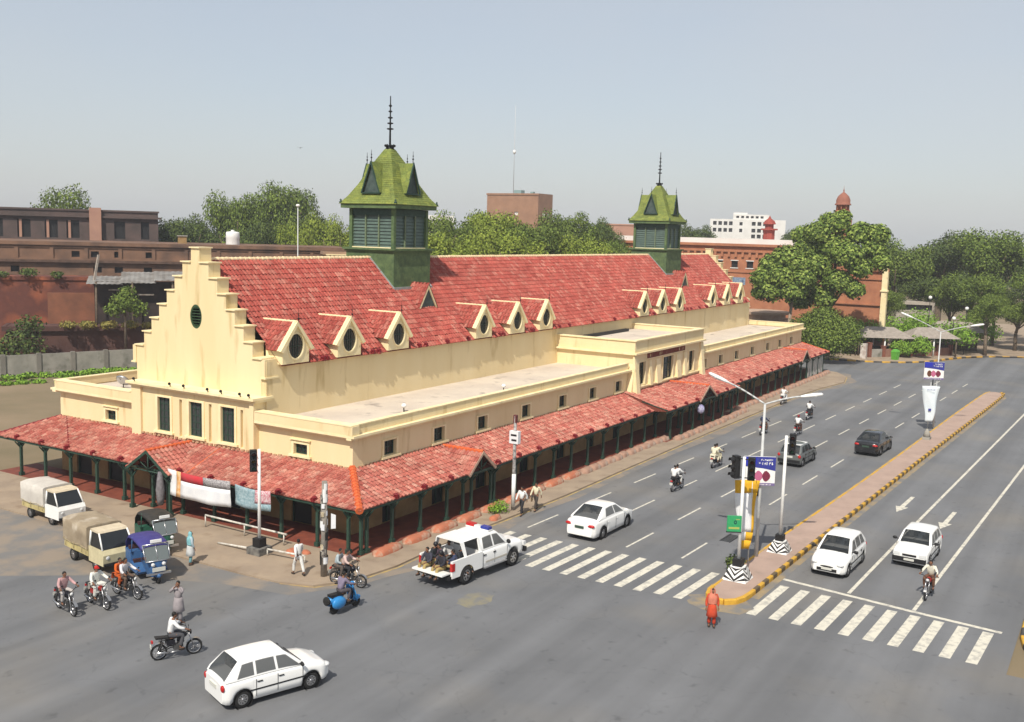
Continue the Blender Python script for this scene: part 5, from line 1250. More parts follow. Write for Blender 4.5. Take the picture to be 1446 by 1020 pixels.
# ------------------------------------------------------------------ canvas-topped small trucks
def minitruck(loc, rz, label, cabm, canvm, scale):
    root = thing('small_truck', label, 'truck', loc, rz, 'small covered trucks waiting at the left corner', scale)
    for a in (-.95, 1.0):
        for s_ in (1, -1): wheel(root, a, s_*.62, .27, .15, s_, spokes=8)
    b = MB(); b.prism([(x, -.70, z) for x, z in [(.48, .35), (1.68, .35), (1.72, .80), (1.62, .98), (.48, .98)]], (0, 1.40, 0)); b.build('cab_body', cabm, root)
    b = MB(); b.prism([(x, -.62, z) for x, z in [(.50, 1.60), (1.22, 1.60), (1.16, 1.68), (.52, 1.70)]], (0, 1.24, 0)); b.build('cab_roof', mat('cream_cab_roof', (.60, .52, .38), (.5, .42, .3), .6, 4), root)
    b = MB()
    for s_ in (1, -1): b.tube((1.58, s_*.66, .98), (1.20, s_*.60, 1.62), .035); b.tube((.52, s_*.66, .98), (.54, s_*.60, 1.62), .045)
    b.build('cab_pillars', WHITE, root)
    b = MB(); b.add([(1.56, -.62, 1.0), (1.56, .62, 1.0), (1.20, .56, 1.6), (1.20, -.56, 1.6)], [(0, 1, 2, 3)]); b.build('windscreen', GLASS, root)
    for s_ in (1, -1): b = MB(); b.add([(1.50, s_*.655, 1.0), (.58, s_*.655, 1.0), (.58, s_*.60, 1.58), (1.18, s_*.60, 1.58)], [(0, 1, 2, 3)]); b.build('side_window', GLASS, root)
    for s_ in (1, -1): b = MB(); b.ball((1.70, s_*.5, .68), .04, .09, .09); b.build('headlight', CLEARL, root)
    b = MB(); b.box(1.68, 1.80, -.68, .68, .36, .46); b.build('bumper', BLACKP, root)
    b = MB(); b.box(-1.62, .46, -.72, .72, .52, .86); b.build('cargo_bed', mat('yellowed_bed_side', (.52, .44, .20), (.38, .31, .15), .7, 5), root)
    b = MB(); vs = []; nx = 9; nj = 13; rr = random.Random(5)
    for i in range(nx+1):
        x = -1.66+2.12*i/nx; sag = .05*abs(sin(pi*i*4/nx/1.0))
        for j in range(nj):
            t = j/(nj-1); a = pi*t
            y = -.78*cos(a) if .0 < t < 1 else -.76*cos(a); z = .86+(min(1, sin(a)*2.2))*.78+.16*sin(a)-sag*.6+rr.uniform(-.012, .012)
            if t in (0, 1): z = .80
            vs.append((x, max(-.76, min(.76, y*1.25))+rr.uniform(-.01, .01), z))
    b.add(vs, [(i*nj+j, i*nj+j+1, (i+1)*nj+j+1, (i+1)*nj+j) for i in range(nx) for j in range(nj-1)], 0, True)
    b.add([vs[nx*nj+j] for j in range(nj)], [tuple(range(nj))]); b.build('canvas_cover', canvm, root)
    b = MB()
    for x in (-1.4, -.7, 0, .4): b.path([(x, -.775, .6), (x, -.775, .9)], .012, 4)
    for y in (-.77, .77): b.path([(-1.66, y, .88), (-.9, y, .80), (-.2, y, .88), (.46, y, .82)], .014, 4)
    b.build('lashing_rope', mat('rope', (.4, .33, .2)), root)
    return root
CANV = mat('sandy_canvas', (.33, .27, .19), (.24, .19, .13), .95, 1.6, bump=.8, stain=((.5, .44, .36), 1.2, (.55, .7)))
mt1 = minitruck((-7.55, 10.0, 0), R(-100), 'small truck with a sandy canvas cover and yellowed cab', mat('yellowed_cab_paint', (.60, .54, .34), (.48, .42, .26), .6, 3), CANV, 1.16)
mt2 = minitruck((-4.3, 18.3, 0), R(-95), 'small truck with a pale grey cover parked by the verandah at the left edge', WHITE, mat('pale_grey_cover', (.55, .52, .47), (.45, .42, .38), .9, 2, bump=.5), 1.12)
# ================================================================== PEOPLE
def skin_obj(name, J, E, rad, m, parent, root_j, sub=1):
    bm = bmesh.new(); lay = bm.verts.layers.skin.verify(); vs = {}
    used = {j for e in E for j in e}
    for k in J:
        if k in used: vs[k] = bm.verts.new(J[k])
    for a, b in E: bm.edges.new((vs[a], vs[b]))
    for k, v in vs.items():
        r = rad[k]; r = (r, r) if not isinstance(r, tuple) else r
        v[lay].radius = r; v[lay].use_root = (k == root_j)
    me = bpy.data.meshes.new(name); bm.to_mesh(me); bm.free(); me.materials.append(m)
    o = link(name, me, parent); s_ = o.modifiers.new('skin', 'SKIN'); s_.use_smooth_shade = True
    if sub: q = o.modifiers.new('sub', 'SUBSURF'); q.levels = sub; q.render_levels = sub
    return o
def lerp(a, b, t): return tuple(x+(y-x)*t for x, y in zip(a, b))
def pose(kind, f=0):
    """joints, x forward, y left"""
    J = {}
    if kind in ('stand', 'walk', 'phone'):
        J = dict(pel=(0, 0, .95), waist=(0, 0, 1.10), chest=(.01, 0, 1.30), neck=(0, 0, 1.46), head=(.02, 0, 1.60))
        sw = .26 if kind == 'walk' else .04
        for s_, n in ((1, 'l'), (-1, 'r')):
            k = s_*sw
            J['hip'+n] = (0, s_*.09, .90); J['knee'+n] = (k*.75+.02, s_*.10, .50); J['ank'+n] = (k*1.1-.03, s_*.10, .09 if k > 0 or kind != 'walk' else .14); J['toe'+n] = (k*1.1+.13, s_*.11, .04)
            J['sh'+n] = (0, s_*.18, 1.41); J['el'+n] = (-k*.5-.03, s_*.25, 1.14); J['wr'+n] = (-k*.9+.06, s_*.25, .90)
        if kind == 'phone':
            J['ell'] = (.18, .26, 1.30); J['wrl'] = (.16, .08, 1.52); J['elr'] = (.16, -.28, 1.28); J['wrr'] = (.20, -.05, 1.50)
    elif kind in ('ride', 'pillion'):
        b = 0 if kind == 'ride' else 0
        J = dict(pel=(0, 0, 0.06), waist=(.04, 0, .22), chest=(.10, 0, .42), neck=(.13, 0, .57), head=(.17, 0, .71))
        for s_, n in ((1, 'l'), (-1, 'r')):
            J['hip'+n] = (.02, s_*.10, .03); J['knee'+n] = (.42, s_*.20, .03); J['ank'+n] = (.30, s_*.19, -.42); J['toe'+n] = (.46, s_*.20, -.47)
            J['sh'+n] = (.11, s_*.18, .52); J['el'+n] = (.25, s_*.30, .34); J['wr'+n] = (.48, s_*.34, .27)
            if kind == 'pillion': J['el'+n] = (.18, s_*.25, .26); J['wr'+n] = (.36, s_*.14, .16)
    elif kind == 'sit':      # seated on the tailgate, feet hanging
        J = dict(pel=(0, 0, .10), waist=(.0, 0, .25), chest=(.05, 0, .45), neck=(.08, 0, .60), head=(.13, 0, .74))
        for s_, n in ((1, 'l'), (-1, 'r')):
            J['hip'+n] = (.02, s_*.10, .09); J['knee'+n] = (.45, s_*.14, .16); J['ank'+n] = (.50, s_*.15, -.26); J['toe'+n] = (.64, s_*.16, -.30)
            J['sh'+n] = (.05, s_*.18, .55); J['el'+n] = (.16, s_*.25, .32); J['wr'+n] = (.36, s_*.14, .24)
    return J
def person(label, loc, rz, kind='stand', shirt=(.7, .7, .68), trousers=(.05, .05, .06), kameez=False, head='hair', scale=1.03, group=None, lean=0, veil=None, bag=False, hold=None, skirt_m=None):
    root = thing('person', label, 'person', loc, rz, group, scale)
    J = pose(kind)
    if lean:
        for k in J:
            if k[:3] in ('wai', 'che', 'nec', 'hea', 'shl', 'shr', 'ell', 'elr', 'wrl', 'wrr'): J[k] = (J[k][0]+lean*(J[k][2]), J[k][1], J[k][2])
    for n in 'lr':
        w, e = J['wr'+n], J['el'+n]; d = Vector(w)-Vector(e); d.normalize(); J['palm'+n] = tuple(Vector(w)+d*.07)
    E = [('pel', 'waist'), ('waist', 'chest'), ('chest', 'neck')]
    J['skull'] = tuple(Vector(J['neck'])+(Vector(J['head'])-Vector(J['neck']))*.45); E.append(('neck', 'skull'))
    arm = []; leg = []
    for n in 'lr': leg += [('pel', 'hip'+n), ('hip'+n, 'knee'+n), ('knee'+n, 'ank'+n), ('ank'+n, 'toe'+n)]; arm += [('chest', 'sh'+n), ('sh'+n, 'el'+n), ('el'+n, 'wr'+n), ('wr'+n, 'palm'+n)]
    rad = dict(pel=.11, waist=.10, chest=(.12, .10), neck=.05, skull=.05)
    for n in 'lr': rad.update({'hip'+n: .085, 'knee'+n: .055, 'ank'+n: .038, 'toe'+n: .03, 'sh'+n: .055, 'el'+n: .038, 'wr'+n: .027, 'palm'+n: .03})
    skin_obj('body', J, E+arm+leg, rad, SKIN, root, 'pel')
    # clothes
    sc = cloth('%02x%02x%02x' % tuple(int(c*255) for c in shirt), shirt); tc_ = cloth('%02x%02x%02x' % tuple(int(c*255) for c in trousers), trousers)
    J2 = dict(J); J2['nk'] = lerp(J['chest'], J['neck'], .75); r2 = dict(pel=(.165, .135), waist=(.15, .125), chest=(.165, .125), nk=.075)
    for n in 'lr':
        J2['cuff'+n] = lerp(J['el'+n], J['wr'+n], .88); r2.update({'sh'+n: .082, 'el'+n: .062, 'cuff'+n: .052})
    E2 = [('pel', 'waist'), ('waist', 'chest'), ('chest', 'nk')]
    for n in 'lr': E2 += [('chest', 'sh'+n), ('sh'+n, 'el'+n), ('el'+n, 'cuff'+n)]
    skin_obj('shirt', J2, E2, r2, sc, root, 'pel')
    J3 = dict(J); r3 = dict(pel=(.15, .13)); E3 = []; J3['wst'] = lerp(J['pel'], J['waist'], .4); r3['wst'] = .14; E3.append(('wst', 'pel'))
    for n in 'lr':
        J3['hem'+n] = lerp(J['knee'+n], J['ank'+n], .9); E3 += [('pel', 'hip'+n), ('hip'+n, 'knee'+n), ('knee'+n, 'hem'+n)]; r3.update({'hip'+n: .108, 'knee'+n: .082, 'hem'+n: .068 if not kameez else .08})
    skin_obj('trousers', J3, E3, r3, tc_, root, 'pel')
    if kameez and kind in ('stand', 'walk', 'phone'):
        b = MB(); b.lathe([(.150, 1.05), (.175, .90), (.20, .70), (.225, .50), (.215, .495)], n=14, sx=1, sy=1.08); b.build('tunic_skirt', skirt_m or sc, root)
    elif kameez:
        b = MB(); b.add([(.0, -.2, .14), (.0, .2, .14), (.40, .27, .12), (.46, .29, -.18), (.40, -.27, .12), (.46, -.29, -.18), (-.16, .2, .1), (-.16, -.2, .1), (-.17, .2, -.18), (-.17, -.2, -.18)], [(0, 1, 2, 4), (4, 2, 3, 5), (1, 0, 7, 6), (6, 7, 9, 8)]); b.build('tunic_flap', sc, root)
    # shoes
    for n in 'lr':
        a, t = V(*J['ank'+n]), V(*J['toe'+n]); b = MB(); d = (t-a); d.z = 0; d.normalize(); q = Matrix.Translation(a+V(0, 0, -.055)) @ Matrix.Rotation(math.atan2(d.y, d.x), 4, 'Z')
        b.ball((0, 0, 0), .001); b = MB(); b.lathe([(.001, -.06), (.05, -.05), (.055, .04), (.045, .14), (.001, .19)], n=8, axis='x', T=q); b.build('shoe', SHOE, root)
        # hands: palm with four fingers and a thumb
        w, p = V(*J['wr'+n]), V(*J['palm'+n]); d = (p-w).normalized(); side = d.cross(V(0, 0, 1));
        if side.length < .1: side = V(1, 0, 0)
        side.normalize(); nrm = side.cross(d).normalized(); h = MB(); c0 = w+d*.02
        h.prism([c0-side*.03-nrm*.012, c0+side*.03-nrm*.012, c0+side*.03+nrm*.012, c0-side*.03+nrm*.012], d*.075)
        for i, (o_, l_) in enumerate(((-.03, .055), (-.01, .065), (.01, .062), (.03, .048))):
            a_ = c0+d*.072+side*o_; m_ = a_+d*l_*.55-nrm*.006; e_ = m_+d*l_*.4-nrm*.028; h.tube(a_, m_, .0095, .009, 5); h.tube(m_, e_, .009, .0075, 5)
        s_ = 1 if n == 'l' else -1; a_ = c0+d*.02-side*s_*.032; h.tube(a_, a_+d*.035-side*s_*.02, .011, .010, 5); h.tube(a_+d*.035-side*s_*.02, a_+d*.06-side*s_*.012-nrm*.015, .010, .008, 5)
        h.build('hand', SKIN, root)
    # head
    hd = V(*J['head']); h = MB(); h.ball(hd, .078, .072, .105, n=14, k=10); h.tube(hd+V(.072, 0, .01), hd+V(.10, 0, -.03), .008, .016, 6); h.ball(hd+V(.045, 0, -.075), .035, .035, .03, n=8, k=5)
    for s_ in (1, -1): h.ball(hd+V(0, s_*.075, -.005), .018, .01, .03, n=6, k=5)
    ho = h.build('head', SKIN, root)
    e = MB()
    for s_ in (1, -1): e.ball(hd+V(.070, s_*.028, .012), .009, .012, .007, n=6, k=4)
    e.build('eyes', BLACKP, ho); e = MB(); e.ball(hd+V(.074, 0, -.052), .008, .022, .006, n=6, k=4); e.build('mouth', mat('lips', (.14, .04, .035)), ho)
    if head == 'hair' or head == 'moustache':
        e = MB(); vs = []; e.ball(hd+V(-.016, 0, .028), .083, .081, .092, n=14, k=8); e.build('hair', HAIR, ho)
    elif head == 'helmet' or head == 'redcap' or head == 'blackhelmet':
        m = {'helmet': mat('red_helmet', (.22, .015, .02), rough=.3), 'redcap': mat('red_cap', (.45, .02, .015), rough=.8), 'blackhelmet': mat('black_helmet', (.015, .015, .018), rough=.3)}[head]
        e = MB(); k = .115 if head != 'redcap' else .092; e.ball(hd+V(-.012, 0, .03), k, k*.97, k*.98, n=14, k=8); e.build('helmet' if head != 'redcap' else 'cap', m, ho)
        if head == 'redcap': e = MB(); e.box(.06, .15, -.05, .05, .03, .042, T=Matrix.Translation(hd)); e.build('peak', m, ho)
    if veil:
        vm = cloth('veil%02x%02x' % (int(veil[0]*255), int(veil[1]*255)), veil); e = MB()
        e.lathe([(.001, hd.z+.118), (.055, hd.z+.10), (.092, hd.z+.03), (.088, hd.z-.06), (.105, hd.z-.14), (.155, hd.z-.21), (.165, hd.z-.34), (.15, hd.z-.52), (.16, hd.z-.56)], (hd.x-.03, 0, 0), n=14, sy=1.30); o = e.build('shawl', vm, root)
        e = MB(); e.ball(hd+V(.055, 0, -.01), .045, .05, .07, n=8, k=6); e.build('face', SKIN, ho)
    if bag:
        e = MB(); e.ball((-.05, -.33, .62), .10, .06, .15); e.build('bag', cloth('bagtan', (.45, .30, .16)), root); e = MB(); e.tube((-.05, -.31, .75), (0, -.26, .90), .01); e.build('bag_strap', SHOE, root)
    return root
WH = (.74, .74, .73); CR = (.70, .64, .46); NV = (.035, .045, .10); BK = (.03, .03, .035); GR = (.25, .22, .22)
# pedestrians
person('man in white shirt and white trousers walking by the poster pole', (-3.55, .75, .09), R(75), 'walk', WH, (.70, .70, .68))
person('man in grey tunic standing in the road with both hands raised to his face', (-10.6, .85, 0), R(200), 'phone', (.30, .27, .28), (.27, .25, .26), kameez=True, scale=1.06)
person('woman in a pale blue shawl walking across the forecourt behind the rickshaws', (-5.3, 6.15, 0), R(-20), 'stand', (.40, .50, .55), (.16, .34, .38), kameez=True, veil=(.22, .48, .52), scale=.98, skirt_m=cloth('palegrey', (.6, .62, .62)))
person('woman in orange-red clothes and shawl walking past the rounded end of the median', (1.95, -17.75, 0), R(-155), 'stand', (.55, .07, .03), (.50, .05, .02), kameez=True, veil=(.60, .20, .13), scale=1.0)
person('man in white shirt and black trousers, left of the two walking by the sidewalk mast', (12.0, -2.35, 0), R(185), 'walk', WH, BK, scale=1.0)
person('man in cream shirt and dark trousers, right of the two walking by the sidewalk mast', (13.35, -2.55, 0), R(180), 'walk', CR, (.06, .05, .045), scale=1.0, bag=True)
def rider(bk_, label, kind='ride', sh=WH, tr=BK, off=0, **k):
    b = bikes[bk_] if isinstance(bk_, str) else bk_; rz = b.rotation_euler.z; sc = b.scale[0]; seat = (-.22+off if kind == 'ride' else -.55+off)
    x, y = b.location.x+cos(rz)*seat*sc, b.location.y+sin(rz)*seat*sc
    person(label, (x, y, .84*sc), rz, kind, sh, tr, **k)
rider('m1', 'man driving the nearest of the two-man motorcycles, in white shirt and white trousers', sh=WH, tr=(.6, .6, .58)); rider('m1', 'passenger in a white shirt and black trousers on the nearest two-man motorcycle', 'pillion', WH, BK)
rider('m2', 'man in cream clothes driving the dark two-man motorcycle beside the dashed line', sh=CR, tr=CR, kameez=True); rider('m2', 'passenger in pale cream tunic on the dark two-man motorcycle', 'pillion', (.72, .68, .52), (.66, .62, .46), kameez=True)
rider('m3', 'rider in a navy blue shirt on the black motorcycle behind the lamp post', sh=NV, tr=(.16, .08, .05), head='blackhelmet')
rider('m4', 'rider in a white shirt and dark red helmet on the red motorcycle', sh=WH, tr=(.10, .05, .035), head='helmet')
rider('m5', 'rider in a white shirt and dark trousers, farthest in the middle of the road', sh=WH, tr=BK)
rider('m6', 'rider dressed all in white on the motorcycle close to the kerb blocks', sh=WH, tr=WH, kameez=True)
rider('m7', 'rider in a cream shirt coming towards the camera on a red motorcycle', sh=(.68, .66, .55), tr=(.16, .08, .05), lean=.08)
rider('m8', 'man in a pale pink shirt driving the motorcycle at the corner kerb', sh=(.60, .44, .40), tr=BK, lean=.1); rider('m8', 'passenger in a light blue shirt on the motorcycle at the corner kerb', 'pillion', (.40, .47, .50), (.10, .08, .07), lean=.05)
rider('m9', 'rider in a white tunic and red cap waiting on a red motorcycle', sh=(.72, .72, .66), tr=(.68, .68, .62), head='redcap', kameez=True, scale=1.08)
rider('m10', 'rider in a white shirt on the black motorcycle beside the blue rickshaw', sh=(.66, .64, .66), tr=(.12, .08, .06), scale=1.05); rider('m10', 'passenger in bright orange clothes on the motorcycle beside the blue rickshaw', 'pillion', (.62, .12, .02), (.55, .10, .02), kameez=True, scale=.98)
rider('m11', 'rider in a pink checked shirt at the left edge', sh=(.50, .30, .30), tr=(.45, .42, .40), scale=1.05)
rider('m12', 'man in a white shirt on the black motorcycle in the foreground', sh=(.76, .76, .76), tr=(.08, .08, .09), scale=1.1)
rider(sct, 'rider in a purple-grey shirt on the blue scooter', sh=(.20, .17, .24), tr=(.09, .08, .09), off=-.05, lean=.12)
# policemen on the pickup
KH = (.40, .30, .12)
import itertools
def on_pickup(x, y, z, dz, label, **k):
    M_ = Matrix.Translation(pk.location) @ Matrix.Rotation(pk.rotation_euler.z, 4, 'Z') @ Matrix.Scale(1.17, 4); p = M_ @ V(x, y, z)
    person(label, p, pk.rotation_euler.z+dz, 'sit', scale=1.08, **k)
on_pickup(-2.35, .45, .70, pi, 'policeman in black shirt and khaki trousers sitting on the left of the tailgate', shirt=(.05, .05, .07), trousers=KH, head='hair')
on_pickup(-2.35, -.30, .70, pi-.15, 'policeman in black shirt and khaki trousers sitting on the right of the tailgate', shirt=(.03, .03, .04), trousers=KH, head='blackhelmet')
on_pickup(-1.75, .30, .72, pi-.5, 'policeman in purple-grey shirt sitting in the bed behind the other two', shirt=(.10, .07, .10), trousers=KH)
on_pickup(-1.35, -.35, .72, -pi/2, 'policeman in a black shirt sitting under the pickup canopy', shirt=(.03, .035, .045), trousers=KH, head='blackhelmet')
on_pickup(-1.95, -.62, .72, pi-.9, 'policeman in dark blue shirt squeezed against the right bed side', shirt=(.04, .05, .10), trousers=KH)
on_pickup(-1.85, .66, .74, -pi/2, 'policeman in black shirt against the left bed side of the pickup', shirt=(.025, .03, .035), trousers=(.05, .05, .06), head='blackhelmet')
on_pickup(-1.15, .35, .74, pi, 'man in white shirt deepest in the pickup bed under the canopy', shirt=(.6, .6, .6), trousers=(.1, .1, .1))
person('driver of the dark green auto rickshaw in a brown shirt', (-4.65+.30*cos(R(-110)), 9.25+.30*sin(R(-110)), .72), R(-110), 'ride', (.2, .12, .08), (.2, .2, .2), scale=1.0)
person('driver of the blue auto rickshaw in a rust shirt', (-7.5+.25*cos(R(-112)), 6.4+.25*sin(R(-112)), .72), R(-112), 'ride', (.3, .10, .05), (.2, .2, .2), scale=1.0)
# ================================================================== STREET FURNITURE
def striped_base(parent, s=1.0):
    """four-sided plinth with black and white chevrons on every face"""
    A, B_, H_ = .56*s, .30*s, .62*s; o = link('base', None, parent)
    b = MB(); b.add([(-A, -A, 0), (A, -A, 0), (A, A, 0), (-A, A, 0), (-B_, -B_, H_), (B_, -B_, H_), (B_, B_, H_), (-B_, B_, H_)], [(0, 1, 5, 4), (1, 2, 6, 5), (2, 3, 7, 6), (3, 0, 4, 7), (4, 5, 6, 7)]); b.build('plinth', WHITE, o)
    for side in range(4):
        T = Matrix.Rotation(side*pi/2, 4, 'Z'); P = lambda u, v: T @ V(u*(A+(B_-A)*v), -(A+(B_-A)*v)-.004, H_*v)
        b = MB()
        for k in range(-1, 4):
            for sg in (-1, 1):      # V stripes: v rises with |u|
                v0, v1 = k*.36, k*.36+.18; q = []
                for (u, v) in ((0, v0), (1, v0+.55), (1, v1+.55), (0, v1)): q.append((sg*u, min(max(v, .01), .99)))
                if q[1][1]-q[2][1] == 0 and q[0][1]-q[3][1] == 0: continue
                b.add([P(*p) for p in q], [(0, 1, 2, 3)])
        b.build('stripe', BLACKP, o, recalc=False)
    b = MB(); b.box(-.22*s, .22*s, -.22*s, .22*s, H_, H_+.34*s); b.build('collar', BLACKP, parent)
    return o
def signal_head(parent, x, y, z, rz, n=3, face=None):
    h = link('signal_head', None, parent, (x, y, z), rz)
    b = MB(); b.box(-.14, .14, -.17, .17, -.55, .55); b.build('housing', BLACKP, h)
    for i, c in enumerate(((.10, .012, .01), (.12, .07, .01), (.01, .07, .035))):
        zz = .36-.36*i; l = MB(); l.lathe([(.001, .155), (.11, .145)], (0, 0, zz), n=12, axis='x'); l.build('lens', mat('signal_lens_%d' % i, c, rough=.3), h)
        v = MB(); vs = []
        for k in range(9):
            a = R(-20)+R(220)*k/8; vs += [(.14, .13*cos(a), zz+.13*sin(a)), (.36, .13*cos(a), zz+.13*sin(a)-.02)]
        v.add(vs, [(2*k, 2*k+1, 2*k+3, 2*k+2) for k in range(8)]); o = v.build('visor', BLACKP, h); m = o.modifiers.new('t', 'SOLIDIFY'); m.thickness = .012
    return h
# signals on the median
s1 = thing('traffic_signal', 'white signal pole with two black heads and green sign at the rounded median end', 'traffic light', (8.15, -16.8, .19))
striped_base(s1, 1.05); b = MB(); b.tube((0, 0, .8), (.02, 0, 6.0), .085, .075, 10); b.build('pole', WHITE, s1)
signal_head(s1, .1, .42, 5.45, pi-.7); signal_head(s1, .1, -.34, 5.45, pi+.35)
b = MB(); b.tube((0, -.4, 5.9), (0, .4, 5.9), .03); b.tube((0, -.4, 5.0), (0, .4, 5.0), .03); b.build('bracket', BLACKP, s1)
gs = link('hanging_sign', None, s1, (-.25, .24, 2.75), R(-150)); gs.scale = (.62, .62, .62)
b = MB(); b.box(-.08, .08, -.55, .55, -.62, .62); b.build('panel', mat('green_sign_panel', (.03, .27, .10), (.04, .33, .13), .4, 6), gs)
b = MB(); b.box(-.10, .10, -.58, .58, -.70, -.622); b.build('frame', BLACKP, gs)
b = MB()
for k in range(10):
    a = 2*pi*k/10; b.quad((.085, .08+.13*cos(a), .12+.17*sin(a)), (.085, .08+.13*cos(a+.63), .12+.17*sin(a+.63)), (.085, .08+.05*cos(a+.63), .12+.06*sin(a+.63)), (.085, .08+.05*cos(a), .12+.06*sin(a)))
b.build('emblem', mat('dark_green_print', (.01, .08, .06), rough=.5), gs)
b = MB(); b.box(.083, .088, -.42, .40, -.42, -.26); b.box(.083, .088, .1, .42, .32, .38); b.build('print', mat('yellow_green_print', (.35, .40, .10), rough=.5), gs)
s2 = thing('traffic_signal', 'taller white signal pole with one black head on its right, farther along the median', 'traffic light', (13.7, -17.2, .19))
striped_base(s2, .95); b = MB(); b.tube((0, 0, .8), (.03, 0, 6.2), .09, .08, 10); b.build('pole', WHITE, s2); signal_head(s2, .25, -.28, 5.75, pi+.2)
s3 = thing('traffic_signal', 'white signal pole with a black head, on the corner pavement in front of the verandah', 'traffic light', (-2.25, 4.6, .09))
b = MB(); b.box(-.45, .45, -.45, .45, 0, .35); b.build('base', mat('scuffed_base', (.20, .19, .17), (.06, .06, .06), .9, 3), s3); b = MB(); b.box(-.24, .24, -.24, .24, .352, .8); b.build('collar', BLACKP, s3)
b = MB(); b.tube((0, 0, .5), (0, 0, 5.35), .085, .08, 10); b.build('pole', WHITE, s3); signal_head(s3, -.12, .28, 4.75, pi+.9)
# double-arm street lamps
def lamp_head(parent, p, d, L=1.15):
    d = Vector(d).normalized(); q = d.to_track_quat('X', 'Z').to_matrix().to_4x4(); T = Matrix.Translation(p) @ q
    b = MB(); b.lathe([(.001, -.05), (.08, 0), (.14, .25), (.17, .65), (.13, 1.05), (.001, L)], n=10, axis='x', T=T, sy=.6); h = b.build('lamp_head', WHITE, parent)
    b = MB(); b.lathe([(.001, .35), (.12, .45), (.14, .75), (.001, 1.05)], n=10, axis='x', T=T @ Matrix.Translation((0, 0, -.05)), sy=.5); b.build('lens', CLEARL, h)
def street_lamp(loc, label, h, arms, r=.075):
    t = thing('street_lamp', label, 'street lamp', loc, 0, 'double-armed street lamps on the median')
    b = MB(); b.tube((0, 0, 0), (0, 0, h), r*1.4, r*.8, 10); b.build('pole', mat('pale_grey_pole', (.55, .56, .55), (.45, .46, .46), .5, 3), t)
    for dx, dy, dz in arms:
        b = MB(); n = 6; pts = [V(0, 0, h)+V(dx, dy, dz)*(i/n)+V(0, 0, .25*sin(pi*i/n*.5)) for i in range(n+1)]
        b.path(pts, r*.6, 8); b.build('arm', MATS['pale_grey_pole'], t); d = (pts[-1]-pts[-2]); lamp_head(t, pts[-1], d)
        
street_lamp((12.1, -16.45, .19), 'tall double-armed street lamp behind the yellow banner, near end of the median', 8.0, ((-.6, 1.75, .75), (.9, -1.55, .2)))
street_lamp((58.3, -17.95, .19), 'double-armed street lamp carrying the far advertising board on the median', 8.6, ((-.6, 2.3, .9), (.9, -2.3, .4)), .06)
# billboard on the near lamp
def print_strokes(parent, O, U, N, u0, u1, z, h, m, seed=1, name='lettering'):
    rr = random.Random(seed); b = MB(); u = u0
    while u < u1-.05:
        w = rr.uniform(.35, .8)*h
        for k in range(rr.choice((2, 2, 3))):
            if rr.random() < .5: obox(b, O, U, N, u+rr.uniform(0, w*.6), u+rr.uniform(.6, 1)*w+.01, z+h*rr.uniform(0, .8), z+h*rr.uniform(.1, .25)+h*rr.uniform(0, .7), 0, .004+.001*k)
            else: a = u+rr.uniform(0, w*.8); obox(b, O, U, N, a, a+h*.14, z, z+h*rr.uniform(.6, 1), 0, .0035+.001*k)
        u += w+h*.15
    return b.build(name, m, parent)
NAVY = mat('navy_print', (.03, .035, .22), (.04, .05, .28), .45, 4); FOODR = mat('dark_red_print', (.22, .03, .05), (.12, .02, .05), .5, 14); FOODB = mat('brown_print', (.07, .03, .02), (.16, .05, .02), .5, 16); FOODP = mat('pink_print', (.45, .12, .22), rough=.5)
def billboard(loc, rz, w, h, label, second=False):
    t = thing('advertising_board', label, 'billboard', loc, rz, 'advertising boards on the median'); O, U, N = (0, 0, 0), (0, 1, 0), (1, 0, 0)
    b = MB(); b.box(-.10, .0, -w/2, w/2, 0, h); b.build('panel', WHITE, t)
    b = MB(); obox(b, O, U, N, -w/2, w/2, 0, h*.09, 0, .008); b.build('bottom_band', mat('purple_print', (.16, .12, .26), rough=.5), t)
    b = MB(); N2 = V(1, 0, 0)
    b.prism([(.002, -w/2, h), (.002, w/2, h), (.002, w/2, h*.52), (.002, w*.1, h*.60), (.002, -w/2, h*.66)], (.006, 0, 0)); b.build('header', NAVY, t)
    print_strokes(t, (.008, 0, 0), U, N, -w*.05, w*.40, h*.72, h*.11, WHITE, 2); print_strokes(t, (.008, 0, 0), U, N, w*.02, w*.42, h*.86, h*.08, WHITE, 5)
    b = MB(); b.prism([(.009, -w*.47, h*.70), (.009, -w*.10, h*.74), (.009, -w*.10, h*.98), (.009, -w*.47, h*.98)], (.004, 0, 0)); b.build('logo_block', mat('royal_blue_print', (.02, .03, .35), rough=.5), t)
    for cy, m in ((.22, FOODR), (-.02, FOODP), (-.22, FOODB)):
        b = MB(); n = 12; b.prism([(.004, w*(cy+.13*cos(2*pi*i/n)), h*(.33+.17*sin(2*pi*i/n)*(1+.15*sin(i*5)))) for i in range(n)], (.006+cy*.004, 0, 0)); b.build('picture', m, t)
    b = MB(); b.box(-.14, -.102, -.04, .04, -.6, h) ; b.box(-.3, -.1, -.03, .03, .2, .26); b.box(-.3, -.1, -.03, .03, h-.3, h-.24); b.build('bracket', IRON, t)
    print_strokes(t, (.009, 0, 0), U, N, -w*.40, w*.40, h*.02, h*.045, WHITE, 9)
    return t
billboard((11.85, -16.45, 4.0), R(-150), 1.6, 1.5, 'blue and white advertising board with food pictures on the near lamp post')
billboard((58.0, -17.7, 4.55), R(-155), 1.7, 1.55, 'blue and white advertising board with food pictures, far along the median')
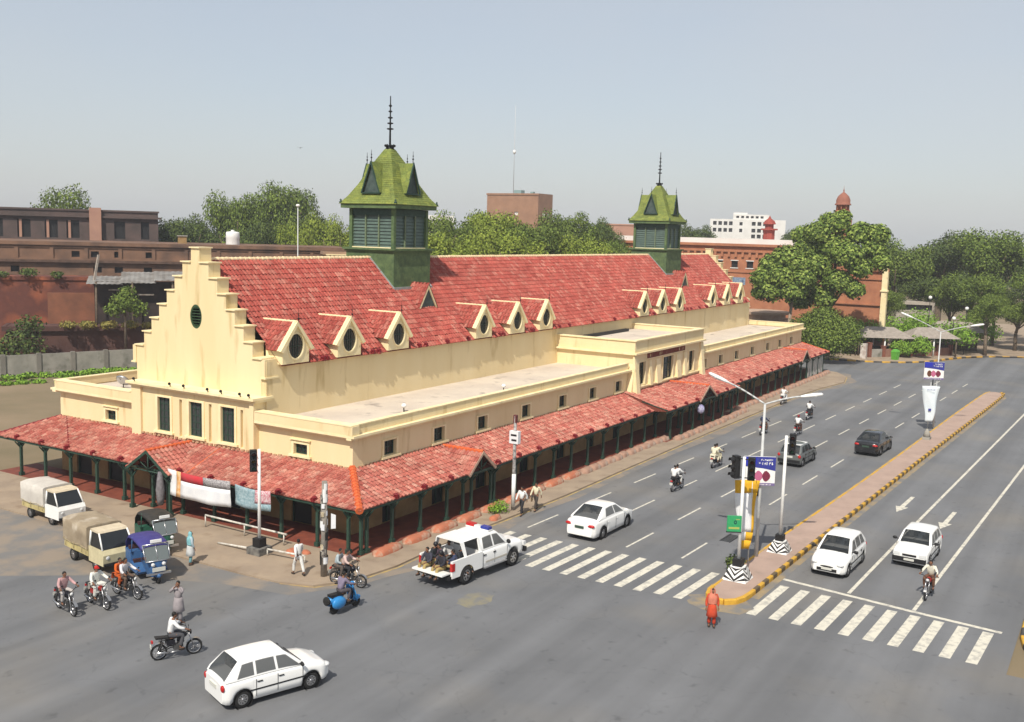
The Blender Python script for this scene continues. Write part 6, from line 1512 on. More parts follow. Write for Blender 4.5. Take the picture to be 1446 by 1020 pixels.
# vertical cloth banner (yellow and white)
def cloth_banner(loc, rz, w, h, bands, label, curl=.18, seed=1, cat='banner', top=0, group=None):
    t = thing('cloth_banner', label, cat, loc, rz, group); rr = random.Random(seed); nx, nz = 6, 16
    def P(i, j):
        u = -w/2+w*i/nx; z = h*j/nz; f = 1-j/nz
        return (curl*sin(u*3+z*1.3)+.06*sin(z*2.1+i), u*(1-.6*f)+.10*f*sin(z*1.7), z)
    for k, (z0, z1, m, u0, u1) in enumerate(bands):
        b = MB()
        for i in range(nx):
            for j in range(nz):
                cz = (j+.5)/nz; cu = (i+.5)/nx
                if z0 <= cz < z1 and u0 <= cu < u1: b.add([P(i, j), P(i+1, j), P(i+1, j+1), P(i, j+1)], [(0, 1, 2, 3)], 0, True)
        if b.f: o = b.build('cloth_panel', m, t); q = o.modifiers.new('t', 'SOLIDIFY'); q.thickness = .012
    return t
YEL = mat('yellow_cloth', (.68, .38, .02), (.60, .32, .02), .85, 3); CW = mat('white_cloth', (.74, .74, .74), (.64, .65, .68), .9, 2)
cloth_banner((9.75, -16.5, 1.2), R(-150), 1.25, 3.5, [(.84, 1, YEL, 0, 1), (.25, .84, CW, 0, .80), (.25, .84, YEL, .80, 1), (.13, .25, YEL, .5, 1), (.13, .25, CW, 0, .5), (0, .13, YEL, 0, 1)], 'yellow and white cloth banner hanging beside the first median signal', .05, 2)
b = MB(); b.tube((0, 0, 0), (0, 0, 5.35), .03, .025, 6); b.tube((0, 0, 5.2), (-.65, -.35, 5.2), .02, .02, 5); b.tube((0, 0, 5.2), (.6, .4, 5.2), .02, .02, 5); t = thing('banner_pole', 'thin pole that carries the yellow and white cloth banner', 'pole', (9.97, -16.7, .19)); b.build('pole', MATS['pale_grey_pole'], t)
# long white banner on a frame far along the median
wb = cloth_banner((57.7, -17.6, .75), R(-157), 1.55, 3.2, [(0, 1, mat('pale_blue_white_cloth', (.62, .69, .73), (.70, .74, .76), .9, 1), 0, 1)], 'tall pale blue-white banner standing on the median beyond the black saloon', .06, 3)
b = MB(); b.box(-.02, .0, -.12, .12, 1.0, 1.2, T=Matrix.Translation((.13, 0, 0))); b.build('print', NAVY, wb); print_strokes(wb, (.2, 0, 0), (0, 1, 0), (1, 0, 0), -.35, .35, 2.85, .12, NAVY, 12)
b = MB(); b.tube((0, 0, 0), (0, 0, 4.1), .04, .03, 8); b.tube((0, 0, 3.8), (-.3, .7, 3.8), .02, n=5); b.tube((0, 0, 3.8), (.3, -.7, 3.8), .02, n=5); t = thing('banner_pole', 'pole behind the tall pale banner on the median', 'pole', (57.8, -17.55, .19)); b.build('pole', MATS['pale_grey_pole'], t)
b = MB(); b.box(-.45, .45, -.3, .3, 0, .2); b.lathe([(.3, .2), (.22, .6), (.05, .9)], n=8); t = thing('lamp_base_rubble', 'broken white concrete stump on the median before the tall pale banner', 'stump', (52.0, -18.4, .18)); b.build('stump', CONC, t)
# small items near the median end
t = thing('planter_bush', 'dusty dark bush at the foot of the first median signal', 'bush', (9.2, -16.3, .18)); 
def leaf_cloud(blobs, n, size, seed, name, m, parent=None, jit=.55):
    rr = random.Random(seed); mb = MB(); tot = sum(b[3]**2 for b in blobs)
    for (bx, by, bz, br, *sq) in blobs:
        k = int(n*br*br/tot); kz = sq[0] if sq else .8
        for _ in range(k):
            while True:
                d = Vector((rr.gauss(0, 1), rr.gauss(0, 1), rr.gauss(0, 1)))
                if d.length > .1: break
            d.normalize()
            if d.z < -.5 and rr.random() < .6: continue
            rad = br*(rr.random()**.35)*rr.uniform(.82, 1.10); c = Vector((bx+d.x*rad, by+d.y*rad, bz+d.z*rad*kz))
            nrm = (d+Vector((rr.gauss(0, jit), rr.gauss(0, jit), rr.gauss(0, jit)+.25))).normalized(); a = nrm.orthogonal().normalized(); ang = rr.uniform(0, 2*pi)
            bb = nrm.cross(a); u = a*cos(ang)+bb*sin(ang); v = nrm.cross(u); s_ = size*rr.uniform(.6, 1.35)
            mb.add([c-u*s_*.5, c-u*.1*s_+v*s_*.38, c+u*s_*.55, c-v*s_*.36], [(0, 1, 2, 3)])
    me = mb.mesh(name, m); return me
link('foliage', leaf_cloud([(0, 0, .45, .5), (.3, .2, .3, .4)], 420, .16, 5, 'foliage', LF['dark']), t)
# corner: poster pole, mast, fallen rails
t = thing('poster_pole', 'utility pole at the corner pasted all over with torn white posters', 'pole', (-2.95, -.3, .09)); b = MB(); b.tube((0, 0, 0), (.02, 0, 4.6), .16, .13, 10); b.build('pole', mat('pole_concrete', (.30, .27, .23), (.2, .18, .16), .9, 4), t)
rr = random.Random(4)
for k in range(46):
    z = rr.uniform(.5, 4.3); a = rr.uniform(0, 2*pi); h = rr.uniform(.2, .45); r_ = .168-z*.006; b = MB(); wd = rr.uniform(.7, 1.5); rr2 = r_+.012+rr.uniform(.001, .03)
    vs = []
    for i in range(5): q = a+wd*i/4; vs += [(rr2*cos(q), rr2*sin(q), z), (rr2*cos(q), rr2*sin(q), z+h)]
    b.add(vs, [(2*i, 2*i+2, 2*i+3, 2*i+1) for i in range(4)]); b.build('poster', rr.choice([WHITE, CW, WHITE, mat('grimy_poster', (.42, .39, .33), (.06, .05, .05), .9, 9), BLACKP, mat('cream_poster', (.6, .52, .36), (.2, .15, .1), .9, 12)]), t)
b = MB(); b.add([(.2, -.25, 2.3), (.25, -.5, 2.35), (.25, -.5, 3.0), (.2, -.25, 3.05)], [(0, 1, 2, 3)]); b.build('poster', CW, t)
t = thing('utility_mast', 'grey and white mast with small white box sign beside two walking men', 'mast', (12.35, -1.55, .09)); b = MB(); b.tube((0, 0, 0), (-.02, 0, 5.7), .12, .09, 8); b.build('mast_pole', mat('streaky_mast', (.45, .44, .42), (.12, .10, .10), .8, 5), t)
b = MB(); b.tube((0, 0, .2), (0, 0, 2.2), .125, n=8); b.build('white_sleeve', WHITE, t)
b = MB(); b.box(-.16, .14, -.30, .30, 4.05, 4.8); bx_ = b.build('box_sign', CW, t); b = MB(); b.box(-.165, -.161, -.2, .2, 4.5, 4.62); b.box(-.165, -.161, -.2, .15, 4.2, 4.32); b.build('print', BLACKP, bx_)
b = MB(); b.box(-.10, .10, -.10, .10, 5.3, 5.75); b.build('cap_box', mat('maroon_box', (.12, .03, .03)), t)
b = MB(); b.ball((0, 0, .3), .45, .4, .35); 
t2 = thing('weeds', 'green weeds at the foot of the utility mast', 'weeds', (11.5, -1.2, .1)); link('foliage', leaf_cloud([(0, 0, .3, .55), (-.5, .1, .25, .45)], 500, .13, 8, 'foliage', LF['hedge']), t2)
t = thing('stone_block', 'pale stone block lying on the pavement left of the utility mast', 'stone', (10.0, -1.75, .09)); link('stone', lump(.9, .5, .28, 77), t); 
RAILW = mat('white_pipe', (.68, .66, .6), (.4, .36, .3), .6, 4)
def rail(label, pts, posts=()):
    t = thing('barrier_rail', label, 'rail', (0, 0, 0), 0, 'pipe rails on the corner pavement'); b = MB(); b.path(pts, .055, 8); b.build('pipe', RAILW, t)
    for p in posts: b = MB(); b.tube((p[0], p[1], .09), p, .04, n=6); b.build('post', RAILW, t)
rail('long white pipe rail in front of the verandah behind the corner signal', [(-.7, 10.2, .75), (-.65, 7.5, .72), (-.62, 4.3, .7)], [(-.7, 10.2, .75), (-.65, 7.3, .72), (-.62, 4.5, .7)])
rail('fallen white pipe lying left of the corner signal base', [(-2.4, 7.4, .14), (-2.45, 5.1, .3)])
rail('short white pipe rail right of the corner signal base', [(-2.3, 4.0, .42), (-2.1, 1.7, .45)], [(-2.3, 4.0, .42), (-2.1, 1.7, .45)])
for i, (x, y, s_) in enumerate(((-1.2, 3.3, .5), (-.9, 2.7, .35), (-1.5, 2.9, .3))):
    t = thing('rubble_heap', ['largest dark rubble lump', 'small flat rubble lump', 'smallest rubble lump'][i]+' on the pavement between the corner signal and the verandah', 'rubble', (x, y, .09), i); link('rubble', lump(s_*1.6, s_*1.2, s_*.5, 50+i), t)
# political banners hung from the eave
BN_ = [(16.75-2.85, 12.75, 'left'),]
def hung(loc, L, h, label, parts):
    """banner along -Y from loc, hung under the front eave"""
    t = thing('hung_banner', label, 'banner', loc, 0, 'printed cloth banners tied under the verandah eave'); nx, nz = 14, 6
    def P(i, j): u = L*i/nx; z = -h*j/nz; return (-.08+.06*sin(u*2.3+j*.5)*j/nz, -u, z-.10*sin(pi*i/nx))
    for (a, b_, c, d, m) in parts:
        q = MB()
        for i in range(nx):
            for j in range(nz):
                if a <= (i+.5)/nx < b_ and c <= (j+.5)/nz < d: q.add([P(i, j), P(i+1, j), P(i+1, j+1), P(i, j+1)], [(0, 1, 2, 3)], 0, True)
        if q.f: o = q.build('cloth_panel', m, t); o.modifiers.new('t', 'SOLIDIFY').thickness = .01
REDC = mat('red_cloth_print', (.50, .03, .04), (.42, .05, .06), .85, 4); ORC = mat('orange_portrait_print', (.62, .26, .04), (.7, .5, .3), .85, 6); GRAYP = mat('crowd_print', (.10, .09, .10), (.5, .48, .48), .85, 14); BLUEP = mat('blue_grey_print', (.16, .26, .30), (.34, .44, .47), .85, 9); REDP = mat('red_white_print', (.45, .05, .10), (.65, .6, .6), .85, 11)
hung((-.42, 13.4, 2.85), 4.9, 1.45, 'long white cloth banner with red strip and orange portrait under the front eave', [(0, .12, 0, 1, CW), (.12, .25, 0, 1, ORC), (.25, .55, 0, .34, REDC), (.55, 1, 0, .34, GRAYP), (.25, 1, .34, 1, CW)])
hung((-.18, 8.4, 2.68), 2.6, 1.1, 'shorter blue-grey printed banner to the right of the long white one', [(0, .55, 0, 1, BLUEP), (.55, 1, 0, .6, REDP), (.55, 1, .6, 1, BLUEP)])
b = MB(); b.lathe([(.16, 0), (.22, .4), (.26, .9), (.20, 1.4), (.12, 1.9)], n=9); t = thing('rolled_tarpaulin', 'grey rolled tarpaulin hanging on the verandah post under the porch gable', 'tarpaulin', (-.75, 13.75, .75)); o = b.build('roll', mat('grey_tarpaulin', (.12, .11, .12), (.2, .19, .2), .8, 5, bump=.5), t)
b = MB(); b.ball((0, 0, 0), .25, .35, .42); t = thing('cloth_bundle', 'purple and white cloth bundle hanging from the canopy beside the right-hand porch', 'bundle', (43.9, BEY-.1, 1.9)); b.build('bundle', mat('purple_white_cloth', (.5, .5, .62), (.15, .12, .3), .9, 6), t)
# end-of-verandah screen at the far right corner
t = thing('slatted_screen', 'pale upright boards closing the far right end of the verandah', 'screen', (84.4, .32, .1))
for k in range(9):
    b = MB(); b.box(k*.78, k*.78+.5, -.03, .03, 0, 2.2); b.build('board', mat('pale_board', (.50, .50, .46), (.38, .38, .36), .8, 3), t)
# ================================================================== BACKGROUND BUILDINGS
def block(name, label, loc, rz, w, d, h, m, cat='building', wins=(), wm=GLASS, cor=None, base=0, rec=.3, fr=None):
    """local: front face along +u (x) at y=0 facing -y; depth +y. wins: list of (u0,u1,z0,z1)"""
    t = thing(name, label, cat, loc, rz); b = MB()
    holes_wall(b, (0, 0, 0), (1, 0, 0), (0, -1, 0), 0, w, base, h, list(wins), rec)
    b.quad((0, 0, base), (0, d, base), (0, d, h), (0, 0, h)); b.quad((w, 0, base), (w, d, base), (w, d, h), (w, 0, h)); b.quad((0, d, base), (w, d, base), (w, d, h), (0, d, h)); b.quad((0, 0, h-.02), (w, 0, h-.02), (w, d, h-.02), (0, d, h-.02))
    b.build('wall', m, t)
    for a, c, e, f in wins:
        q = MB(); q.box(a, c, rec, rec+.04, e, f); o = q.build('window', wm, t)
        if fr: q = MB(); q.box(a-.12, c+.12, -.08, -.002, f, f+.14); q.box(a-.12, c+.12, -.1, -.002, e-.14, e-.002); q.build('surround', fr, o)
    for z0, z1, o_ in (cor or []):
        q = MB(); q.box(-o_, w+o_, -o_, -.003, z0, z1); q.box(-o_, -.003, 0, d, z0, z1); q.build('cornice', m, t)
    return t
az = lambda x0, y0, x1, y1: math.atan2(y1-y0, x1-x0)
# left: long weathered brick building (front faces the camera)
def along(x0, y0, x1, y1): return (x0, y0, 0), az(x0, y0, x1, y1), math.hypot(x1-x0, y1-y0)
l, a, w = along(8.0, 75.5, 47, 40.7)
wins = [(u, u+.75, 12.85, 13.45) for u in (24.6, 26.4, 28.6, 31.6)]+[(u, u+.8, 11.3, 11.9) for u in (12, 15, 19, 26.6, 28.6, 31.4)]
lb_ = block('brick_building', 'long weathered brick building with small square openings behind the left gable', l, a, w, 12, 14.35, BRICK, wins=wins, cor=[(14.0, 14.36, .25), (12.35, 12.7, .35), (13.75, 13.86, .1)], wm=BLACKP)
b = MB(); b.box(-.1, w+.1, -.37, -.3, 12.3, 12.55); b.build('cornice_shade_band', mat('painted_cornice_shade', (.07, .045, .035), (.13, .08, .06), .95, 2), lb_)  # near-black cornice shadow painted as a dark band along its lower edge
for k in range(16):
    b = MB(); b.box(k*3.2+.2, k*3.2+.55, -.14, -.003, 12.72, 13.74); b.build('pilaster', BRICK, lb_)
# lean-to sheds and lower brick walls in the yard
l, a, w = along(9.5, 59, 22.3, 48.2)
block('brick_wall', 'dark red brick wall with flat top in the yard left of the gable', l, a, w, 3, 11.4, mat('red_yard_brick', (.14, .05, .036), (.09, .035, .028), .95, .5, bump=.4, stain=((.32, .10, .05), .5, (.5, .7))), 'wall', cor=[(11.1, 11.42, .12)])
l, a, w = along(13, 49.5, 27, 37.8)
lw = block('low_brick_building', 'low brown brick building with a planted ledge behind the boundary wall', l, a, w, 3, 7.4, mat('brown_yard_brick', (.10, .05, .04), (.07, .035, .03), .95, .5, bump=.4), cor=[(7.0, 7.42, .3)])
l, a, w = along(17, 49.5, 31.5, 38)
block('brick_wall', 'orange-brown brick wall behind the planted ledge beside the gable steps', l, a, w, .5, 10.1, mat('orange_yard_brick', (.25, .10, .055), (.15, .065, .04), .95, .6, bump=.4), 'wall')
sh = thing('lean_to_shed', 'dark lean-to shed with sagging tin roof and rusty sheets behind the gable', 'shed', (19.6, 46.6, 0), az(19.6, 46.6, 27.6, 40.0))
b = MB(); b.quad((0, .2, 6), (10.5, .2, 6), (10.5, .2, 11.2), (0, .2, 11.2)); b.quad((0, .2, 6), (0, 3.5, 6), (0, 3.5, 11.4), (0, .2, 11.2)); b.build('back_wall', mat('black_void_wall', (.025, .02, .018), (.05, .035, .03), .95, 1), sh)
for i, (x0, x1, z0, z1, y0) in enumerate(((-.6, 2.4, 11.0, 11.5, -1.2), (2.2, 5.2, 11.1, 11.9, -1.0), (5.0, 8.4, 11.35, 12.0, -1.2), (8.2, 11, 11.2, 11.75, -.9))):
    b = MB(); n = 14
    for k in range(n):
        xa, xb = x0+(x1-x0)*k/n, x0+(x1-x0)*(k+1)/n; zo = .04*(k % 2)
        b.quad((xa, y0, z0+zo), (xb, y0, z0+.04-zo), (xb, 3.2, z1+.04-zo), (xa, 3.2, z1+zo))
    b.build('roof_sheet', TIN, sh)
for k, (x, z) in enumerate(((1.2, 10.4), (3.6, 10.0), (6.4, 10.5), (8.6, 10.2))): b = MB(); b.box(x, x+1.4, -.3, -.24, z, z+.12); b.build('plank', mat('weathered_plank', (.4, .36, .3), (.25, .2, .17), .9, 3), sh)
for x in (.2, 3.2, 6.6, 10): b = MB(); b.tube((x, -.9, 6), (x, -.9, 11.2), .09); b.build('post', BARK, sh)
t = thing('leaning_plank', 'long pale plank leaning against the brick wall above the lean-to roof', 'plank', (20.0, 47.2, 11.2)); b = MB(); b.prism([(0, 0, 0), (.22, 0, 0), (.95, .3, 2.3), (.75, .3, 2.3)], (.0, .1, 0)); b.build('plank', MATS['weathered_plank'], t)
def foliage_thing(name, label, cat, loc, blobs, n, size, seed, m, group=None, scale=1, trunk=None):
    t = thing(name, label, cat, loc, 0, group, scale); link('foliage', leaf_cloud(blobs, n, size, seed, 'foliage', m), t)
    if trunk: b = MB(); b.tube((0, 0, 0), (0, 0, trunk[0]), trunk[1], trunk[1]*.6, 8); b.build('trunk', BARK, t)
    return t
foliage_thing('small_tree', 'small leafy tree in front of the tin-roofed lean-to', 'tree', (18.9, 41.6, 5.5), [(0, 0, 4.2, 1.3), (.9, -.5, 3.6, 1.0), (-.7, .5, 3.5, .9), (.3, 0, 5.0, .8)], 2200, .22, 21, LF['yellow'] if False else LF['mid'], trunk=(4.2, .12))
foliage_thing('climbing_plant', 'yellow-green plants along the ledge of the low brown building', 'plants', (17.4, 44.6, 7.3), [(0, 0, .3, .8, .5), (1.3, -1.1, .3, .8, .5), (2.6, -2.2, .3, .8, .5), (3.8, -3.2, .25, .7, .5), (-1.2, 1.0, .3, .8, .5)], 1800, .2, 22, LF['yellow'])
foliage_thing('shrub', 'dark shrub at the left edge beside the low brown building', 'shrub', (12.6, 46.5, 3.5), [(0, 0, 2.5, 2.0), (-1.4, 1.3, 2, 1.6), (.4, -.4, 4.2, 1.2)], 2400, .25, 23, LF['dark'])
foliage_thing('wall_weeds', 'dark weeds growing along the top of the dark red yard wall', 'weeds', (12.5, 56.2, 11.5), [(0, 0, .1, .7, .5), (1.4, -1.2, .2, .8, .5), (3.0, -2.5, .1, .6, .5), (4.6, -3.9, .25, .9, .5), (6.4, -5.4, .1, .7, .5)], 1500, .2, 26, LF['dark'])
# boundary wall of concrete panels + weeds
bw = thing('boundary_wall', 'pale grey boundary wall of concrete panels and posts behind the left wing', 'wall', (14.4, 71.5, 0), az(14.4, 71.5, 44, 61.2))
for k in range(9):
    b = MB(); b.box(k*3.5+.22, k*3.5+3.28, 0, .15, 0, 2.25); b.build('panel', CONC, bw); b = MB(); b.box(k*3.5-.21, k*3.5+.215, -.12, .27, 0, 2.35); b.build('post', mat('darker_concrete', (.24, .22, .19), (.17, .16, .14), .95, 1), bw)
mb = MB(); rr = random.Random(9)
me = leaf_cloud([(x, 71.5-(x-14.4)*.348-1.2-rr.random()*1.5, .15, .9, .45) for x in [14+1.2*i for i in range(25)]]+[(x, 66.5-(x-14.4)*.348-rr.random()*2.5, .1, .9, .3) for x in [14+1.5*i for i in range(20)]], 9000, .3, 31, 'weeds', LF['hedge'])
link('weeds', me, None, label='strip of green weeds along the foot of the grey boundary wall', cat='weeds', kind='stuff')
# white tank, small roof blocks, yellow bits, rail on the flat roof behind the ridge
t = thing('water_tank', 'white cylindrical water tank on the brick roof behind the hall ridge', 'tank', (41.6, 52.5, 14.3)); b = MB(); b.lathe([(.72, 0), (.74, .1), (.72, .7), (.74, .75), (.72, 1.3), (.66, 1.42), (.001, 1.5)], n=18); b.build('tank', WHITE, t); b = MB(); b.lathe([(.2, 1.5), (.2, 1.62), (.001, 1.64)], n=10); b.build('lid', WHITE, t)
t = thing('roof_hut', 'small yellow-brown hut on the brick roof left of the white tank', 'hut', (37.6, 56.6, 14.3), -.7); b = MB(); b.box(0, .9, 0, .9, 0, .8); b.build('wall', OCHRE, t); b = MB(); b.box(-.1, 1.0, -.1, 1.0, .802, .9); b.build('roof', CONC, t)
l, a, w = along(46.5, 43.5, 66, 27.8)
lt = block('flat_roofed_building', 'flat-roofed building with a pale balustrade behind the hall ridge', l, a, 30, 16, 13.9, mat('tan_roof_wall', (.36, .24, .16), (.27, .18, .12), .95, .6, bump=.3), cor=[(13.55, 13.9, .3)])
for k in range(34):
    b = MB(); b.box(k*.5+.05, k*.5+.3, -.5, -.35, 12.9, 13.5); b.build('baluster', STUC2, lt)
b = MB(); b.box(0, 17, -.55, -.31, 13.502, 13.62); b.box(0, 17, -.55, -.31, 12.75, 12.898); b.build('balustrade_rail', STUC2, lt)
t = thing('street_lamp', 'thin lamp post standing behind the roof ridge left of the first tower', 'street lamp', (34.9, 36.7, 0)); b = MB(); b.tube((0, 0, 0), (0, 0, 18.4), .07, .05, 6); b.build('pole', MATS['pale_grey_pole'], t); b = MB(); b.ball((0, 0, 18.5), .2, .2, .14); b.build('lamp_head', WHITE, t)
# far left dark colonnaded building
l, a, w = along(30.0, 93.3, 51.2, 76.1)
fl_ = block('colonnade_building', 'dark grey-brown building with tall openings and a pale pier at the far left', l, a, w, 14, 17.9, BRICKD, wins=[(u, u+1.5, 14.3, 16.5) for u in (1.5, 4.6, 7.7, 10.8, 13.9, 16.4)]+[(22.0, 23.3, 14.3, 16.5), (25.2, 26.2, 14.3, 16.5)], cor=[(16.9, 17.15, .4), (17.7, 17.92, .15)], wm=BLACKP)
b = MB(); b.box(19.1, 20.5, -.7, -.05, 10, 18.15); b.build('pier', BRICKP, fl_)
for u in (1.5, 4.6, 7.7, 10.8, 13.9, 16.4): b = MB(); b.box(u+.2, u+.5, .02, .25, 14.3, 16.5); b.build('column', BRICKP, fl_)
# centre: tall brown block beyond the trees
t = block('tower_block', 'plain brown brick block standing above the trees between the towers', (218, 132.5, 0), -pi/2, 17.5, 8.5, 27.9, mat('brown_block_brick', (.33, .185, .115), (.26, .145, .09), .95, .4), wins=[(9.5, 10.8, 21.6, 22.6), (2.4, 3.2, 19.0, 19.8)], wm=WHITEB, cor=[(27.4, 27.82, .2), (18.9, 19.1, .12)])
b = MB()
for y in (2.6, 5.4): b.box(17.52, 17.58, y, y+1.3, 21.2, 22.4)
b.build('window', WHITE, t)
b = MB(); b.box(8, 10.5, 2, 4, 27.92, 28.9); b.box(13, 14, 3, 4, 27.92, 28.5); b.build('roof_boxes', mat('teal_roof_box', (.2, .3, .3)), t)
t = thing('radio_mast', 'very thin radio mast with a small white drum rising above the brown block', 'mast', (221.5, 125.6, 27.9)); b = MB(); b.tube((0, 0, 0), (0, 0, 25.5), .09, .05, 5); b.build('mast', mat('haze_grey_metal', (.5, .5, .5)), t); b = MB(); b.lathe([(.3, -.6), (.5, 0), (.3, .5)], (0, 0, 12.2), n=8); b.build('drum', WHITE, t)
block('pink_building', 'plain pinkish building low beside the second tower', (186, 79.5, 0), az(186, 79.5, 189.5, 71.0), 10, 8, 19.3, BRICKP, cor=[(19.0, 19.32, .15)])
block('white_building', 'white building partly hidden to the right of the first tower', (171.5, 122, 0), az(171.5, 122, 176, 115.5), 8, 6, 20.3, WHITEB, wins=[(1+k*1.6, 1.8+k*1.6, 18.3, 19.1) for k in range(4)])
# far white hospital-like block with a grid of windows
l, a, w = along(355.7, 113.8, 364.9, 85.8)
W_ = []
for k in range(4): W_ += [(1.2+k*2.1, 2.6+k*2.1, z, z+1.5) for z in (21.9, 19.2)]
for k in range(4): W_ += [(16.4+k*2.2, 17.9+k*2.2, z, z+1.5) for z in (21.9, 19.2, 16.9)]
W_ += [(11.6, 12.8, 21.9, 23.2), (11.6, 12.8, 19.2, 20.6)]
hb = block('white_office_block', 'far white office block with rows of dark windows beyond the brick wing', l, a, w, 10, 24.3, WHITEB, wins=W_, wm=BLACKP, rec=.5)
b = MB(); b.box(9, 14.5, 1, 6, 24.3, 27.0); b.build('stair_tower', WHITEB, hb); b = MB(); holes_wall(b, (9.0, .5, 0), (1, 0, 0), (0, -1, 0), 0, 14, 24.3, 26.3, [(1.2+k*1.9, 2.3+k*1.9, 24.8, 25.7) for k in range(6)], .3); b.quad((9, .5, 26.3), (23, .5, 26.3), (23, 6, 26.3), (9, 6, 26.3)); b.build('penthouse', WHITEB, hb)
b = MB(); b.box(9.2, 22.8, .85, .9, 24.5, 26); b.build('window', BLACKP, hb)
# the yard and the buildings behind it stand farther out than first surveyed
SP = Vector((-38.3, -31.6, 16.5))
def push(names, k):
    for o in list(COL.objects):
        if o.parent is None and o.name.split('.')[0] in names and not o.get('_p'):
            o.location = SP+(o.location-SP)*k; o.scale = o.scale*k; o['_p'] = 1
push(('brick_building', 'water_tank', 'roof_hut'), 1.34); push(('brick_wall', 'low_brick_building', 'lean_to_shed', 'small_tree', 'climbing_plant', 'shrub', 'leaning_plank', 'wall_weeds'), 1.36); push(('flat_roofed_building',), 1.3); push(('colonnade_building',), 1.25)
for o in COL.objects:
    if '_p' in o: del o['_p']
# right: long brick wing with white roof strip
rb_ = block('brick_wing', 'long orange brick wing with arcaded cornice and a white roof edge behind the far gable', (125, 62, 0), -pi/2, 52, 14, 15.7, BRICK2, wins=[(u, u+1.1, 11.8, 12.9) for u in (29.6, 32.2, 34.8, 37.4, 40, 42.6, 45.2, 27.0, 24.4)], cor=[(15.3, 15.72, .45), (14.35, 14.6, .3), (11.0, 11.2, .15)], wm=BLACKP, fr=WHITEB)
b = MB(); b.box(0, 52, 1.2, 9, 15.72, 16.55); b.build('white_roof', WHITEB, rb_)
for k in range(44): b = MB(); b.box(k*1.18+.2, k*1.18+.6, -.28, -.003, 13.55, 14.34); b.build('bracket', BRICK2, rb_)
# museum wing with dome and white corner column
mu = block('museum_wing', 'tall orange brick museum wing with a pale corner column, half hidden by the big tree', (122.5, 10.2, 0), -pi/2, 10.8, 2.0, 12.6, BRICK2, wins=[(1.5, 3.0, 8, 10.8), (5.2, 6.6, 8, 10.8)], cor=[(12.2, 12.64, .4), (10.9, 11.1, .2), (7.0, 7.2, .3)], wm=BLACKP)
b = MB(); b.box(10.3, 11.1, -.5, .3, 3.5, 12.9); b.box(10.15, 11.25, -.65, .45, 12.902, 13.2); b.box(10.15, 11.25, -.65, .45, 9.2, 9.4); b.build('corner_column', STUC2, mu)
dm_ = thing('museum_dome', 'small red domed turret rising above the big tree', 'turret', (132, 8.8, 12)); b = MB(); b.lathe([(1.6, 0), (1.6, 8.3), (1.25, 8.4), (1.2, 9.6)], n=8, smooth=False); b.build('shaft', BRICK2, dm_)
b = MB()
for k in range(8): a_ = 2*pi*k/8; b.tube((.95*cos(a_), .95*sin(a_), 9.6), (.95*cos(a_), .95*sin(a_), 10.4), .12, n=5)
b.build('columns', BRICK2, dm_); b = MB(); b.lathe([(.9, 9.6), (.9, 10.4), (1.35, 10.42), (1.3, 10.55), (1.12, 10.75), (1.15, 11.2), (.9, 11.8), (.45, 12.25), (.1, 12.5), (.12, 12.7), (.03, 13.1), (.001, 13.7)], n=12); b.build('dome', mat('red_sandstone', (.30, .12, .08), (.24, .10, .07), .8, 3), dm_)
t = thing('red_turret', 'small red brick turret with a dome beside the far white office block', 'turret', (134.2, 21.4, 14)); b = MB(); b.lathe([(1.0, 0), (1.0, 4.1), (1.5, 4.15), (1.45, 4.4), (.75, 4.42), (.75, 5.1), (1.15, 5.15), (.85, 5.7), (.3, 6.1), (.02, 6.6)], n=8, smooth=False); b.build('turret', mat('deep_red_brick', (.32, .07, .05), (.25, .05, .04), .85, 3), t)
for k, (x, y) in enumerate(((136.5, 17.1), (136.9, 13.2))): t = thing('roof_kiosk', ['left', 'right'][k]+' one of two tiny red kiosks on the brick wing roof', 'kiosk', (x, y, 14)); b = MB(); b.lathe([(.7, 0), (.7, 3.2), (.95, 3.25), (.6, 3.8), (.02, 4.4)], n=8, smooth=False); b.build('kiosk', MATS['deep_red_brick'], t)
t = thing('blue_sign', 'small blue signboard on the brick wing just above the last dormer', 'sign', (112, 20.4, 0), -pi/2); b = MB(); b.box(0, 2.6, 0, .1, 9.6, 10.7); b.build('board', mat('pale_blue_board', (.08, .14, .26), (.3, .36, .42), .6, 3), t); b = MB(); b.tube((.3, .05, 0), (.3, .05, 9.6), .06); b.tube((2.3, .05, 0), (2.3, .05, 9.6), .06); b.build('posts', IRON, t)
# cream pavilion behind the right end
t = thing('garden_pavilion', 'low cream tiered pavilion between the far gable and the round bush', 'pavilion', (112.5, 15.2, 0)); b = MB(); b.lathe([(4.4, 0), (4.4, 4.3), (4.9, 4.35), (4.9, 4.7), (3.6, 4.72), (3.6, 5.4), (4.2, 5.45), (4.2, 5.8), (.01, 6.0)], n=20, smooth=False); b.build('drum', mat('pink_cream_plaster', (.46, .35, .26), (.36, .25, .18), .9, 1.2), t)
for k in range(9): a_ = pi*.62+pi*.9*k/9; b = MB(); T_ = Matrix.Rotation(a_, 4, 'Z'); b.box(4.38, 4.46, -.55, .55, .6, 3.4, T=T_); b.build('opening', BLACKP, t)
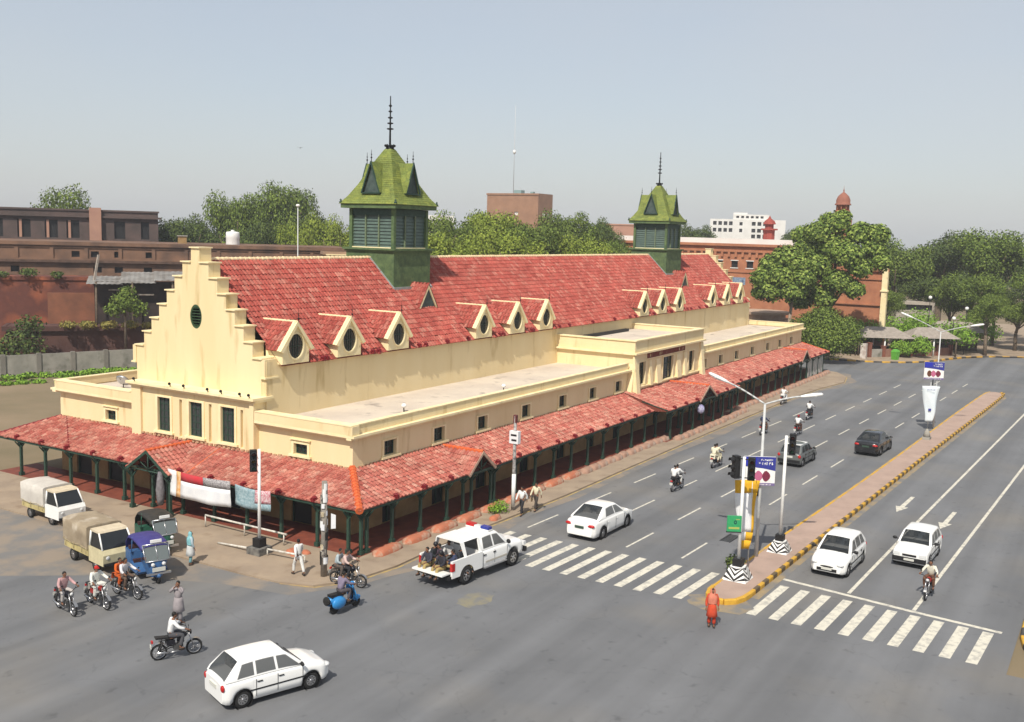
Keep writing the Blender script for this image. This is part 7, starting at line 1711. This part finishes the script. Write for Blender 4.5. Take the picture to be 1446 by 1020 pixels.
# ------------------------------------------------------------------ right-hand park
def hut(loc, rz, w, d, h, label):
    t = thing('thatched_shelter', label, 'shelter', loc, rz); b = MB()
    b.add([(-w/2-.5, -d/2-.5, h), (w/2+.5, -d/2-.5, h), (w/2+.5, d/2+.5, h), (-w/2-.5, d/2+.5, h), (-w/2+d*.35, 0, h+1.4), (w/2-d*.35, 0, h+1.4)], [(0, 1, 5, 4), (1, 2, 5), (2, 3, 4, 5), (3, 0, 4), (0, 3, 2, 1)]); b.build('roof', THATCH, t)
    for sx in (-1, 0, 1):
        for sy in (-1, 1): b = MB(); b.tube((sx*w/2, sy*d/2, 0), (sx*w/2, sy*d/2, h), .11, n=6); b.build('post', WHITE if sx == 0 else BARK, t)
    b = MB(); b.box(-w/2, w/2, d/2-.1, d/2, 0, 1.0); b.build('back_panel', mat('shade_panel', (.10, .07, .05)), t)
hut((117.5, -1.2, .15), R(-60), 7.5, 5, 2.7, 'largest grey thatched shelter just inside the park gate'); hut((114.6, 3.6, .15), R(-75), 4, 4, 2.8, 'small grey thatched shelter half behind the round bush'); hut((131, -9.5, .15), R(-70), 8, 4.5, 3.2, 'grey thatched shelter farther back at the right edge'); hut((122.5, -7.2, .15), R(-60), 6.5, 4.5, 2.7, 'grey thatched shelter beside the park wall, middle one of the row')
pw = thing('park_wall', 'low brick park wall with piers behind the yellow and black kerb', 'wall', (112.2, -.8, .15), az(112.2, -.8, 124.5, -10.2))
for k in range(7):
    b = MB(); b.box(k*2.5, k*2.5+.5, -.25, .25, 0, 2.0 if k in (0, 2) else 1.5); b.box(k*2.5-.06, k*2.5+.56, -.31, .31, 2.001 if k in (0, 2) else 1.501, 2.1 if k in (0, 2) else 1.6); b.build('pier', mat('pier_brick', (.22, .08, .05), (.16, .06, .04), .9, 2), pw)
    if k < 6: b = MB(); b.box(k*2.5+.502, k*2.5+2.498, -.1, .1, 0, 1.15); b.build('panel', CONC if k == 0 else mat('park_brick', (.26, .14, .10), (.2, .10, .07), .9, 1.5), pw)
t = thing('green_bin', 'bright green litter bin on the pavement before the park wall', 'bin', (112.0, -4.6, .15), .4); b = MB(); b.lathe([(.5, 0), (.62, 1.1), (.66, 1.1), (.5, 1.35), (.2, 1.5), (.001, 1.5)], n=4, smooth=False); b.build('bin_body', mat('bright_green_plastic', (.10, .34, .04), rough=.5), t)
t = thing('white_gatepost', 'pasted white gate post beside the round bush', 'post', (110.4, -.6, .15)); b = MB(); b.box(-.4, .4, -.4, .4, 0, 2.1); b.build('post', mat('peeling_white', (.62, .58, .54), (.35, .28, .25), .9, 2), t)
# glass-fronted pale kiosk
block('park_kiosk', 'pale flat kiosk with a dark window band among the park greenery', (139, .8, 0), az(139, .8, 141.4, -5.4), 6.2, 5, 7.0, mat('kiosk_wall', (.42, .38, .32), (.34, .3, .26), .9, 1), wins=[(.4, 5.8, 5.6, 6.5)])
# park globe lamps
for k, (x, y, z) in enumerate(((126, -6.5, 8.2), (127, -11.6, 6.8), (124, -10.3, 5.4))): t = thing('globe_lamp', ['tallest white globe lamp in the park', 'white globe lamp in the park near the right edge', 'lowest white globe lamp in front of the park hedge'][k], 'lamp', (x, y, .1)); b = MB(); b.tube((0, 0, 0), (0, 0, z), .05); b.build('pole', IRON, t); b = MB(); b.ball((0, 0, z+.2), .28); b.build('globe', WHITE, t)
# ================================================================== TREES
def crown_mesh(seed, n, size, m, spread=1.0, tall=1.0, nb=16, rag=1.0):
    rr = random.Random(seed); bl = []
    for i in range(nb):
        a = rr.uniform(0, 2*pi); r_ = math.sqrt(rr.random())*.72*spread; z = rr.uniform(-.30, .55)*tall
        k = (1-(r_/1.0)**2*.45); bl.append((r_*cos(a), r_*sin(a), z*k, rr.uniform(.24, .42)*rag, .8))
    bl.append((0, 0, .05, .6, .8))
    return leaf_cloud(bl, n, size, seed, 'crown', m)
CRN = {}
def tree(name, label, x, y, h, wr, kind, seed=0, n=19000, size=.045, group=None, tall=1.0, trunk_h=None, base=0):
    key = (kind, seed, n)
    if key not in CRN: CRN[key] = crown_mesh(seed+100, n, size, LF[kind], tall=tall)
    t = thing(name, label, 'tree', (x, y, base), seed*1.3, group)
    ch = h*.62; cz = h-ch*.52; kz = ch/1.45
    c = link('crown', CRN[key], t, (0, 0, cz)); c.scale = (wr, wr, kz)
    b = MB(); rr = random.Random(seed); r0 = max(.2, wr*.06); top = cz-.1*ch
    p0 = V(0, 0, -.2); p1 = V(rr.uniform(-.3, .3), rr.uniform(-.3, .3), top*.55); p2 = V(rr.uniform(-.6, .6), rr.uniform(-.6, .6), top)
    b.tube(p0, p1, r0*1.3, r0, 9); b.tube(p1, p2, r0, r0*.7, 8)
    for k in range(6): a_ = 2*pi*k/6+seed; b.tube(p1+(p2-p1)*rr.uniform(.1, .9), V(cos(a_)*wr*.6, sin(a_)*wr*.6, cz+rr.uniform(-.1, .25)*ch), r0*.5, r0*.15, 6)
    b.build('trunk', BARK, t); return t
tree('shade_tree', 'dark green tree above the colonnaded building at the far left', 48, 91, 20.8, 5.5, 'mid', 1)
tree('shade_tree', 'broad dark tree just right of the far left building', 60.6, 81.1, 19.4, 4.6, 'dark', 2)
tree('shade_tree', 'low dark tree filling the gap right of the far left building', 56.5, 84, 16.9, 5.2, 'dark', 3)
tree('shade_tree', 'tall round dark tree, left of the two highest behind the gable roof', 65.5, 76.7, 21.5, 4.9, 'mid', 4)
tree('shade_tree', 'tallest dark tree on the left, behind the thin lamp post', 72.8, 76, 22.8, 5.8, 'mid', 5)
tree('shade_tree', 'dark tree sloping down towards the first tower', 76, 72, 20.4, 4.5, 'dark', 2)
tree('feathery_tree', 'light green feathery tree just left of the first tower', 66.5, 60.0, 19.0, 3.9, 'lime', 6)
tree('feathery_tree', 'small yellow-green tree at the ridge left of the first tower', 60.5, 60.5, 17.3, 3.2, 'lime', 7)
tree('shade_tree', 'dark low tree behind the ridge left of the lamp post', 58, 66, 17.2, 4.4, 'dark', 3)
tree('feathery_tree', 'lime green tree directly right of the first tower', 84.0, 54.5, 20.2, 6.0, 'mid', 6)
tree('feathery_tree', 'taller lime green tree before the brown block', 92.0, 52.3, 21.0, 6.4, 'lime', 8)
tree('feathery_tree', 'wide lime green tree low over the ridge right of the first tower', 70.0, 42.6, 17.3, 5.8, 'lime', 9)
tree('feathery_tree', 'lime green tree low over the ridge in the middle', 80.0, 40.2, 17.6, 6.2, 'lime', 6)
tree('feathery_tree', 'lime green tree under the dark face of the brown block', 89.5, 43.5, 19.2, 6.2, 'mid', 8)
tree('feathery_tree', 'green tree low over the ridge left of the second tower', 93, 36.5, 17.4, 5.4, 'lime', 9)
tree('shade_tree', 'grey-green tree right of the brown block', 116.5, 51, 20.9, 5.8, 'mid', 4)
tree('shade_tree', 'tall pointed grey-green tree before the pinkish building', 121, 46.5, 21.2, 4.2, 'dark', 2)
tree('shade_tree', 'small green tree at the ridge beside the pinkish building', 100, 34.5, 15.8, 3.6, 'mid', 5)
tree('shade_tree', 'far hazy tree between the second tower and the white office block', 195, 57.7, 20.2, 5.5, 'dark', 4)
tree('shade_tree', 'far dark trees right of the far white office block', 200, 36, 19.0, 6, 'dark', 5); tree('shade_tree', 'small far tree behind the tiny red kiosks', 190, 28, 18.7, 5, 'dark', 2)
for o in list(COL.objects):
    if o.parent is None and o.name.split('.')[0] in ('shade_tree', 'feathery_tree') and o.location.x < 78 and o.location.y > 59: o.location = SP+(o.location-SP)*1.24; o.scale = o.scale*1.24
# the big tree on the right: hand-shaped crown
bt = thing('big_tree', 'big spreading tree with glossy leaf clumps in front of the museum', 'tree', (109.5, 4.3, 0))
bl = [(.5, -5.8, 17.6, 2.2), (.5, 4.6, 17.2, 2.2), (0, -6.6, 13.8, 1.9), (0, 0, 18.9, 2.6), (-1.5, 2.0, 17.6, 2.6), (1.0, -3.4, 17.6, 2.6), (.5, -5.4, 15.6, 2.3), (-1, 3.6, 15.2, 2.4), (0, 0, 15.5, 3.2), (-2, -2.5, 14.6, 2.8), (-2, 1.8, 12.9, 2.9), (0, 4.8, 13.0, 2.2), (-1.5, -4.2, 12.8, 2.0), (-2, -1.2, 10.9, 2.6), (-1.8, 3.2, 10.2, 2.5), (.0, 5.8, 10.4, 2.1), (-1.5, -3.6, 9.9, 1.9), (-2, .6, 8.6, 2.2), (-1.2, 3.9, 7.9, 1.9), (0, -1, 20.0, 1.5), (1, 1.5, 19.6, 1.4)]
link('crown', leaf_cloud([(a_, b_, c_, d_*.84, .85) for a_, b_, c_, d_ in bl], 46000, .42, 77, 'crown', LF['big'], jit=.38), bt)
b = MB(); b.tube((0, 0, -.2), (0, .3, 7), .42, .32, 10); b.tube((0, .3, 7), (.2, -.4, 14), .32, .2, 9)
for q in ((-1, -4, 13), (-1, 4, 13), (1, 3, 16), (-2, 0, 12), (.5, -4, 16)): b.tube((0, .3, 6.5), q, .2, .06, 7)
b.build('trunk', BARK, bt)
bt2 = thing('big_tree', 'dense lower tree left of the big tree, beside the far gable', 'tree', (104.5, 9.6, 0))
bl = [(0, 0, 14.0, 2.2), (0, 2.0, 13.0, 1.9), (0, -1.8, 13.2, 1.9), (-.5, 2.8, 11.0, 2.1), (-.8, .2, 11.4, 2.3), (-.5, -2.6, 11.2, 1.9), (-.6, 1.5, 9.3, 2.0), (-.6, -1.4, 9.4, 2.0), (0, 3.4, 9.0, 1.4)]
link('crown', leaf_cloud([(a_, b_, c_, d_, .85) for a_, b_, c_, d_ in bl], 22000, .40, 78, 'crown', LF['big'], jit=.38), bt2)
b = MB(); b.tube((0, -.6, -.2), (0, -1.2, 8), .28, .2, 8); b.tube((0, -1.2, 7), (0, 1, 11), .18, .1, 7); b.build('trunk', mat('pale_bark', (.34, .27, .2), (.22, .17, .13), .9, 4), bt2)
foliage_thing('round_bush', 'large round dark bush at the far corner of the market', 'bush', (102.6, 3.4, 0), [(0, 0, 4.6, 3.4, .95), (-.5, -2.8, 3.9, 2.9, .95), (0, 2.4, 4.0, 2.7, .95), (-1.2, -.8, 3.0, 3.0, .9), (-.5, 0, 6.0, 2.2, .8)], 26000, .26, 41, LF['mid'], trunk=(3, .4))
tree('broad_tree', 'broad dark tree behind the white corner column', 149, 3.0, 17.8, 7.2, 'mid', 11); tree('broad_tree', 'wide dark tree above the park shelters', 165, -2, 19.3, 9, 'dark', 12); tree('broad_tree', 'tall dark tree at the right side of the park', 158, -11, 19.8, 8.5, 'mid', 13)
tree('broad_tree', 'dark tree beyond the right edge of the park', 150, -22, 19.5, 8.5, 'dark', 12); tree('broad_tree', 'green tree beyond the far right kerb', 135, -30, 16, 7, 'mid', 11); tree('broad_tree', 'lower green tree filling the park under the tall ones', 139, -10.5, 12.5, 6.2, 'mid', 13); tree('broad_tree', 'lower dark tree behind the pale kiosk', 146, -3, 12.5, 5.5, 'dark', 2)
tree('broad_tree', 'small green tree at the park edge, extreme right', 128, -14.5, 9.5, 3.6, 'mid', 5)
tree('broad_tree', 'low green tree at the roadside beyond the park shelters', 140, -17.5, 8.5, 4.2, 'mid', 13); tree('broad_tree', 'small dark tree behind the right-hand shelter', 146, -13.5, 10, 4.5, 'dark', 12)
tree('broad_tree', 'green tree in front of the pale kiosk', 132, .5, 9.0, 3.2, 'mid', 5); tree('broad_tree', 'dark tree right of the pale kiosk', 141, -7.5, 11, 4.2, 'mid', 11)
for x, y, h_, r_, k_, lab_ in ((137, -22, 14, 6, 'mid', 'green tree closing the view where the far kerb bends'), (139, -31, 15, 6.5, 'dark', 'dark tree beyond the bend of the far kerb'), (138, -41, 14, 6.5, 'mid', 'green tree farther round the far kerb bend')): tree('broad_tree', lab_, x, y, h_, r_, k_, 11)
HD = [(127, -1.0, 5.2, 3.0), (127.5, -5.5, 5.4, 3.0), (122.5, 1.2, 5.0, 2.3), (118.2, -6.4, 3.0, 1.9), (127, -10.2, 5.2, 2.8), (116.4, -4.4, 2.4, 1.5), (133, -4, 6.6, 3.2), (134, -12, 6.2, 3.4), (119.5, 3.4, 5.2, 2.6)]
lab = ['bright hedge mound behind the gate shelter', 'bright hedge mound in the middle of the park', 'small bright bush right behind the gate shelter', 'small bright bush between two shelters', 'bright bush near the right shelters', 'low bright bush against the park wall', 'tall bright hedge at the back of the park', 'tall bright hedge at the right of the park', 'bright bush beneath the white column']
for k, (x, y, z, r_) in enumerate(HD): foliage_thing('park_bush', lab[k], 'bush', (x, y, .1), [(0, 0, z*.62, r_, .75), (r_*.5, r_*.4, z*.5, r_*.7, .8), (-r_*.4, -r_*.6, z*.5, r_*.7, .8)], 2600, .3, 60+k, LF['hedge'])
# far ground cover and trees as one mass
rr = random.Random(55); bl = []
for k in range(60):
    a_ = R(-6+k*1.12); D_ = rr.uniform(330, 440); bl.append((CAMPOS.x+D_*cos(a_), CAMPOS.y+D_*sin(a_), rr.uniform(5, 8), rr.uniform(9, 14), .75))
link('distant_trees', leaf_cloud(bl, 26000, 2.0, 99, 'distant_trees', LF['dark']), None, label='far band of trees along the horizon behind everything', cat='trees', kind='stuff')
# bird
for k, (loc, lab_) in enumerate((((28, 30, 23.2), 'tiny dark bird high above the left trees'), ((110, 22, 27.5), 'tiny bird in the sky left of the domed turret'))):
    t = thing('bird', lab_, 'bird', loc, .5); b = MB(); t.scale = (.45,)*3; b.ball((0, 0, 0), .22, .09, .08, n=8, k=5); b.ball((.22, 0, .03), .07); b.build('body', BLACKP, t); b = MB()
    for s_ in (1, -1): b.prism([(.1, s_*.05, .02), (-.12, s_*.05, .02), (-.2, s_*.6, .16), (-.02, s_*.55, .16)], (0, 0, .015))
    b.build('wings', BLACKP, t)
# ================================================================== HAZE
hm = bpy.data.materials.new('thin_haze'); hm.use_nodes = True; nn = hm.node_tree; nn.nodes.clear()
ho_ = nn.nodes.new('ShaderNodeOutputMaterial'); pv = nn.nodes.new('ShaderNodeVolumePrincipled'); pv.inputs['Density'].default_value = .00035; pv.inputs['Color'].default_value = (.90, .93, 1, 1); nn.links.new(pv.outputs[0], ho_.inputs['Volume'])
b = MB(); b.box(-905, 1505, -1205, 1205, -12, 57); b.build('haze', hm, None, kind='stuff', label='thin pale haze over the whole scene', cat='haze')
